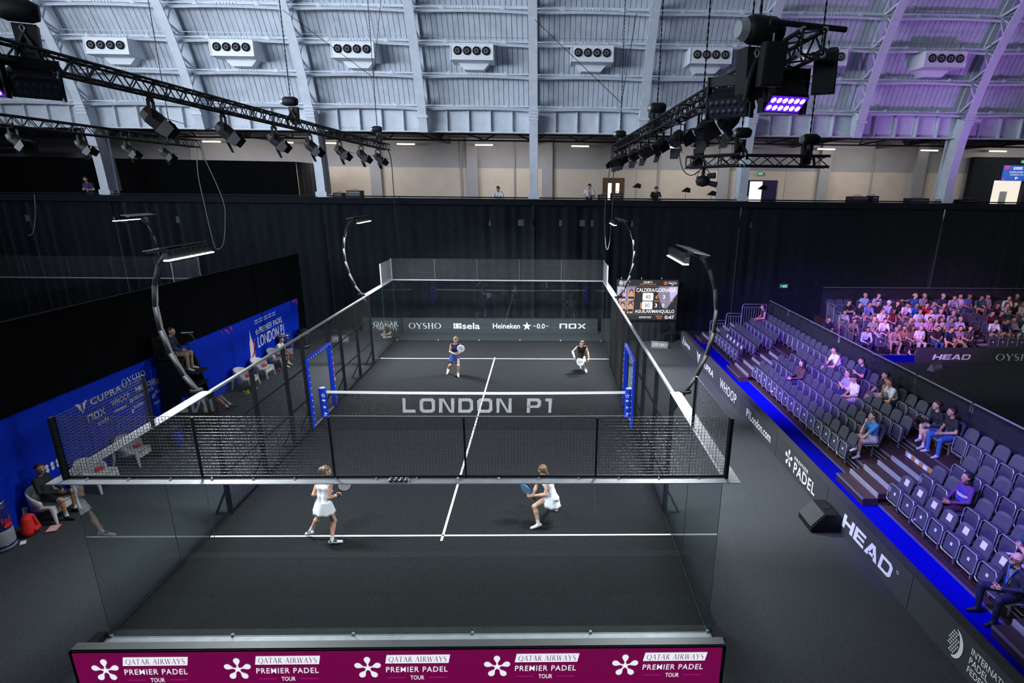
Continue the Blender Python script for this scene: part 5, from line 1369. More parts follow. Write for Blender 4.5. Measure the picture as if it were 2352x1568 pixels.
# ================================================================== PEOPLE
V = lambda *a: np.array(a, float)
def sd_cone(P, a, b, ra, rb):
    ab = b - a; L2 = float(ab @ ab) + 1e-12
    h = np.clip(((P - a) @ ab) / L2, 0, 1)
    return np.linalg.norm(P - a - h[..., None] * ab, axis=-1) - (ra + (rb - ra) * h)
def surface(prims, h, k=0.025, cut=None):
    """one closed surface around smooth-joined tapered limbs; returns verts, quads, label of each quad"""
    lo = np.min([np.minimum(a, b) - max(ra, rb) for a, b, ra, rb, l in prims], 0) - 3 * h
    hi = np.max([np.maximum(a, b) + max(ra, rb) for a, b, ra, rb, l in prims], 0) + 3 * h
    n = np.ceil((hi - lo) / h).astype(int) + 1
    F = np.full(n, 0.2)
    for a, b, ra, rb, l in prims:
        r = max(ra, rb) + 0.07
        i0 = np.maximum(((np.minimum(a, b) - r - lo) / h).astype(int), 0); i1 = np.minimum(((np.maximum(a, b) + r - lo) / h).astype(int) + 2, n)
        g = np.stack(np.meshgrid(*[lo[q] + h * np.arange(i0[q], i1[q]) for q in range(3)], indexing='ij'), -1)
        d = sd_cone(g, a, b, ra, rb)
        s = F[i0[0]:i1[0], i0[1]:i1[1], i0[2]:i1[2]]
        hh = np.clip(0.5 + 0.5 * (s - d) / k, 0, 1)
        F[i0[0]:i1[0], i0[1]:i1[1], i0[2]:i1[2]] = s + (d - s) * hh - k * hh * (1 - hh)
    if cut:
        g = np.stack(np.meshgrid(*[lo[q] + h * np.arange(n[q]) for q in range(3)], indexing='ij'), -1)
        for nn, c in cut: F = np.maximum(F, g @ nn - c)
    ins = F < 0
    c8 = [ins[i:n[0] - 1 + i, j:n[1] - 1 + j, q:n[2] - 1 + q] for i in (0, 1) for j in (0, 1) for q in (0, 1)]
    tot = sum(c.astype(int) for c in c8); act = (tot > 0) & (tot < 8)
    idx = np.full(act.shape, -1); cells = np.argwhere(act); idx[act] = np.arange(len(cells))
    acc = np.zeros((len(cells), 3)); cnt = np.zeros(len(cells))
    corners = [(i, j, q) for i in (0, 1) for j in (0, 1) for q in (0, 1)]
    for a in range(8):
        for b in range(a + 1, 8):
            d = [abs(corners[a][q] - corners[b][q]) for q in range(3)]
            if sum(d) != 1: continue
            pa = cells + np.array(corners[a]); pb = cells + np.array(corners[b])
            fa = F[pa[:, 0], pa[:, 1], pa[:, 2]]; fb_ = F[pb[:, 0], pb[:, 1], pb[:, 2]]
            m = (fa < 0) != (fb_ < 0)
            t = np.where(m, fa / np.where(m, fa - fb_, 1), 0)
            acc += np.where(m[:, None], pa + t[:, None] * (pb - pa), 0); cnt += m
    verts = lo + h * acc / cnt[:, None]
    quads = []
    for ax in range(3):
        sl0 = [slice(0, n[q] - 1) if q == ax else slice(1, n[q] - 1) for q in range(3)]
        sl1 = [slice(1, n[q]) if q == ax else slice(1, n[q] - 1) for q in range(3)]
        A = ins[tuple(sl0)]; B = ins[tuple(sl1)]
        e = np.argwhere(A != B); flip = A[A != B]
        o = np.array([0 if q == ax else 1 for q in range(3)]); e = e + o
        u, w = [q for q in range(3) if q != ax]
        def cell(du, dw):
            c = e.copy(); c[:, u] -= du; c[:, w] -= dw; return idx[c[:, 0], c[:, 1], c[:, 2]]
        q4 = np.stack([cell(1, 1), cell(0, 1), cell(0, 0), cell(1, 0)], 1)
        if ax == 1: flip = ~flip
        q4 = np.where(flip[:, None], q4, q4[:, ::-1]); quads.append(q4)
    quads = np.concatenate(quads)
    cen = verts[quads].mean(1); best = np.full(len(cen), 9.0); lab = np.zeros(len(cen), int)
    for a, b, ra, rb, l in prims:
        d = sd_cone(cen, a, b, ra, rb); m = d < best; best[m] = d[m]; lab[m] = l
    return verts, quads, lab

SKIN, TOP, BOT, SHOE, SOCK, EYE, LIP, SLEEVE = range(8)
def nrm(v): return v / (np.linalg.norm(v) + 1e-9)
def hand_geo(mb, wr, d, side, curl=0.9, s=1.0, mi=SKIN, spread=0.012):
    """palm and five bent fingers; d: hand direction, side: towards the thumb"""
    d = nrm(d); side = nrm(side - d * (side @ d)); nml = np.cross(d, side)
    p0 = wr; p1 = wr + d * 0.085 * s
    for o in (-0.026, -0.009, 0.009, 0.026):
        mb.tube([p0 + side * o * 0.6 * s, p0 + d * 0.04 * s + side * o * s, p1 + side * o * s], [0.016 * s, 0.015 * s, 0.0115 * s], 6, mi)
    Ls = (0.058, 0.074, 0.080, 0.070)
    for f, o in enumerate((-0.028, -0.0095, 0.0095, 0.028)):
        L = Ls[f] * s; b0 = p1 + side * o * s; a1 = curl * 0.6; a2 = curl * 1.5
        q1 = b0 + (d * math.cos(a1) + nml * math.sin(a1)) * L * 0.5
        q2 = q1 + (d * math.cos(a2) + nml * math.sin(a2)) * L * 0.5
        mb.tube([b0 - d * 0.012, b0, q1, q2], [0.011 * s, 0.0105 * s, 0.0095 * s, 0.007 * s], 6, mi)
    b0 = wr + d * 0.025 * s + side * 0.024 * s
    q1 = b0 + nrm(d * 0.6 + side * 0.75 + nml * 0.35 * curl) * 0.042 * s; q2 = q1 + nrm(d * 0.85 + side * 0.1 + nml * 0.7 * curl) * 0.034 * s
    mb.tube([b0 - side * 0.012 * s, b0, q1, q2], [0.014 * s, 0.0135 * s, 0.011 * s, 0.008 * s], 6, mi)

def body_prims(J, style):
    """J joints (numpy), style: female, shorts, longsleeve, bulk"""
    p = []; bulk = style.get('bulk', 1.0); fem = style.get('female', False)
    sl = TOP if style.get('sleeve', 'short') == 'long' else SKIN
    pel, neck, head = J['pel'], J['neck'], J['head']
    shL, shR = J['shL'], J['shR']; lat = nrm(shR - shL)
    hips = [pel - lat * 0.085, pel + lat * 0.085]
    chest = neck + (pel - neck) * 0.32; waist = neck + (pel - neck) * 0.68
    w = (0.075 if fem else 0.095) * bulk
    for s_ in (-1, 1):
        p.append((chest + lat * s_ * w, waist + lat * s_ * 0.055 * bulk, (0.088 if fem else 0.098) * bulk, (0.078 if fem else 0.095) * bulk, TOP))
        p.append((waist + lat * s_ * 0.055, pel + lat * s_ * (0.068 if fem else 0.075), (0.080 if fem else 0.095) * bulk, (0.092 if fem else 0.105) * bulk, style.get('hiplab', BOT)))
    up = (neck + (chest - neck) * 0.28)
    p.append((shL * 0.86 + up * 0.14, shR * 0.86 + up * 0.14, 0.060 * bulk, 0.060 * bulk, TOP))
    p.append((chest - lat * w * 0.9, chest + lat * w * 0.9, 0.095 * bulk, 0.095 * bulk, TOP))
    # neck and head
    fw, hu = nrm(J['face']), J.get('hup', None)
    hu = nrm(head - neck) if hu is None else nrm(hu)
    fw = nrm(fw - hu * (fw @ hu)); sd_ = np.cross(fw, hu)
    p.append((neck - hu * 0.02, head - hu * 0.05 - fw * 0.015, 0.052, 0.050, SKIN))
    p.append((head + hu * 0.03 - fw * 0.012, head + hu * 0.02 + fw * 0.012, 0.088, 0.082, SKIN))
    p.append((head - hu * 0.0 + fw * 0.02, head - hu * 0.075 + fw * 0.045, 0.072, 0.042, SKIN))
    p.append((head + fw * 0.088 + hu * 0.012, head + fw * 0.112 - hu * 0.024, 0.010, 0.014, SKIN))
    for s_ in (-1, 1): p.append((head + sd_ * s_ * 0.086 - hu * 0.01, head + sd_ * s_ * 0.090 + hu * 0.02 - fw * 0.01, 0.014, 0.017, SKIN))
    # arms
    for s_, sh, el, wr in (('L', shL, J['elL'], J['wrL']), ('R', shR, J['elR'], J['wrR'])):
        cut_ = style.get('sleeve', 'short')
        if cut_ == 'short':
            m = sh + (el - sh) * 0.55
            p.append((sh, m, 0.060 * bulk, 0.056 * bulk, TOP)); p.append((m, el, 0.043, 0.037, SKIN))
        else:
            p.append((sh, el, 0.056 if cut_ == 'long' else 0.046, 0.044 if cut_ == 'long' else 0.036, TOP if cut_ == 'long' else SKIN))
        lab = TOP if cut_ == 'long' else SKIN
        if style.get('sleeveR') and s_ == 'R': lab = SLEEVE
        mid = el + (wr - el) * 0.3
        p.append((el, mid, 0.037, 0.038, lab)); p.append((mid, wr, 0.038, 0.026, lab))
    # legs
    for s_, hp, kn, an, to in (('L', hips[0], J['knL'], J['anL'], J['toL']), ('R', hips[1], J['knR'], J['anR'], J['toR'])):
        leg = style.get('leg', 'long')
        if leg == 'long':
            p.append((hp, kn, 0.092 * bulk, 0.064 * bulk, BOT)); p.append((kn, an, 0.064 * bulk, 0.050, BOT))
        else:
            f = 0.78 if leg == 'shorts' else style.get('short_f', 0.35)
            m = hp + (kn - hp) * f
            p.append((hp, m, 0.092 * bulk, (0.074 if leg == 'shorts' else 0.080) * bulk, BOT)); p.append((m, kn, 0.068, 0.053, SKIN))
            c = kn + (an - kn) * 0.32 - nrm(to - an) * 0.012
            sk = kn + (an - kn) * 0.80
            p.append((kn, c, 0.051, 0.054, SKIN)); p.append((c, sk, 0.054, 0.036, SKIN)); p.append((sk, an, 0.037, 0.037, SOCK))
        fd = nrm(to - an); heel = an - V(0, 0, 0.035) - nrm(V(fd[0], fd[1], 0.001)) * 0.04
        ht = heel if 'hfoot' not in style else heel
        p.append((heel, to, 0.040, 0.034, SHOE)); p.append((an - V(0, 0, 0.02), heel * 0.5 + to * 0.5, 0.042, 0.034, SHOE))
    return p, (fw, hu, sd_)

def person(J, style, name='person', h=0.018, hands=True):
    J = {k: np.array(v, float) for k, v in J.items()}
    pr, (fw, hu, sd_) = body_prims(J, style)
    v, q, lab = surface(pr, h)
    mb = MB(); mb.v = [tuple(x) for x in v]; mb.f = [tuple(int(i) for i in x) for x in q]; mb.m = [int(x) for x in lab]
    hd = J['head']
    for s_ in (-1, 1):
        c = hd + fw * 0.090 + sd_ * s_ * 0.031 + hu * 0.016
        mb.add([c + sd_ * 0.015, c + hu * 0.008, c - sd_ * 0.015, c - hu * 0.008, c + fw * 0.008], [(0, 1, 4), (1, 2, 4), (2, 3, 4), (3, 0, 4)], EYE)
        c = c + hu * 0.024 - fw * 0.002
        mb.bar(c - sd_ * 0.018, c + sd_ * 0.018, 0.012, 0.006, up=tuple(hu), mi=EYE)
    c = hd + fw * 0.092 - hu * 0.048; mb.bar(c - sd_ * 0.022, c + sd_ * 0.022, 0.012, 0.010, up=tuple(hu), mi=LIP)
    if hands:
        for s_, el, wr in (('L', J['elL'], J['wrL']), ('R', J['elR'], J['wrR'])):
            d = J.get('hd' + s_, nrm(wr - el)); th = J.get('th' + s_, V(0, 0, 1) * 0.8 + fw * 0.3)
            hand_geo(mb, wr, np.array(d), np.array(th), style.get('curl', 0.9), style.get('hs', 1.0))
    return mb, (fw, hu, sd_)

def hair_mb(J, kind, fr, h=0.016):
    fw, hu, sd_ = fr; hd = np.array(J['head'], float); p = []
    c0 = hd + hu * 0.034 - fw * 0.018
    r = 0.098 if kind in ('crop', 'grey_crop') else 0.105
    p.append((c0, c0 + fw * 0.012, r, r - 0.006, 0))
    cuts = [(nrm(fw * 0.9 - hu * 0.55), float(nrm(fw * 0.9 - hu * 0.55) @ (hd + fw * 0.022 + hu * 0.026)))]
    if kind == 'long':
        p.append((c0 - fw * 0.05, hd - hu * 0.16 - fw * 0.07, 0.080, 0.070, 0)); p.append((hd - hu * 0.14 - fw * 0.07, hd - hu * 0.34 - fw * 0.09, 0.070, 0.045, 0))
    if kind == 'pony':
        p.append((c0 - fw * 0.08, c0 - fw * 0.15 + hu * 0.01, 0.045, 0.040, 0)); p.append((c0 - fw * 0.14, hd - fw * 0.20 - hu * 0.16 + np.array(J.get('pony', (0, 0, 0)), float), 0.038, 0.020, 0))
    if kind == 'bun':
        p.append((c0 - fw * 0.09 + hu * 0.01, c0 - fw * 0.11 - hu * 0.01, 0.048, 0.042, 0))
    if kind == 'braid':
        q = c0 - fw * 0.08 - hu * 0.03
        for i in range(4):
            q2 = q - hu * 0.04 - fw * 0.005; p.append((q, q2, 0.032, 0.028, 0)); q = q2
    v, f, l = surface(p, h, 0.03, cuts if kind not in ('long', 'pony', 'braid') else None)
    if kind in ('long', 'pony', 'braid'):
        # open the face side of the cap only
        p1 = [p[0]]; v, f, l = surface(p1, h, 0.03, cuts); mb = MB(); mb.add(v, [tuple(int(i) for i in x) for x in f])
        v, f, l = surface(p[1:], h, 0.03); mb.add(v, [tuple(int(i) for i in x) for x in f]); return mb
    mb = MB(); mb.add(v, [tuple(int(i) for i in x) for x in f]); return mb
def cap_mb(J, fr):
    fw, hu, sd_ = fr; hd = np.array(J['head'], float); c0 = hd + hu * 0.045 - fw * 0.005
    v, f, l = surface([(c0, c0 + fw * 0.01, 0.104, 0.10, 0)], 0.016, 0.03, [(-hu, float(-hu @ (hd + hu * 0.035)))])
    mb = MB(); mb.add(v, [tuple(int(i) for i in x) for x in f])
    P = lambda a, b, z: tuple(hd + fw * a + sd_ * b + hu * z)
    mb.add([P(0.07, -0.08, 0.05), P(0.07, 0.08, 0.05), P(0.17, 0.05, 0.035), P(0.17, -0.05, 0.035), P(0.07, -0.08, 0.058), P(0.07, 0.08, 0.058), P(0.17, 0.05, 0.043), P(0.17, -0.05, 0.043)], [(0, 3, 2, 1), (4, 5, 6, 7), (0, 1, 5, 4), (1, 2, 6, 5), (2, 3, 7, 6), (3, 0, 4, 7)])
    return mb
def body_mats(skin, top, bot, shoe, sock=(0.7, 0.7, 0.7), sleeve=(0.8, 0.8, 0.8)):
    return [M_SKIN[skin], col(top), col(bot), col(shoe, 0.6, 'shoe'), col(sock, 0.8, 'sock'), M_EYE, M_LIP, col(sleeve)]
def add_person(J, style, mats, label, group=None, hair=None, haircol='brown', h=0.018, cap=None):
    mb, fr = person(J, style, h=h)
    o = mb.build('person', mats, smooth=True); tag(o, label, 'person', group)
    if cap is not None: cap_mb(J, fr).build('cap', col(cap), o, smooth=True)
    if hair: hair_mb(J, hair, fr).build('hair', M_HAIR[haircol], o, smooth=True)
    return o, fr, {k: np.array(v, float) for k, v in J.items()}

# ------------------------------------------------------------------ the four players
def racket(parent_label, hand, centre, face_n, mface, mrim, mark=None, name='padel_racket'):
    hand = Vector(hand); centre = Vector(centre); ax = (centre - hand).normalized(); n = Vector(face_n); n = (n - ax * n.dot(ax)).normalized(); s_ = ax.cross(n)
    t = thing(name, parent_label, 'racket', tuple(hand))
    c = centre - hand
    n_ = 24; prof = [(0.130 * math.cos(2 * PI * i / n_), 0.145 * math.sin(2 * PI * i / n_) * (1.0 if math.sin(2 * PI * i / n_) > 0 else 0.95)) for i in range(n_)]
    b = MB(); b.prism(prof, lambda u, v, q: c + s_ * u + ax * v + n * q, -0.017, 0.017); fa = b.build('face', mface, t)
    b = MB(); b.tube([c + s_ * u * 1.01 + ax * v * 1.01 for u, v in prof], 0.019, 6, closed=True); b.build('rim', mrim, t)
    b = MB()
    for i in range(-3, 4):
        for j in range(-3, 4):
            if i * i + j * j > 11: continue
            p = c + s_ * (i * 0.028) + ax * (j * 0.030 + 0.01)
            for sg_ in (-1, 1):
                b.add([p + n * sg_ * 0.0178 + s_ * 0.006 * math.cos(q * PI / 3) + ax * 0.006 * math.sin(q * PI / 3) for q in range(6)], [tuple(range(6)) if sg_ > 0 else tuple(range(6))[::-1]])
    o = b.build('holes', M_BLACKRUB, t); o['kind'] = 'stuff'
    b = MB()
    for sg_ in (-1, 1): b.tube([c - ax * 0.12 + s_ * sg_ * 0.06, c - ax * 0.19 + s_ * sg_ * 0.02], 0.014, 6)
    b.build('throat', mrim, t)
    b = MB(); b.tube([c - ax * 0.18, c - ax * 0.32], 0.016, 8); b.build('grip', M_BLACKRUB, t)
    if mark:
        b = MB()
        for sg_ in (-1, 1):
            for pv, pf in mark: b.add([c + s_ * u + ax * v + n * sg_ * 0.0185 for u, v in pv], pf if sg_ > 0 else [f[::-1] for f in pf])
        b.build('face_mark', M_BLACKRUB, t)
    return t
def skirt(o, J, fr_lat, L, flare, m, name='skirt', up=0.06, lean=None, pleat=0.06):
    pel = J['pel']; lat = nrm(J['shR'] - J['shL']) if fr_lat is None else fr_lat
    axis = nrm(pel - J['neck'])
    th = nrm((J['knL'] + J['knR']) / 2 - pel)
    d = nrm(axis * 0.45 + th * 0.55) if lean is None else nrm(np.array(lean, float))
    f = np.cross(lat, d); f = nrm(f)
    lat2 = nrm(np.cross(d, f))
    b = MB(); n = 36; rows = 5; vs = []
    for side in (0, 1):
        for k in range(rows + 1):
            u = k / rows; c = pel - axis * up * (1 - u) + d * (L * u - 0.0)
            ra = 0.176 + (flare - 0.02) * u; rb = 0.128 + flare * 1.0 * u
            for i in range(n):
                a = 2 * PI * i / n; rip = 1 + pleat * u * math.cos(9 * a) - side * 0.05
                vs.append(c + lat2 * ra * rip * math.cos(a) + f * rb * rip * math.sin(a))
    fs = []
    blk = n * (rows + 1)
    for side in (0, 1):
        for k in range(rows):
            for i in range(n):
                q = (side * blk + k * n + i, side * blk + k * n + (i + 1) % n, side * blk + (k + 1) * n + (i + 1) % n, side * blk + (k + 1) * n + i)
                fs.append(q if side == 0 else q[::-1])
    for i in range(n): fs.append((rows * n + i, rows * n + (i + 1) % n, blk + rows * n + (i + 1) % n, blk + rows * n + i))
    b.add(vs, fs)
    return b.build(name, m, o, smooth=True)

PW = dict(female=True, sleeve='none', leg='mini', hiplab=TOP, short_f=0.30, curl=1.3)
white = (0.82, 0.84, 0.88)
# near left: white dress, striding, racket in front
J1 = {'head': (-2.36, -6.97, 1.56), 'neck': (-2.39, -7.02, 1.40), 'pel': (-2.43, -7.12, 0.90), 'shR': (-2.24, -7.10, 1.34), 'shL': (-2.55, -6.97, 1.33), 'elR': (-2.27, -7.18, 1.07), 'wrR': (-2.22, -6.96, 0.99),
      'elL': (-2.62, -7.10, 1.09), 'wrL': (-2.42, -6.88, 1.03), 'knR': (-2.27, -7.07, 0.46), 'anR': (-2.28, -7.27, 0.11), 'toR': (-2.10, -7.22, 0.04), 'knL': (-2.62, -6.98, 0.52), 'anL': (-2.80, -7.04, 0.20), 'toL': (-2.95, -6.93, 0.05),
      'face': (0.85, 0.45, -0.05), 'hdR': (0.75, 0.5, 0.25), 'thR': (0, 0, 1), 'hdL': (0.9, 0.4, 0), 'thL': (0, 0, 1)}
o, fr, J = add_person(J1, PW, body_mats(0, white, white, (0.80, 0.82, 0.84), white), 'player in a white dress striding at the near left with a pale racket', 'padel players', 'bun', 'fair', 0.0105)
skirt(o, J, None, 0.215, 0.085, col(white))
b = MB(); b.tube([J['wrR'] - nrm(J['wrR'] - J['elR']) * 0.05, J['wrR'] - nrm(J['wrR'] - J['elR']) * 0.01], 0.034, 10); b.build('wristband', col(white), o)
for k in ('R', 'L'):
    an, to = J['an' + k], J['to' + k]; b = MB(); m_ = an * 0.5 + to * 0.5; b.tube([an + V(0, 0, -0.03) - nrm(to - an) * 0.05, m_ + V(0, 0, 0.01)], [0.046, 0.040], 8); b.build('shoe_upper', col((0.05, 0.07, 0.07), 0.6, 'shoe'), o)
racket('pale pink racket with a dark rim held by the player at the near left', (-2.14, -6.88, 1.02), (-2.04, -6.86, 1.20), (0.35, -1.0, 0.1), mat('pale_pink_racket', (0.62, 0.52, 0.52), 0.5), mat('navy_rim', (0.02, 0.03, 0.12), 0.4), [ring_poly(0, 0.03, 0.08, 0.08, 0.06, 0.06, 12, 0.3, 3.4)])
# near right: white dress, low lunge towards the left
J2 = {'head': (2.17, -6.32, 1.26), 'neck': (2.23, -6.38, 1.12), 'pel': (2.40, -6.52, 0.70), 'shR': (2.30, -6.52, 1.05), 'shL': (2.12, -6.27, 1.05), 'elR': (2.22, -6.60, 0.80), 'wrR': (2.00, -6.45, 0.70), 'elL': (2.03, -6.25, 0.82), 'wrL': (1.94, -6.38, 0.64),
      'knL': (1.99, -6.58, 0.50), 'anL': (2.08, -6.68, 0.12), 'toL': (1.93, -6.72, 0.04), 'knR': (2.34, -6.22, 0.32), 'anR': (2.40, -5.92, 0.16), 'toR': (2.50, -5.98, 0.05), 'face': (-0.75, 0.65, -0.25), 'hup': (-0.25, 0.1, 1), 'hdR': (-0.9, 0.15, 0.0), 'thR': (0, 0, 1), 'hdL': (-0.9, 0.0, 0.1), 'thL': (0, 0, 1)}
o, fr, J = add_person(J2, PW, body_mats(0, white, white, (0.84, 0.85, 0.86), white), 'player in a white dress lunging low at the near right of the court', 'padel players', 'braid', 'fair', 0.0105)
skirt(o, J, None, 0.20, 0.07, col(white), lean=(-0.12, 0.05, -1))
racket('blue-rimmed racket seen edge-on in the hands of the lunging player', (1.93, -6.40, 0.66), (1.80, -6.36, 0.80), (0.62, 0.70, 0.35), mat('grey_blue_racket', (0.20, 0.24, 0.30), 0.4), mat('bright_blue_rim', (0.02, 0.16, 0.45), 0.35))
# far left: navy outfit, racket held up
J3 = {'head': (-1.28, 4.34, 1.50), 'neck': (-1.31, 4.42, 1.34), 'pel': (-1.37, 4.58, 0.86), 'shR': (-1.47, 4.44, 1.29), 'shL': (-1.15, 4.44, 1.29), 'elR': (-1.53, 4.38, 1.03), 'wrR': (-1.32, 4.22, 0.98), 'elL': (-1.09, 4.34, 1.06), 'wrL': (-1.20, 4.18, 1.00),
      'knR': (-1.53, 4.38, 0.47), 'anR': (-1.69, 4.70, 0.22), 'toR': (-1.72, 4.60, 0.05), 'knL': (-1.21, 4.32, 0.47), 'anL': (-1.25, 4.38, 0.11), 'toL': (-1.21, 4.23, 0.04), 'face': (0.1, -1, -0.15), 'hdR': (0.8, -0.45, 0.1), 'thR': (0, 0, 1), 'hdL': (-0.5, -0.6, 0.1), 'thL': (0, 0, 1), 'pony': (-0.16, 0.0, 0.0)}
navy = (0.012, 0.020, 0.085)
o, fr, J = add_person(J3, PW, body_mats(1, navy, navy, (0.82, 0.82, 0.84), white), 'player in a navy top and blue skirt at the far left of the court', 'padel players', 'pony', 'red', 0.012)
skirt(o, J, None, 0.34, 0.085, col((0.010, 0.035, 0.16))); polys('hem_logo', [rect(-0.03, -0.01, 0.03, 0.01)], M_WHITE, o, frame(tuple(J['pel'] + V(0.0, -0.245, -0.26)), (1, 0, 0), (0, 0, 1)))
racket('white racket held in front of the far left player', (-1.22, 4.16, 1.02), (-1.05, 4.08, 1.24), (0.15, -1, 0.1), mat('white_racket', (0.80, 0.82, 0.82), 0.4), MATS['white_racket'], [stroke([(-0.06, 0.07), (-0.04, 0.0), (0.0, 0.03), (0.03, -0.02), (0.06, 0.06)], 0.018)])
# far right: black dress, low run towards the camera
J4 = {'head': (3.72, 4.72, 1.28), 'neck': (3.72, 4.88, 1.14), 'pel': (3.72, 5.24, 0.74), 'shR': (3.55, 4.96, 1.09), 'shL': (3.89, 4.96, 1.09), 'elR': (3.36, 4.92, 0.90), 'wrR': (3.42, 4.76, 0.70), 'elL': (3.98, 4.92, 0.86), 'wrL': (4.02, 4.80, 0.64),
      'knR': (3.60, 4.96, 0.38), 'anR': (3.72, 5.34, 0.26), 'toR': (3.74, 5.30, 0.09), 'knL': (3.86, 4.92, 0.46), 'anL': (3.92, 5.02, 0.11), 'toL': (3.94, 4.87, 0.04), 'face': (0.0, -1, -0.25), 'hup': (0, -0.25, 1), 'hdR': (0.4, -0.5, -0.6), 'thR': (0.5, -0.5, 0.3), 'hdL': (0.1, -0.2, -0.95), 'thL': (-0.3, -1, 0)}
blk = (0.010, 0.010, 0.014)
st4 = dict(PW); st4['sleeveR'] = True
o, fr, J = add_person(J4, st4, body_mats(0, blk, blk, (0.82, 0.82, 0.84), white, white), 'player in a black dress with one white arm sleeve running low at the far right', 'padel players', 'bun', 'brown', 0.012)
skirt(o, J, None, 0.22, 0.09, col(blk))
racket('white racket with a dark squiggle held low by the far right player', (3.46, 4.70, 0.66), (3.66, 4.64, 0.54), (0.05, -1, 0.25), MATS['white_racket'], MATS['white_racket'], [stroke([(-0.05, 0.05), (-0.02, 0.02), (0.02, 0.0), (0.05, -0.05)], 0.018)])

# ------------------------------------------------------------------ seated people
def sit_pose(lean=0.0, arms='lap', turn=0.0, legs='down', hz=0.0, drop=0.0):
    """faces +Y, origin on the floor under the hips; pelvis over a 0.43 m seat"""
    c, s_ = math.cos(lean), math.sin(lean)
    T = lambda x, y, z: V(x, y * c + (z - 0.53) * s_, 0.53 + (z - 0.53) * c - y * s_)
    J = {'pel': V(0, 0, 0.53), 'neck': T(0, 0.0, 1.06), 'head': T(0, 0.03, 1.06) + V(0, 0.03 * c, 0.155 * (0.6 + 0.4 * c)), 'shL': T(-0.17, 0.0, 1.0), 'shR': T(0.17, 0.0, 1.0)}
    a = turn; J['face'] = V(math.sin(a), math.cos(a), -0.12); J['hup'] = V(0, 0.1 * s_, 1)
    kx = 0.13
    J['knL'], J['knR'] = V(-kx, 0.42, 0.53), V(kx, 0.42, 0.53)
    J['anL'], J['anR'] = V(-kx, 0.40, 0.12 - drop), V(kx, 0.40, 0.12 - drop)
    if legs == 'wide':
        J['knL'], J['knR'] = V(-0.22, 0.40, 0.53), V(0.22, 0.40, 0.53); J['anL'], J['anR'] = V(-0.18, 0.36, 0.12 - drop), V(0.18, 0.40, 0.12 - drop)
    if legs == 'cross':
        J['knR'] = V(0.04, 0.43, 0.62); J['anR'] = V(-0.18, 0.55, 0.36 - drop)
    if legs == 'out':
        J['anL'], J['anR'] = V(-kx, 0.62, 0.16 - drop), V(kx, 0.66, 0.18 - drop)
    for k in 'LR':
        J['to' + k] = J['an' + k] + V(0.02 if k == 'R' else -0.02, 0.15, -0.075)
    if legs == 'cross': J['toR'] = J['anR'] + V(-0.06, 0.14, -0.05)
    if arms == 'lap':
        J['elL'], J['elR'] = T(-0.24, 0.04, 0.74), T(0.24, 0.04, 0.74); J['wrL'], J['wrR'] = V(-0.07, 0.27, 0.66), V(0.07, 0.27, 0.66)
        J['hdL'], J['hdR'] = V(0.6, 0.6, -0.2), V(-0.6, 0.6, -0.2)
    elif arms == 'knees':
        J['elL'], J['elR'] = J['knL'] + V(-0.02, -0.10, 0.11), J['knR'] + V(0.02, -0.10, 0.11)
        J['wrL'], J['wrR'] = V(-0.05, 0.52, 0.58), V(0.05, 0.52, 0.57); J['hdL'], J['hdR'] = V(0.4, 0.5, -0.3), V(-0.4, 0.5, -0.3)
    elif arms == 'cross':
        J['elL'], J['elR'] = T(-0.25, 0.10, 0.76), T(0.25, 0.10, 0.76); J['wrL'], J['wrR'] = T(0.08, 0.20, 0.82), T(-0.08, 0.23, 0.78); J['hdL'], J['hdR'] = V(1, 0.1, 0.1), V(-1, 0.1, 0.1)
    elif arms == 'chin':
        J['elL'], J['elR'] = J['knL'] + V(0.0, -0.08, 0.11), J['knR'] + V(0, -0.10, 0.11); J['wrR'] = J['head'] + V(0.05, 0.14, -0.20); J['wrL'] = V(0.0, 0.45, 0.60); J['hdR'] = V(-0.2, 0.0, 1); J['thR'] = V(-1, 0, 0.2); J['hdL'] = V(0.8, 0.4, -0.2)
    elif arms == 'point':
        J['elL'], J['elR'] = T(-0.24, 0.04, 0.74), T(0.42, 0.10, 0.98); J['wrL'], J['wrR'] = V(-0.07, 0.27, 0.66), T(0.66, 0.16, 1.0)
    return J
def xf(J, x, y, z, rz):
    c, s_ = math.cos(rz), math.sin(rz); R = np.array(((c, -s_, 0), (s_, c, 0), (0, 0, 1)))
    out = {}
    for k, v in J.items():
        v = np.array(v, float)
        out[k] = R @ v if k in ('face', 'hup') or k.startswith(('hd', 'th')) and k != 'head' else R @ v + V(x, y, z)
    return out
SH = dict(sleeve='short', leg='shorts'); LO = dict(sleeve='short', leg='long'); LL = dict(sleeve='long', leg='long'); LS = dict(sleeve='long', leg='shorts')
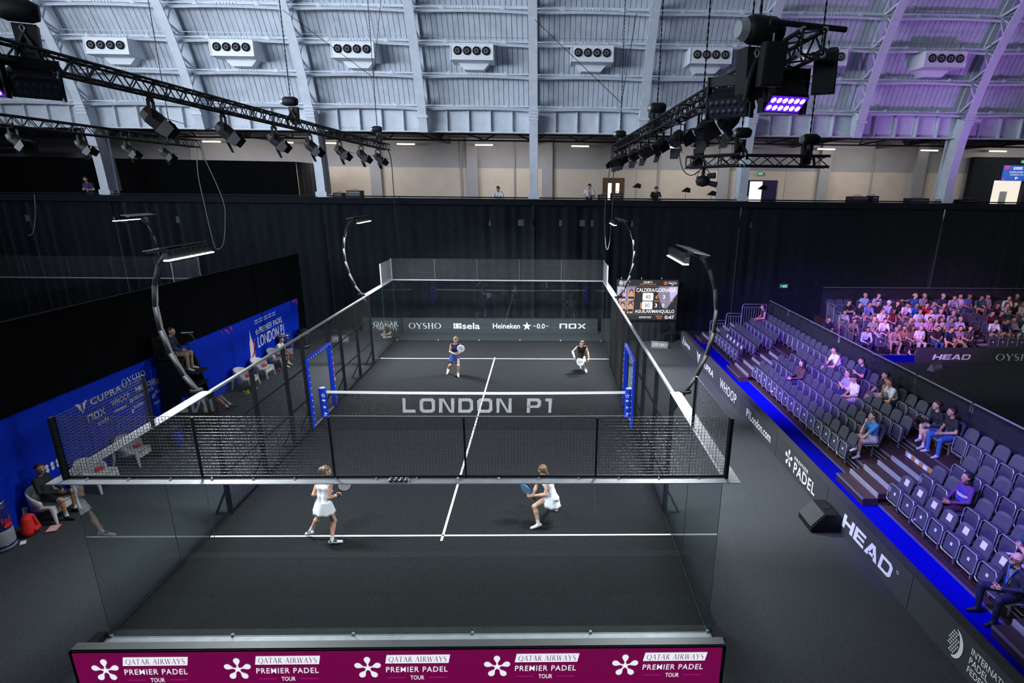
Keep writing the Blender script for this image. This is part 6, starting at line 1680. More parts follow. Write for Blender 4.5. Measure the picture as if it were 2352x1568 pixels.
def seated(x, y, z, rz, pose, style, mats, label, group, hair='crop', haircol='brown', cap=None, h=0.018, glasses=False):
    J = xf(pose, 0, 0, 0, 0)
    mb, fr = person(J, style, h=h)
    o = mb.build('person', mats, smooth=True, loc=(x, y, z), rz=rz); tag(o, label, 'person', group)
    if cap is not None: cap_mb(J, fr).build('cap', col(cap), o, smooth=True)
    elif hair: hair_mb(J, hair, fr).build('hair', M_HAIR[haircol], o, smooth=True)
    if glasses:
        fw, hu, sd_ = fr; hd = np.array(J['head'], float); b = MB()
        for s_ in (-1, 1):
            c = hd + fw * 0.105 + sd_ * s_ * 0.034 + hu * 0.014
            b.add([c + sd_ * 0.026 + hu * 0.016, c - sd_ * 0.026 + hu * 0.016, c - sd_ * 0.024 - hu * 0.018, c + sd_ * 0.024 - hu * 0.018, c - fw * 0.006], [(0, 1, 2, 3), (0, 4, 1), (1, 4, 2), (2, 4, 3), (3, 4, 0)])
            b.bar(hd + fw * 0.10 + sd_ * s_ * 0.06 + hu * 0.02, hd - fw * 0.0 + sd_ * s_ * 0.098 + hu * 0.02, 0.008)
        b.build('glasses', M_BLACKRUB, o)
    return o
gy, bk, wt, nv = (0.28, 0.28, 0.30), (0.012, 0.012, 0.015), (0.75, 0.75, 0.78), (0.015, 0.02, 0.06)
jean, khaki, tan = (0.03, 0.09, 0.26), (0.38, 0.27, 0.17), (0.33, 0.23, 0.13)
G = 'spectators in the right stand'
FW = {  # pose, style, mats, hair, haircolour, cap, label
 'w1': (sit_pose(0.05, 'lap', 0.1, 'cross'), dict(female=True, sleeve='none', leg='shorts'), body_mats(1, (0.02, 0.012, 0.03), (0.10, 0.02, 0.05), bk), 'bun', 'brown', None, 'woman in a dark sleeveless top sitting alone at the far end of the top row'),
 'w2': (sit_pose(-0.25, 'lap', 0.2, 'out'), dict(female=True, sleeve='long', leg='long'), body_mats(0, (0.09, 0.05, 0.035), nv, (0.6, 0.5, 0.6)), 'long', 'black', None, 'woman in a brown jacket leaning back with her feet up in the second row'),
 'm3': (sit_pose(0.35, 'knees', 0.2, 'wide'), SH, body_mats(1, wt, (0.05, 0.05, 0.06), wt), 'crop', 'black', None, 'man in a white T-shirt leaning forward in the top row, furthest of the group'),
 'm4': (sit_pose(0.0, 'cross', 0.2), LO, body_mats(1, nv, bk, bk), 'crop', 'black', None, 'man in a dark navy T-shirt with folded arms in the top row'),
 'm5': (sit_pose(-0.05, 'cross', 0.2, 'wide'), SH, body_mats(0, (0.30, 0.27, 0.42), nv, wt), 'crop', 'brown', None, 'man with glasses in a lilac T-shirt with folded arms in the third row'),
 'm6': (sit_pose(0.05, 'lap', 0.15, 'wide'), LO, body_mats(1, wt, (0.50, 0.44, 0.42), wt), None, 'brown', bk, 'man in a black cap, white T-shirt and pale trousers in the third row'),
 'm7': (sit_pose(0.1, 'knees', 0.25, 'wide'), SH, body_mats(1, bk, (0.55, 0.45, 0.48), bk), 'crop', 'black', None, 'bearded man in a black T-shirt and pale shorts in the top row'),
 'm8': (sit_pose(0.4, 'chin', 0.2, 'wide'), SH, body_mats(1, wt, nv, bk), 'crop', 'brown', None, 'man in a white T-shirt resting his chin on his fist in the top row'),
 'b9': (sit_pose(0.1, 'chin', 0.15, 'cross'), SH, body_mats(0, (0.08, 0.28, 0.52), (0.62, 0.62, 0.58), wt), 'crop', 'brown', None, 'boy in a light blue T-shirt and white shorts with a hand at his mouth'),
 'w10': (sit_pose(0.2, 'lap', 0.1, 'cross'), dict(female=True, sleeve='long', leg='shorts'), body_mats(0, bk, jean, (0.55, 0.5, 0.58)), 'bun', 'brown', None, 'woman in a black hooded top looking at her phone in the top row'),
 'm11': (sit_pose(0.08, 'lap', 0.35, 'wide'), LO, body_mats(1, bk, (0.04, 0.12, 0.36), (0.62, 0.5, 0.6)), 'crop', 'black', None, 'man in a black T-shirt and blue jeans above the near aisle'),
 'w12': (sit_pose(-0.15, 'lap', 0.1, 'out'), dict(female=True, sleeve='long', leg='long'), body_mats(1, (0.10, 0.03, 0.16), (0.045, 0.015, 0.03), (0.3, 0.2, 0.3)), 'long', 'black', None, 'woman in a striped blue and maroon sweater slumped in the second row'),
 'm13': (sit_pose(0.1, 'cross', 0.1, 'wide'), SH, body_mats(0, (0.01, 0.06, 0.09), (0.6, 0.55, 0.65), wt), 'crop', 'brown', None, 'man in a teal T-shirt and white shorts at the right edge behind the bald man'),
 'm14': (sit_pose(0.05, 'lap', 0.25, 'wide', drop=0.04), LL, body_mats(0, (0.010, 0.014, 0.035), (0.008, 0.014, 0.045), bk), None, 'grey', None, 'bald bearded man in a dark suit with blue lanyard in the front row'),
}
for row, y, key in FOLK:
    pose, style, mats, hair, hc, cap, label = FW[key]
    ok = [yy for (k, yy), w in occupied.items() if w == key][0]
    k = row - 1
    o = seated(ROWX[k] + 0.08, ok, ROWZ[k] - 0.03, PI / 2, pose, style, mats, label, G, hair, hc, cap, h=0.020, glasses=key in ('m5', 'm14'))
    if key == 'm14':
        fwd = np.array(pose['neck']); b = MB(); b.tube([fwd + V(-0.08, 0.09, 0.0), fwd + V(-0.02, 0.13, -0.22), fwd + V(0.0, 0.14, -0.34)], 0.012, 5); b.tube([fwd + V(0.08, 0.09, 0.0), fwd + V(0.02, 0.13, -0.22), fwd + V(0.0, 0.14, -0.34)], 0.012, 5); b.build('lanyard', col((0.03, 0.20, 0.60)), o)
        MB().box(fwd + V(0, 0.085, -0.20), (0.075, 0.05, 0.26)).build('shirt_front', col((0.30, 0.22, 0.12)), o)
        MB().lathe([(0.02, -0.05), (0.05, -0.03), (0.058, 0.0), (0.05, 0.02)], tuple(np.array(pose['head']) + V(0.01, 0.05, -0.065)), 12).build('beard', M_HAIR['grey'], o, smooth=True)
    if key == 'w12':
        for q, c_ in ((0.25, (0.02, 0.05, 0.40)), (0.45, (0.5, 0.45, 0.5)), (0.62, (0.02, 0.05, 0.40))):
            n_ = np.array(pose['neck']); pl = np.array(pose['pel']); c = n_ + (pl - n_) * q; b = MB()
            b.lathe([(0.172, -0.028), (0.176, 0.0), (0.172, 0.028)], tuple(c), 20, sx=1.02, sy=0.66); b.build('sweater_stripe', col(c_), o)
# red and black backpack on the seat beside the woman
t = thing('backpack', 'black and red backpack on the seat beside the woman in the hooded top', 'bag', (ROWX[3] - 0.05, -3.75, ROWZ[3] + 0.46))
v, f, l = surface([(V(0, -0.05, 0.06), V(0, 0.25, 0.08), 0.12, 0.10, 0)], 0.02); MB().add(v, [tuple(int(i) for i in q) for q in f]).build('bag_body', M_BLACKRUB, t, smooth=True)
v, f, l = surface([(V(0, 0.26, 0.04), V(0, 0.36, 0.03), 0.09, 0.07, 0)], 0.02); MB().add(v, [tuple(int(i) for i in q) for q in f]).build('red_pocket', col((0.5, 0.02, 0.03)), t, smooth=True)
MB().tube([(0, 0.0, 0.17), (-0.05, 0.1, 0.22), (0, 0.2, 0.18)], 0.012, 6).build('strap', col((0.4, 0.2, 0.1)), t)

# ------------------------------------------------------------------ crowd of the far stand: a few body meshes shared by all
CP = [sit_pose(0.05, 'lap', -0.5), sit_pose(0.35, 'knees', -0.4, 'wide'), sit_pose(0.0, 'cross', -0.3), sit_pose(0.15, 'lap', 0.3, 'cross'), sit_pose(0.42, 'knees', 0.2, 'wide'), sit_pose(0.0, 'lap', -0.9, 'wide'), sit_pose(0.1, 'point', -0.6)]
CS = [LO, SH, SH, dict(female=True, sleeve='short', leg='long'), LL, dict(female=True, sleeve='none', leg='shorts'), SH]
body = []
for pz, sz in zip(CP, CS):
    mb, fr = person(pz, sz, h=0.026)
    me_o = mb.build('person', body_mats(0, wt, nv, bk), smooth=True)
    hair = {k: hair_mb(pz, k, fr, 0.022) for k in ('crop', 'long', 'bun')}
    hm = {}
    for k, m_ in hair.items():
        oo = m_.build('hair', M_HAIR['brown'], smooth=True); hm[k] = oo.data; bpy.data.objects.remove(oo)
    cc = cap_mb(pz, fr).build('cap', col(wt), smooth=True); hm['cap'] = cc.data; bpy.data.objects.remove(cc)
    body.append((me_o.data, hm)); bpy.data.objects.remove(me_o)
CROWD = [  # x, row, colour of top, colour name, hair kind, hair colour, variant
 (18.31, 5, (0.30, 0.42, 0.58), 'pale blue', 'crop', 'grey', 0), (18.97, 5, (0.34, 0.30, 0.40), 'grey', 'crop', 'brown', 0), (20.85, 5, (0.03, 0.10, 0.35), 'blue', 'bun', 'blonde', 6), (21.32, 5, gy, 'grey', 'crop', 'grey', 0), (22.30, 5, nv, 'navy', 'crop', 'grey', 0), (22.75, 5, (0.40, 0.34, 0.46), 'lilac', 'crop', 'brown', 4), (23.15, 5, wt, 'white', 'crop', 'black', 0), (23.62, 5, (0.10, 0.14, 0.30), 'blue', 'crop', 'brown', 0), (24.15, 5, (0.02, 0.08, 0.07), 'dark green', 'crop', 'black', 1), (24.58, 5, gy, 'grey', 'cap', 'black', 0), (25.54, 5, (0.62, 0.54, 0.46), 'cream', 'crop', 'brown', 4), (26.10, 5, (0.06, 0.05, 0.045), 'dark brown', None, 'grey', 2),
 (17.17, 4, bk, 'black', 'crop', 'brown', 2), (17.65, 4, (0.02, 0.02, 0.025), 'black', 'crop', 'black', 1), (18.12, 4, (0.16, 0.22, 0.42), 'blue', 'crop', 'brown', 1), (18.62, 4, bk, 'black', 'crop', 'black', 0), (19.15, 4, (0.40, 0.48, 0.66), 'pale blue', 'cap', 'brown', 0), (19.55, 4, bk, 'black', 'long', 'brown', 3), (20.00, 4, (0.70, 0.62, 0.72), 'pale pink', 'cap', 'black', 1), (20.45, 4, (0.03, 0.12, 0.42), 'blue', 'crop', 'brown', 4), (20.92, 4, (0.60, 0.02, 0.03), 'red', 'crop', 'black', 4), (21.38, 4, (0.30, 0.36, 0.60), 'light blue', 'crop', 'brown', 0), (21.85, 4, (0.12, 0.03, 0.08), 'maroon', 'crop', 'brown', 4), (24.50, 4, bk, 'black', 'crop', 'brown', 4), (25.00, 4, (0.50, 0.46, 0.48), 'pale grey', 'crop', 'brown', 1), (25.47, 4, bk, 'black', 'long', 'brown', 3), (25.90, 4, (0.55, 0.48, 0.42), 'beige', 'crop', 'brown', 0),
 (16.62, 3, (0.46, 0.40, 0.36), 'beige', 'crop', 'brown', 1), (18.50, 3, wt, 'white', 'crop', 'brown', 0), (19.03, 3, (0.16, 0.01, 0.03), 'dark red', 'long', 'brown', 5), (20.30, 3, wt, 'white', 'bun', 'brown', 3), (20.88, 3, wt, 'white', 'crop', 'black', 0), (21.35, 3, (0.55, 0.42, 0.66), 'lilac', 'bun', 'grey', 3), (21.83, 3, (0.28, 0.34, 0.60), 'blue', 'crop', 'grey', 4), (23.75, 3, (0.10, 0.02, 0.035), 'burgundy', 'crop', 'black', 4), (24.22, 3, (0.05, 0.015, 0.02), 'dark maroon', 'crop', 'brown', 1), (24.70, 3, (0.01, 0.10, 0.05), 'green', 'crop', 'brown', 0),
 (16.72, 2, (0.30, 0.22, 0.15), 'brown', 'crop', 'black', 4), (17.74, 2, (0.34, 0.30, 0.24), 'patterned grey', 'long', 'blonde', 3), (18.22, 2, wt, 'white', 'crop', 'brown', 1), (19.50, 2, (0.26, 0.17, 0.16), 'brown', 'crop', 'brown', 0), (19.95, 2, (0.48, 0.40, 0.62), 'lilac', 'cap', 'black', 2), (20.42, 2, (0.66, 0.34, 0.52), 'pink', 'crop', 'brown', 0), (20.98, 2, (0.62, 0.55, 0.60), 'white', 'long', 'brown', 5), (21.45, 2, (0.22, 0.20, 0.30), 'grey', 'crop', 'brown', 0), (21.92, 2, (0.48, 0.44, 0.70), 'lilac', 'crop', 'grey', 2), (23.53, 2, wt, 'white', 'crop', 'black', 1), (24.03, 2, nv, 'navy', 'crop', 'brown', 1), (24.50, 2, (0.32, 0.30, 0.36), 'grey', 'crop', 'brown', 2), (25.06, 2, (0.36, 0.40, 0.44), 'pale grey', 'crop', 'brown', 4),
 (17.05, 1, (0.55, 0.60, 0.66), 'pale blue', 'crop', 'black', 4), (18.40, 1, (0.36, 0.25, 0.17), 'tan', 'crop', 'grey', 4), (18.80, 1, (0.40, 0.24, 0.10), 'mustard', 'long', 'brown', 3), (19.20, 1, (0.22, 0.13, 0.11), 'brown', 'long', 'brown', 5), (19.62, 1, wt, 'white', 'crop', 'grey', 0), (20.45, 1, bk, 'black', 'crop', 'brown', 0), (20.95, 1, nv, 'navy', 'crop', 'brown', 1), (21.42, 1, (0.55, 0.44, 0.46), 'striped pink', 'long', 'brown', 3), (21.90, 1, (0.10, 0.09, 0.10), 'charcoal', 'long', 'black', 3)]
BOTS = [nv, khaki, bk, (0.10, 0.10, 0.12), (0.5, 0.45, 0.42), jean]
cnt = {}
for i, (x, row, c, cn, hk, hc, var) in enumerate(sorted(CROWD, key=lambda q: (q[1], q[0]))):
    me, hm = body[var]; k = row - 1; cnt[row] = cnt.get(row, 0) + 1
    o = link('person', me, None, (x, R2Y[k], R2Z[k] - 0.02), PI + (RNG.rand() - 0.5) * 0.3)
    hn = {'crop': 'short %s hair' % hc, 'long': 'long %s hair' % hc, 'bun': '%s hair tied up' % hc, 'cap': 'a cap', None: 'a shaved head'}[hk]
    tag(o, "spectator, %s, %s top, %s from left in the crowd's %s row" % (hn, cn, ordn[cnt[row] - 1], ['front', 'second', 'third', 'fourth', 'back'][k]), 'person', 'crowd in the far stand')
    ms = body_mats(int(RNG.rand() * 2.4), c, BOTS[i % 6], (0.5, 0.5, 0.5) if i % 2 else bk)
    for j, m_ in enumerate(ms):
        o.material_slots[j].link = 'OBJECT'; o.material_slots[j].material = m_
    if hk:
        hcap = link('cap' if hk == 'cap' else 'hair', hm[hk], o)
        hcap.material_slots[0].link = 'OBJECT'; hcap.material_slots[0].material = col([(0.6, 0.6, 0.62), (0.30, 0.36, 0.5), bk][i % 3]) if hk == 'cap' else M_HAIR[hc]
    seat_lab = "grey seat under the %s spectator from left in the crowd's %s row" % (ordn[cnt[row] - 1], ['front', 'second', 'third', 'fourth', 'back'][k])
    put_seat(x, R2Y[k] + 0.08, R2Z[k], 0.0, seat_lab, 'occupied seats of the crowded stand', opened=True)
# empty seats of that stand
taken = {}
for x, row, *_ in CROWD: taken.setdefault(row, []).append(x)
for k in range(5):
    x = 16.75; ne = 0
    while x < 26.6:
        if not (22.2 < x < 23.2 and k < 3) and all(abs(x - q) > 0.40 for q in taken[k + 1]):
            ne += 1
            put_seat(x, R2Y[k] + 0.08, R2Z[k], 0.0, "empty grey seat, %s empty one from left in the crowd's %s row" % (ordn[ne - 1], ['front', 'second', 'third', 'fourth', 'back'][k]), 'empty seats of the crowded stand', card=(k == 0 and x > 23), num=(k == 0))
            x += 0.46
        else: x += 0.1
for src in (seat0, seat1):
    for ch in list(src.children): bpy.data.objects.remove(ch)
    bpy.data.objects.remove(src)
# a face looking over the drape between the two stands
J = {k: v for k, v in sit_pose(0, 'lap', -0.6).items()}
seated(14.9, 7.4, 0.55, PI, sit_pose(0, 'lap', -0.5), LO, body_mats(1, bk, bk, bk), 'head of a dark-haired person showing above the rail between the two stands', None, 'crop', 'brown')
MB_ = thing('equipment_case', 'black flight case used as a seat between the two stands', 'case', (14.9, 7.4, 0)); MB().bb(-0.3, 0.3, -0.3, 0.3, 0, 0.93).build('case_body', M_BLACK, MB_); MB().bb(-0.31, 0.31, -0.31, 0.31, 0.93, 0.965).build('lid', M_BLACK, MB_)
# ================================================================== LEFT SIDE OF THE COURT
def tub_chair():
    t = thing('lounge_chair', 'x', 'armchair')
    n = 22; vs = []; fs = []
    for i in range(n + 1):
        a = math.radians(-205 + 230 * i / n)      # sweep: right arm - back - left arm (opening towards +Y)
        u = abs(i / n - 0.5) * 2
        zt = 0.76 - 0.24 * u ** 2.0; r0, r1 = 0.36, 0.31
        yx = 0.92
        for r, z in ((r0 * 0.93, 0.30), (r0, zt - 0.02), (r0 - 0.02, zt), (r1 + 0.01, zt), (r1, zt - 0.02), (r1 * 0.93, 0.36)):
            vs.append((r * math.cos(a), r * math.sin(a) * yx, z))
    for i in range(n):
        for j in range(6): fs.append((6 * i + j, 6 * i + (j + 1) % 6, 6 * i + 6 + (j + 1) % 6, 6 * i + 6 + j))
    fs.append(tuple(range(6))[::-1]); fs.append(tuple(6 * n + j for j in range(6)))
    MB().add(vs, fs).build('tub_shell', M_CHAIRWHITE, t, smooth=True)
    pr = [(0.34 * math.cos(q * PI / 10), 0.32 * math.sin(q * PI / 10)) for q in range(10, 21)] + [(0.34, 0.30), (0.30, 0.36), (-0.30, 0.36), (-0.34, 0.30)]
    MB().prism(pr, lambda u, v, q: (u, v, q - 0.05 * (v < 0)), 0.36, 0.41).build('seat', M_CHAIRWHITE, t)
    MB().prism([(-0.33, 0.40), (0.33, 0.40), (0.30, 0.22), (-0.30, 0.22)], lambda u, v, q: (u, q, v), 0.31, 0.36).build('front_apron', M_CHAIRWHITE, t)
    for sx in (-1, 1):
        for sy in (-1, 1):
            b = MB(); x, y = sx * 0.31, 0.33 if sy > 0 else -0.26
            b.tube([(x, y, 0.40), (x * 1.04, y + sy * 0.03, 0.2), (x * 1.10, y + sy * 0.06, 0.0)], [0.055, 0.040, 0.024], 8); b.build('leg', M_CHAIRWHITE, t)
    return t
tc0 = tub_chair()
CH = [(-9.02, -6.10, 'white moulded lounge chair under the seated coach at the left edge'), (-9.0, -4.75, 'white moulded lounge chair behind the near left mesh corner'), (-9.0, -3.30, 'white moulded lounge chair with a red item on its seat, right of the mesh corner'),
      (-9.0, 3.00, 'white moulded lounge chair nearest the umpire tower, red item on it'), (-9.0, 4.32, 'white moulded lounge chair in the middle of the far group of three'), (-9.0, 5.75, 'white moulded lounge chair under the seated man in white')]
for i, (x, y, l) in enumerate(CH):
    if i == 0: tc0.location = (x, y, 0); tc0.rotation_euler = (0, 0, -PI / 2); tc0['label'] = l; tc0['group'] = 'white lounge chairs along the blue wall'
    else: copy_tree(tc0, None, (x, y, 0), -PI / 2, l, 'white lounge chairs along the blue wall')
for x, y in ((-10.6, 1.0), (-10.6, 2.6), (-10.6, 6.4)):
    copy_tree(tc0, None, (x, y, 0), PI / 2, 'white lounge chair of the neighbouring court seen mirrored in its glass', 'white lounge chairs of the neighbouring court')
def soft(name, prims, m, parent=None, h=0.02):
    v, f, l = surface(prims, h); return MB().add(v, [tuple(int(i) for i in q) for q in f]).build(name, m, parent, smooth=True)
for x, y, l in ((-8.92, -3.2, 'small red towel on the white chair beside the mesh corner'), (-8.88, 3.05, 'red towel on the white chair nearest the umpire tower'), (-8.88, 4.4, 'red cloth on the white chair in the middle of the far three'), (-8.95, -4.6, 'red bottle cap item on the white chair behind the mesh corner')):
    o = soft('red_towel', [(V(x, y - 0.06, 0.44), V(x + 0.04, y + 0.06, 0.445), 0.05, 0.04, 0), (V(x - 0.04, y, 0.45), V(x + 0.09, y + 0.02, 0.44), 0.035, 0.03, 0)], col((0.62, 0.01, 0.02))); tag(o, l, 'towel')
# coach with red backpack
PL = 'people along the blue wall'
seated(-8.98, -6.10, -0.02, -PI / 2 + 0.1, sit_pose(-0.15, 'lap', 0.55, 'wide'), LS, body_mats(1, bk, bk, bk, wt), 'coach in a black top and shorts sitting in the white chair at the left edge', PL, 'crop', 'brown', h=0.014)
bp = thing('backpack', 'bright red backpack on the floor beside the coach', 'bag', (-8.92, -6.78, 0), 0.2)
soft('bag_body', [(V(0, -0.10, 0.10), V(0, -0.06, 0.34), 0.12, 0.10, 0), (V(0, 0.10, 0.10), V(0, 0.06, 0.34), 0.12, 0.10, 0), (V(0.0, 0, 0.12), V(0.0, 0, 0.37), 0.13, 0.10, 0)], col((0.70, 0.012, 0.010)), bp)
soft('front_pocket', [(V(0.11, -0.06, 0.12), V(0.11, 0.06, 0.12), 0.06, 0.06, 0)], col((0.60, 0.010, 0.010)), bp)
MB().tube([(0.12, 0.02, 0.10), (0.135, 0.0, 0.26), (0.10, 0.0, 0.40), (0.0, 0.0, 0.45)], 0.016, 6).build('strap', col((0.45, 0.01, 0.03)), bp)
bo_ = MB().box((-8.58, -6.62, 0.012), (0.22, 0.30, 0.02), 0.3).build('magazine', col((0.45, 0.02, 0.03))); tag(bo_, 'small red magazine lying on the carpet by the chair leg', 'magazine')
MB().box((-8.58, -6.62, 0.0225), (0.19, 0.27, 0.002), 0.3).build('cover', col((0.55, 0.45, 0.45)), bo_)
tag(MB().box((-8.80, -7.15, 0.006), (0.10, 0.16, 0.006), 0.6).build('paper', M_WHITE), 'scrap of white paper on the carpet in front of the red backpack', 'paper')
# drink coolers shaped like cans
def can_cooler(x, y, label, r=0.27, hgt=1.05):
    t = thing('can_cooler', label, 'cooler', (x, y, 0))
    MB().lathe([(r * 0.9, 0.02), (r, 0.06), (r, 0.45), (r, 0.46)], (0, 0, 0), 24).build('silver_body', M_ALU, t, smooth=True)
    MB().lathe([(r, 0.46), (r * 1.003, 0.47), (r * 1.003, hgt - 0.12), (r * 0.92, hgt - 0.06)], (0, 0, 0), 24).build('blue_body', mat('can_blue', (0.006, 0.015, 0.16), 0.3), t, smooth=True)
    MB().lathe([(r * 0.92, hgt - 0.06), (r * 0.94, hgt), (r * 0.86, hgt + 0.01), (r * 0.84, hgt - 0.04), (0.03, hgt - 0.05)], (0, 0, 0), 24).build('rim', M_CHROME, t, smooth=True)
    M = frame((r * 1.02, 0, 0.62), (0, 1, 0), (0, 0, 1)); lettering('Red', 0.20, 0.13, mat('red_print', (0.6, 0.02, 0.03), 0.6), t, M, -0.02, 0.06, bold=0.012); polys('bull_mark', [blob(0, -0.06, 0.10, 0.05, 12)], MATS['red_print'], t, M)
    MB().lathe([(r * 1.01, 0.10), (r * 1.01, 0.15)], (0, 0, 0), 24).build('blue_band', MATS['can_blue'], t, smooth=True)
    return t
can_cooler(-9.08, -7.35, 'blue and silver can-shaped cooler at the left picture edge')
can_cooler(-9.10, 7.00, 'dark blue can-shaped cooler with a silver rim behind the seated man in white')
t = thing('waste_bin', 'black barrel bin with a white name at the far end of the blue wall', 'bin', (-9.0, 8.75, 0))
MB().lathe([(0.24, 0.0), (0.26, 0.05), (0.27, 0.80), (0.25, 0.82)], (0, 0, 0), 20).build('barrel', M_BLACK, t, smooth=True)
for z in (0.10, 0.66): MB().lathe([(0.275, z), (0.285, z + 0.015), (0.275, z + 0.03)], (0, 0, 0), 20).build('hoop', M_STEEL, t)
MB().lathe([(0.27, 0.82), (0.22, 0.88), (0.02, 0.90)], (0, 0, 0), 20).build('lid', M_BLACKRUB, t, smooth=True)
lettering('Wilson', 0.40, 0.13, M_WHITE, t, frame((0.20, -0.20, 0.38), (0, 0, 1), (-0.7, 0.7, 0)).copy(), 0, 0, bold=0.01)
# umpire's tower
ut = thing('umpire_chair', 'tall black umpire chair with steps and a small blue sign against the blue wall', 'umpire chair', (-8.80, -0.92, 0))
for sx, y in ((-1, -0.34), (1, 0.34)):
    b = MB(); b.prism([(-0.45, 0), (0.80, 0), (0.30, 2.30), (-0.45, 2.30)], lambda u, v, q: (u, q, v), y - 0.02, y + 0.02); b.build('side_panel', M_BLACK, ut)
MB().bb(-0.45, 0.32, -0.36, 0.36, 2.26, 2.31).build('seat_deck', M_BLACK, ut)
MB().bb(-0.47, -0.42, -0.36, 0.36, 2.31, 2.95).build('backrest', M_BLACK, ut)
for k in range(5): MB().bb(0.30 + 0.11 * (4 - k) - 0.1, 0.62 + 0.11 * (4 - k) - 0.1, -0.32, 0.32, 0.33 + 0.38 * k, 0.37 + 0.38 * k).build('step', M_BLACKRUB, ut)
MB().bb(0.25, 0.66, -0.33, 0.33, 1.84, 1.88).build('foot_rest', M_BLACK, ut)
for sy in (-1, 1): MB().tube([(-0.35, sy * 0.34, 2.31), (-0.35, sy * 0.34, 2.60), (0.15, sy * 0.34, 2.60), (0.15, sy * 0.34, 2.31)], 0.018, 6).build('armrest', M_BLACK, ut)
sgn = MB().bb(0.1, 0.62, -0.37, -0.362, 0.92, 1.16).build('name_sign', M_BLUEPAD, ut)
lettering('LONDON', 0.30, 0.07, M_WHITE, sgn, frame((0.40, -0.371, 1.01), (1, 0, 0), (0, 0, 1)), bold=0.01, lift=0.003); polys('tower_logo', [([(-0.03, -0.06), (0.03, -0.06), (0, 0.09)], [(0, 1, 2)])], M_WHITE, sgn, frame((0.18, -0.371, 1.04), (1, 0, 0), (0, 0, 1)), 0.003)
ms = MB().tube([(0.15, 0.34, 2.60), (0.42, 0.30, 2.72), (0.40, 0.22, 2.92), (0.34, 0.18, 2.98)], 0.010, 6).build('microphone_arm', M_STEEL, ut); MB().tube([(0.40, 0.30, 2.99), (0.20, 0.02, 3.03)], [0.014, 0.028], 8).build('microphone', M_CHROME, ms)
seated(-8.92, -0.92, 1.87, -PI / 2 + 0.1, sit_pose(0.0, 'lap', 0.15), LL, body_mats(0, (0.010, 0.020, 0.055), khaki, wt), 'umpire in a navy jacket and beige trousers sitting high on the umpire chair', PL, 'crop', 'black', h=0.016)
# cooler drum, crates, ball bag and gear around the tower
t = thing('ice_drum', 'round blue drum cooler with white print below the umpire chair', 'cooler', (-8.75, -2.05, 0))
MB().lathe([(0.27, 0.0), (0.29, 0.04), (0.30, 0.55), (0.29, 0.56)], (0, 0, 0), 22).build('drum', M_BLUEPAD, t, smooth=True); MB().lathe([(0.30, 0.56), (0.30, 0.62), (0.05, 0.66)], (0, 0, 0), 22).build('lid', M_BLACK, t, smooth=True)
lettering('LONDON PREMIER PADEL', 0.42, 0.04, M_WHITE, t, frame((0.24, -0.21, 0.45), (0.66, 0.75, 0), (0, 0, 1)), lift=0.02)
def crate(x, y, rz, label):
    t = thing('mesh_crate', label, 'crate', (x, y, 0), rz)
    MB().bb(-0.3, 0.3, -0.2, 0.2, 0, 0.04).bb(-0.3, -0.27, -0.2, 0.2, 0.04, 0.72).bb(0.27, 0.3, -0.2, 0.2, 0.04, 0.72).bb(-0.3, 0.3, 0.17, 0.2, 0.04, 0.72).bb(-0.3, 0.3, -0.2, 0.2, 0.72, 0.75).build('crate_frame', M_BLACK, t)
    wire_grid((-0.27, -0.18), (0.27, -0.18), 0.05, 0.70, 0.05, 0.05, 0.008, t, M_WIRE, 'front_mesh'); return t
crate(-8.70, -0.30, -PI / 2, 'black mesh-fronted ball cabinet right of the umpire chair'); crate(-8.65, -2.75, -PI / 2, 'black mesh-fronted ball cabinet left of the umpire chair')
t = thing('waste_bin', 'tall royal blue bin on the carpet by the mesh crate', 'bin', (-8.35, -2.35, 0)); MB().lathe([(0.13, 0), (0.17, 0.5), (0.18, 0.52)], (0, 0, 0), 16).build('bin_body', M_BLUEPAD, t, smooth=True); MB().lathe([(0.185, 0.52), (0.185, 0.55), (0.03, 0.57)], (0, 0, 0), 16).build('lid', M_BLACKRUB, t)
bb_ = thing('ball_bag', 'net bag of yellow-green balls on the carpet in front of a white chair', 'bag', (-8.55, 2.15, 0))
for i in range(14):
    a = i * 2.4; r = 0.10 * math.sqrt((i % 7) / 7); c = V(r * math.cos(a), r * math.sin(a) * 1.2, 0.04 + 0.055 * (i // 5))
    MB().lathe([(0.005, -0.033), (0.024, -0.023), (0.033, 0), (0.024, 0.023), (0.005, 0.033)], tuple(c), 10).build('ball', mat('ball_yellow', (0.45, 0.60, 0.03), 0.8), bb_, smooth=True)
t = thing('camera_bag', 'black camera bag with a pale strap beside the ball bag', 'bag', (-8.62, 2.75, 0)); soft('bag_body', [(V(0, -0.1, 0.1), V(0, 0.12, 0.1), 0.10, 0.10, 0)], M_BLACKRUB, t); MB().tube([(0.08, -0.12, 0.08), (0.16, -0.02, 0.03), (0.12, 0.12, 0.05)], 0.014, 6).build('strap', col((0.5, 0.5, 0.5)), t)
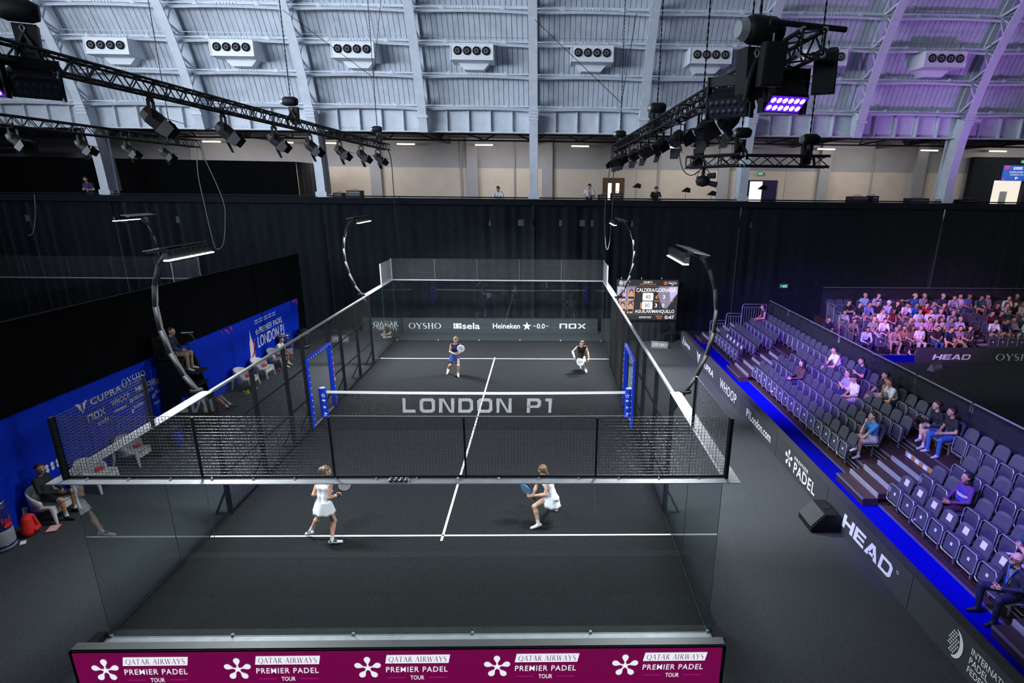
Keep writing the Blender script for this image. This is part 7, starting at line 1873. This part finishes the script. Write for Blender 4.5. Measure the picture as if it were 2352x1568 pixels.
# assistant whose leg shows below the side beam
Jl = {'pel': (0, 0, 0.14), 'neck': (0, -0.16, 0.60), 'head': (0, -0.16, 0.76), 'shL': (-0.17, -0.14, 0.55), 'shR': (0.17, -0.14, 0.55), 'elL': (-0.25, 0.0, 0.34), 'elR': (0.25, 0.0, 0.34), 'wrL': (-0.12, 0.20, 0.36), 'wrR': (0.12, 0.20, 0.36),
      'knL': (-0.12, 0.36, 0.42), 'knR': (0.12, 0.36, 0.42), 'anL': (-0.12, 0.62, 0.12), 'anR': (0.12, 0.60, 0.12), 'toL': (-0.14, 0.78, 0.05), 'toR': (0.14, 0.76, 0.05), 'face': (0, 1, -0.1), 'hup': (0, 0, 1)}
seated(-9.05, 0.60, 0.0, -PI / 2 + 0.2, Jl, SH, body_mats(1, bk, bk, bk, wt), 'assistant in black sitting by the umpire chair with one bare leg stretched out', PL, 'crop', 'black')
seated(-8.96, 5.75, -0.02, -PI / 2, sit_pose(0.42, 'knees', -0.15, 'wide'), SH, body_mats(1, wt, (0.45, 0.30, 0.32), wt, wt), 'dark-haired man in a white polo leaning forward on the furthest white chair', PL, 'crop', 'black', h=0.016)
t = thing('sports_bag', 'red and black racket bag on the floor beside the man in white', 'bag', (-8.9, 6.65, 0)); soft('bag_body', [(V(0, -0.12, 0.12), V(0, 0.14, 0.14), 0.11, 0.09, 0)], M_BLACKRUB, t); MB().tube([(0.09, -0.12, 0.18), (0.20, -0.05, 0.06), (0.28, -0.02, 0.03)], 0.02, 6).build('strap', col((0.6, 0.04, 0.10)), t)
soft_ = soft('pink_towel', [(V(-8.62, 5.08, 0.05), V(-8.60, 5.02, 0.12), 0.05, 0.04, 0)], col((0.65, 0.03, 0.16))); tag(soft_, 'pink towel dropped on the carpet between the two furthest white chairs', 'towel')
# person sitting cross-legged on the floor behind the far corner glass
Jc = {'pel': (0, 0, 0.12), 'neck': (0, 0.10, 0.60), 'head': (0, 0.20, 0.74), 'shL': (-0.17, 0.09, 0.54), 'shR': (0.17, 0.09, 0.54), 'elL': (-0.26, 0.20, 0.32), 'elR': (0.26, 0.20, 0.32), 'wrL': (-0.06, 0.36, 0.24), 'wrR': (0.06, 0.36, 0.24),
      'knL': (-0.34, 0.30, 0.16), 'knR': (0.34, 0.30, 0.16), 'anL': (0.04, 0.42, 0.09), 'anR': (-0.06, 0.36, 0.12), 'toL': (0.16, 0.44, 0.05), 'toR': (-0.18, 0.36, 0.06), 'face': (0, 0.8, -0.6), 'hup': (0, 0.4, 1)}
seated(-5.45, 10.62, 0.0, PI - 0.7, Jc, SH, body_mats(0, (0.03, 0.03, 0.03), (0.06, 0.05, 0.05), bk), 'person in dark clothes sitting cross-legged on the floor behind the far left corner glass', None, 'crop', 'brown')

# ================================================================== GALLERY PEOPLE AND GEAR
def stand_pose(lean=0.1, arms='phone', turn=0.0):
    c, s_ = math.cos(lean), math.sin(lean); T = lambda x, y, z: V(x, y * c + (z - 0.95) * s_, 0.95 + (z - 0.95) * c - y * s_)
    J = {'pel': V(0, 0, 0.95), 'neck': T(0, 0, 1.48), 'head': T(0, 0.03, 1.48) + V(0, 0.06, 0.14), 'shL': T(-0.18, 0, 1.42), 'shR': T(0.18, 0, 1.42), 'knL': V(-0.11, 0.02, 0.50), 'knR': V(0.11, 0.02, 0.50), 'anL': V(-0.12, -0.02, 0.11), 'anR': V(0.12, -0.02, 0.11), 'toL': V(-0.14, 0.14, 0.04), 'toR': V(0.14, 0.14, 0.04)}
    if arms == 'phone':
        J['elL'], J['elR'] = T(-0.26, 0.08, 1.14), T(0.26, 0.08, 1.14); J['wrL'], J['wrR'] = T(-0.05, 0.30, 1.20), T(0.05, 0.30, 1.18)
    else:
        J['elL'], J['elR'] = T(-0.28, 0.20, 1.18), T(0.28, 0.20, 1.18); J['wrL'], J['wrR'] = T(0.05, 0.42, 1.15), T(-0.05, 0.44, 1.12)
    J['face'] = V(math.sin(turn), math.cos(turn), -0.5); return J
GP = 'people on the gallery'
def lanyard(o, J):
    n = np.array(J['neck']); b = MB(); b.tube([n + V(-0.07, 0.07, 0), n + V(0, 0.13, -0.30)], 0.012, 5); b.tube([n + V(0.07, 0.07, 0), n + V(0, 0.13, -0.30)], 0.012, 5); b.build('lanyard', col((0.65, 0.03, 0.20)), o); MB().box(n + V(0, 0.135, -0.36), (0.09, 0.01, 0.12)).build('pass', M_WHITE, o)
for x, z, pz, ms_, l, hc in ((-20.35, 5.80, stand_pose(0.15, 'phone', -0.6), body_mats(0, (0.012, 0.03, 0.11), nv, bk), 'man in a navy T-shirt with a pink lanyard standing on the gallery at the left', 'fair'),
                         (-0.13, 5.62, stand_pose(0.45, 'rail', 0.1), body_mats(1, wt, nv, bk), 'person in a white top bent over the gallery rail at the centre', 'black'),
                         (4.45, 5.72, stand_pose(0.12, 'phone', -0.1), body_mats(1, (0.62, 0.66, 0.72), nv, bk), 'man in a white T-shirt with a pink lanyard beside the brown gallery door', 'black'),
                         (7.80, 5.68, stand_pose(0.45, 'rail', -0.8), body_mats(0, bk, bk, bk), 'man in black leaning on the gallery rail right of the brown door', 'black')):
    st = LL if 'bent' in l else LO
    o = seated(x, 12.95, z, PI, pz, st, ms_, l, GP, 'crop', hc)
    if 'lanyard' in l: lanyard(o, pz)
def small_light(x, z, label, y=13.2):
    t = thing('studio_light', label, 'light', (x, y, 5.7)); MB().tube([(0, 0, 0), (0, 0, z - 5.75)], 0.02, 6).build('stand_pole', M_STEEL, t)
    b = MB(); b.prism([(-0.22, -0.05), (0.05, 0.16), (0.22, 0.10), (0.20, -0.10)], lambda u, v, q: (u, q, v + z - 5.62), -0.12, 0.12); b.build('lamp_head', M_BLACK, t)
    for sx in (-1, 1): MB().tube([(0, 0, 0.5), (sx * 0.3, 0.1, 0)], 0.015, 5).build('leg', M_STEEL, t)
small_light(6.88, 7.28, 'small black studio lamp on a stand right of the brown gallery door'); small_light(9.42, 7.10, 'small black studio lamp between the leaning man and the camera cluster'); small_light(13.35, 7.26, 'black studio lamp in front of the bright gallery doorway'); small_light(10.75, 6.95, 'small black box lamp on a stand left of the right gallery column')
def gear(x, w, h_, label, y=13.1):
    t = thing('equipment_rack', label, 'equipment', (x, y, 5.7)); MB().bb(-w / 2, w / 2, -0.3, 0.3, 0, h_).build('rack_case', M_BLACK, t)
    for k in range(3): MB().bb(-w / 2 + 0.05, w / 2 - 0.05, -0.315, -0.30, h_ - 0.14 - 0.13 * k, h_ - 0.05 - 0.13 * k).build('rack_unit', mat('grey_metal', (0.12, 0.12, 0.13), 0.4), t)
    MB().tube([(-w / 4, 0, h_), (-w / 4, 0, h_ + 0.06), (w / 4, 0, h_ + 0.06), (w / 4, 0, h_)], 0.015, 6).build('handle', M_STEEL, t)
gear(-8.15, 0.45, 1.20, 'small black equipment case left of the rack on the gallery'); gear(-7.35, 0.7, 1.32, 'black rack of electronics on the gallery beside the second column'); gear(5.15, 0.45, 1.24, 'black bag-like case beside the man with the lanyard'); gear(5.85, 0.55, 1.32, 'black mixing unit in front of the brown gallery door'); gear(18.3, 0.9, 1.28, 'grey stacked equipment case on the right of the gallery'); gear(19.1, 0.35, 1.32, 'small black monitor case right of the stacked case'); gear(21.4, 1.0, 1.22, 'long black equipment case near the right gallery column'); gear(23.9, 1.1, 1.18, 'dark equipment case right of the right gallery column')
t = thing('information_board', 'dark hanging information board at the left end of the gallery', 'sign', (-26.6, 17.0, 9.0)); MB().bb(-1.6, 0.9, 0, 0.1, -0.25, 0.25).build('board_panel', M_BLACK, t); lettering('Courts        1 to 4', 1.6, 0.12, mat('dim_print', (0.25, 0.25, 0.25), 0.7), t, frame((-0.2, -0.002, 0.05), (1, 0, 0), (0, 0, 1)))
for x in (-1.2, 0.5): MB().tube([(x, 0.05, 0.25), (x, 0.05, 1.0)], 0.012, 5).build('hanger', M_STEEL, t)
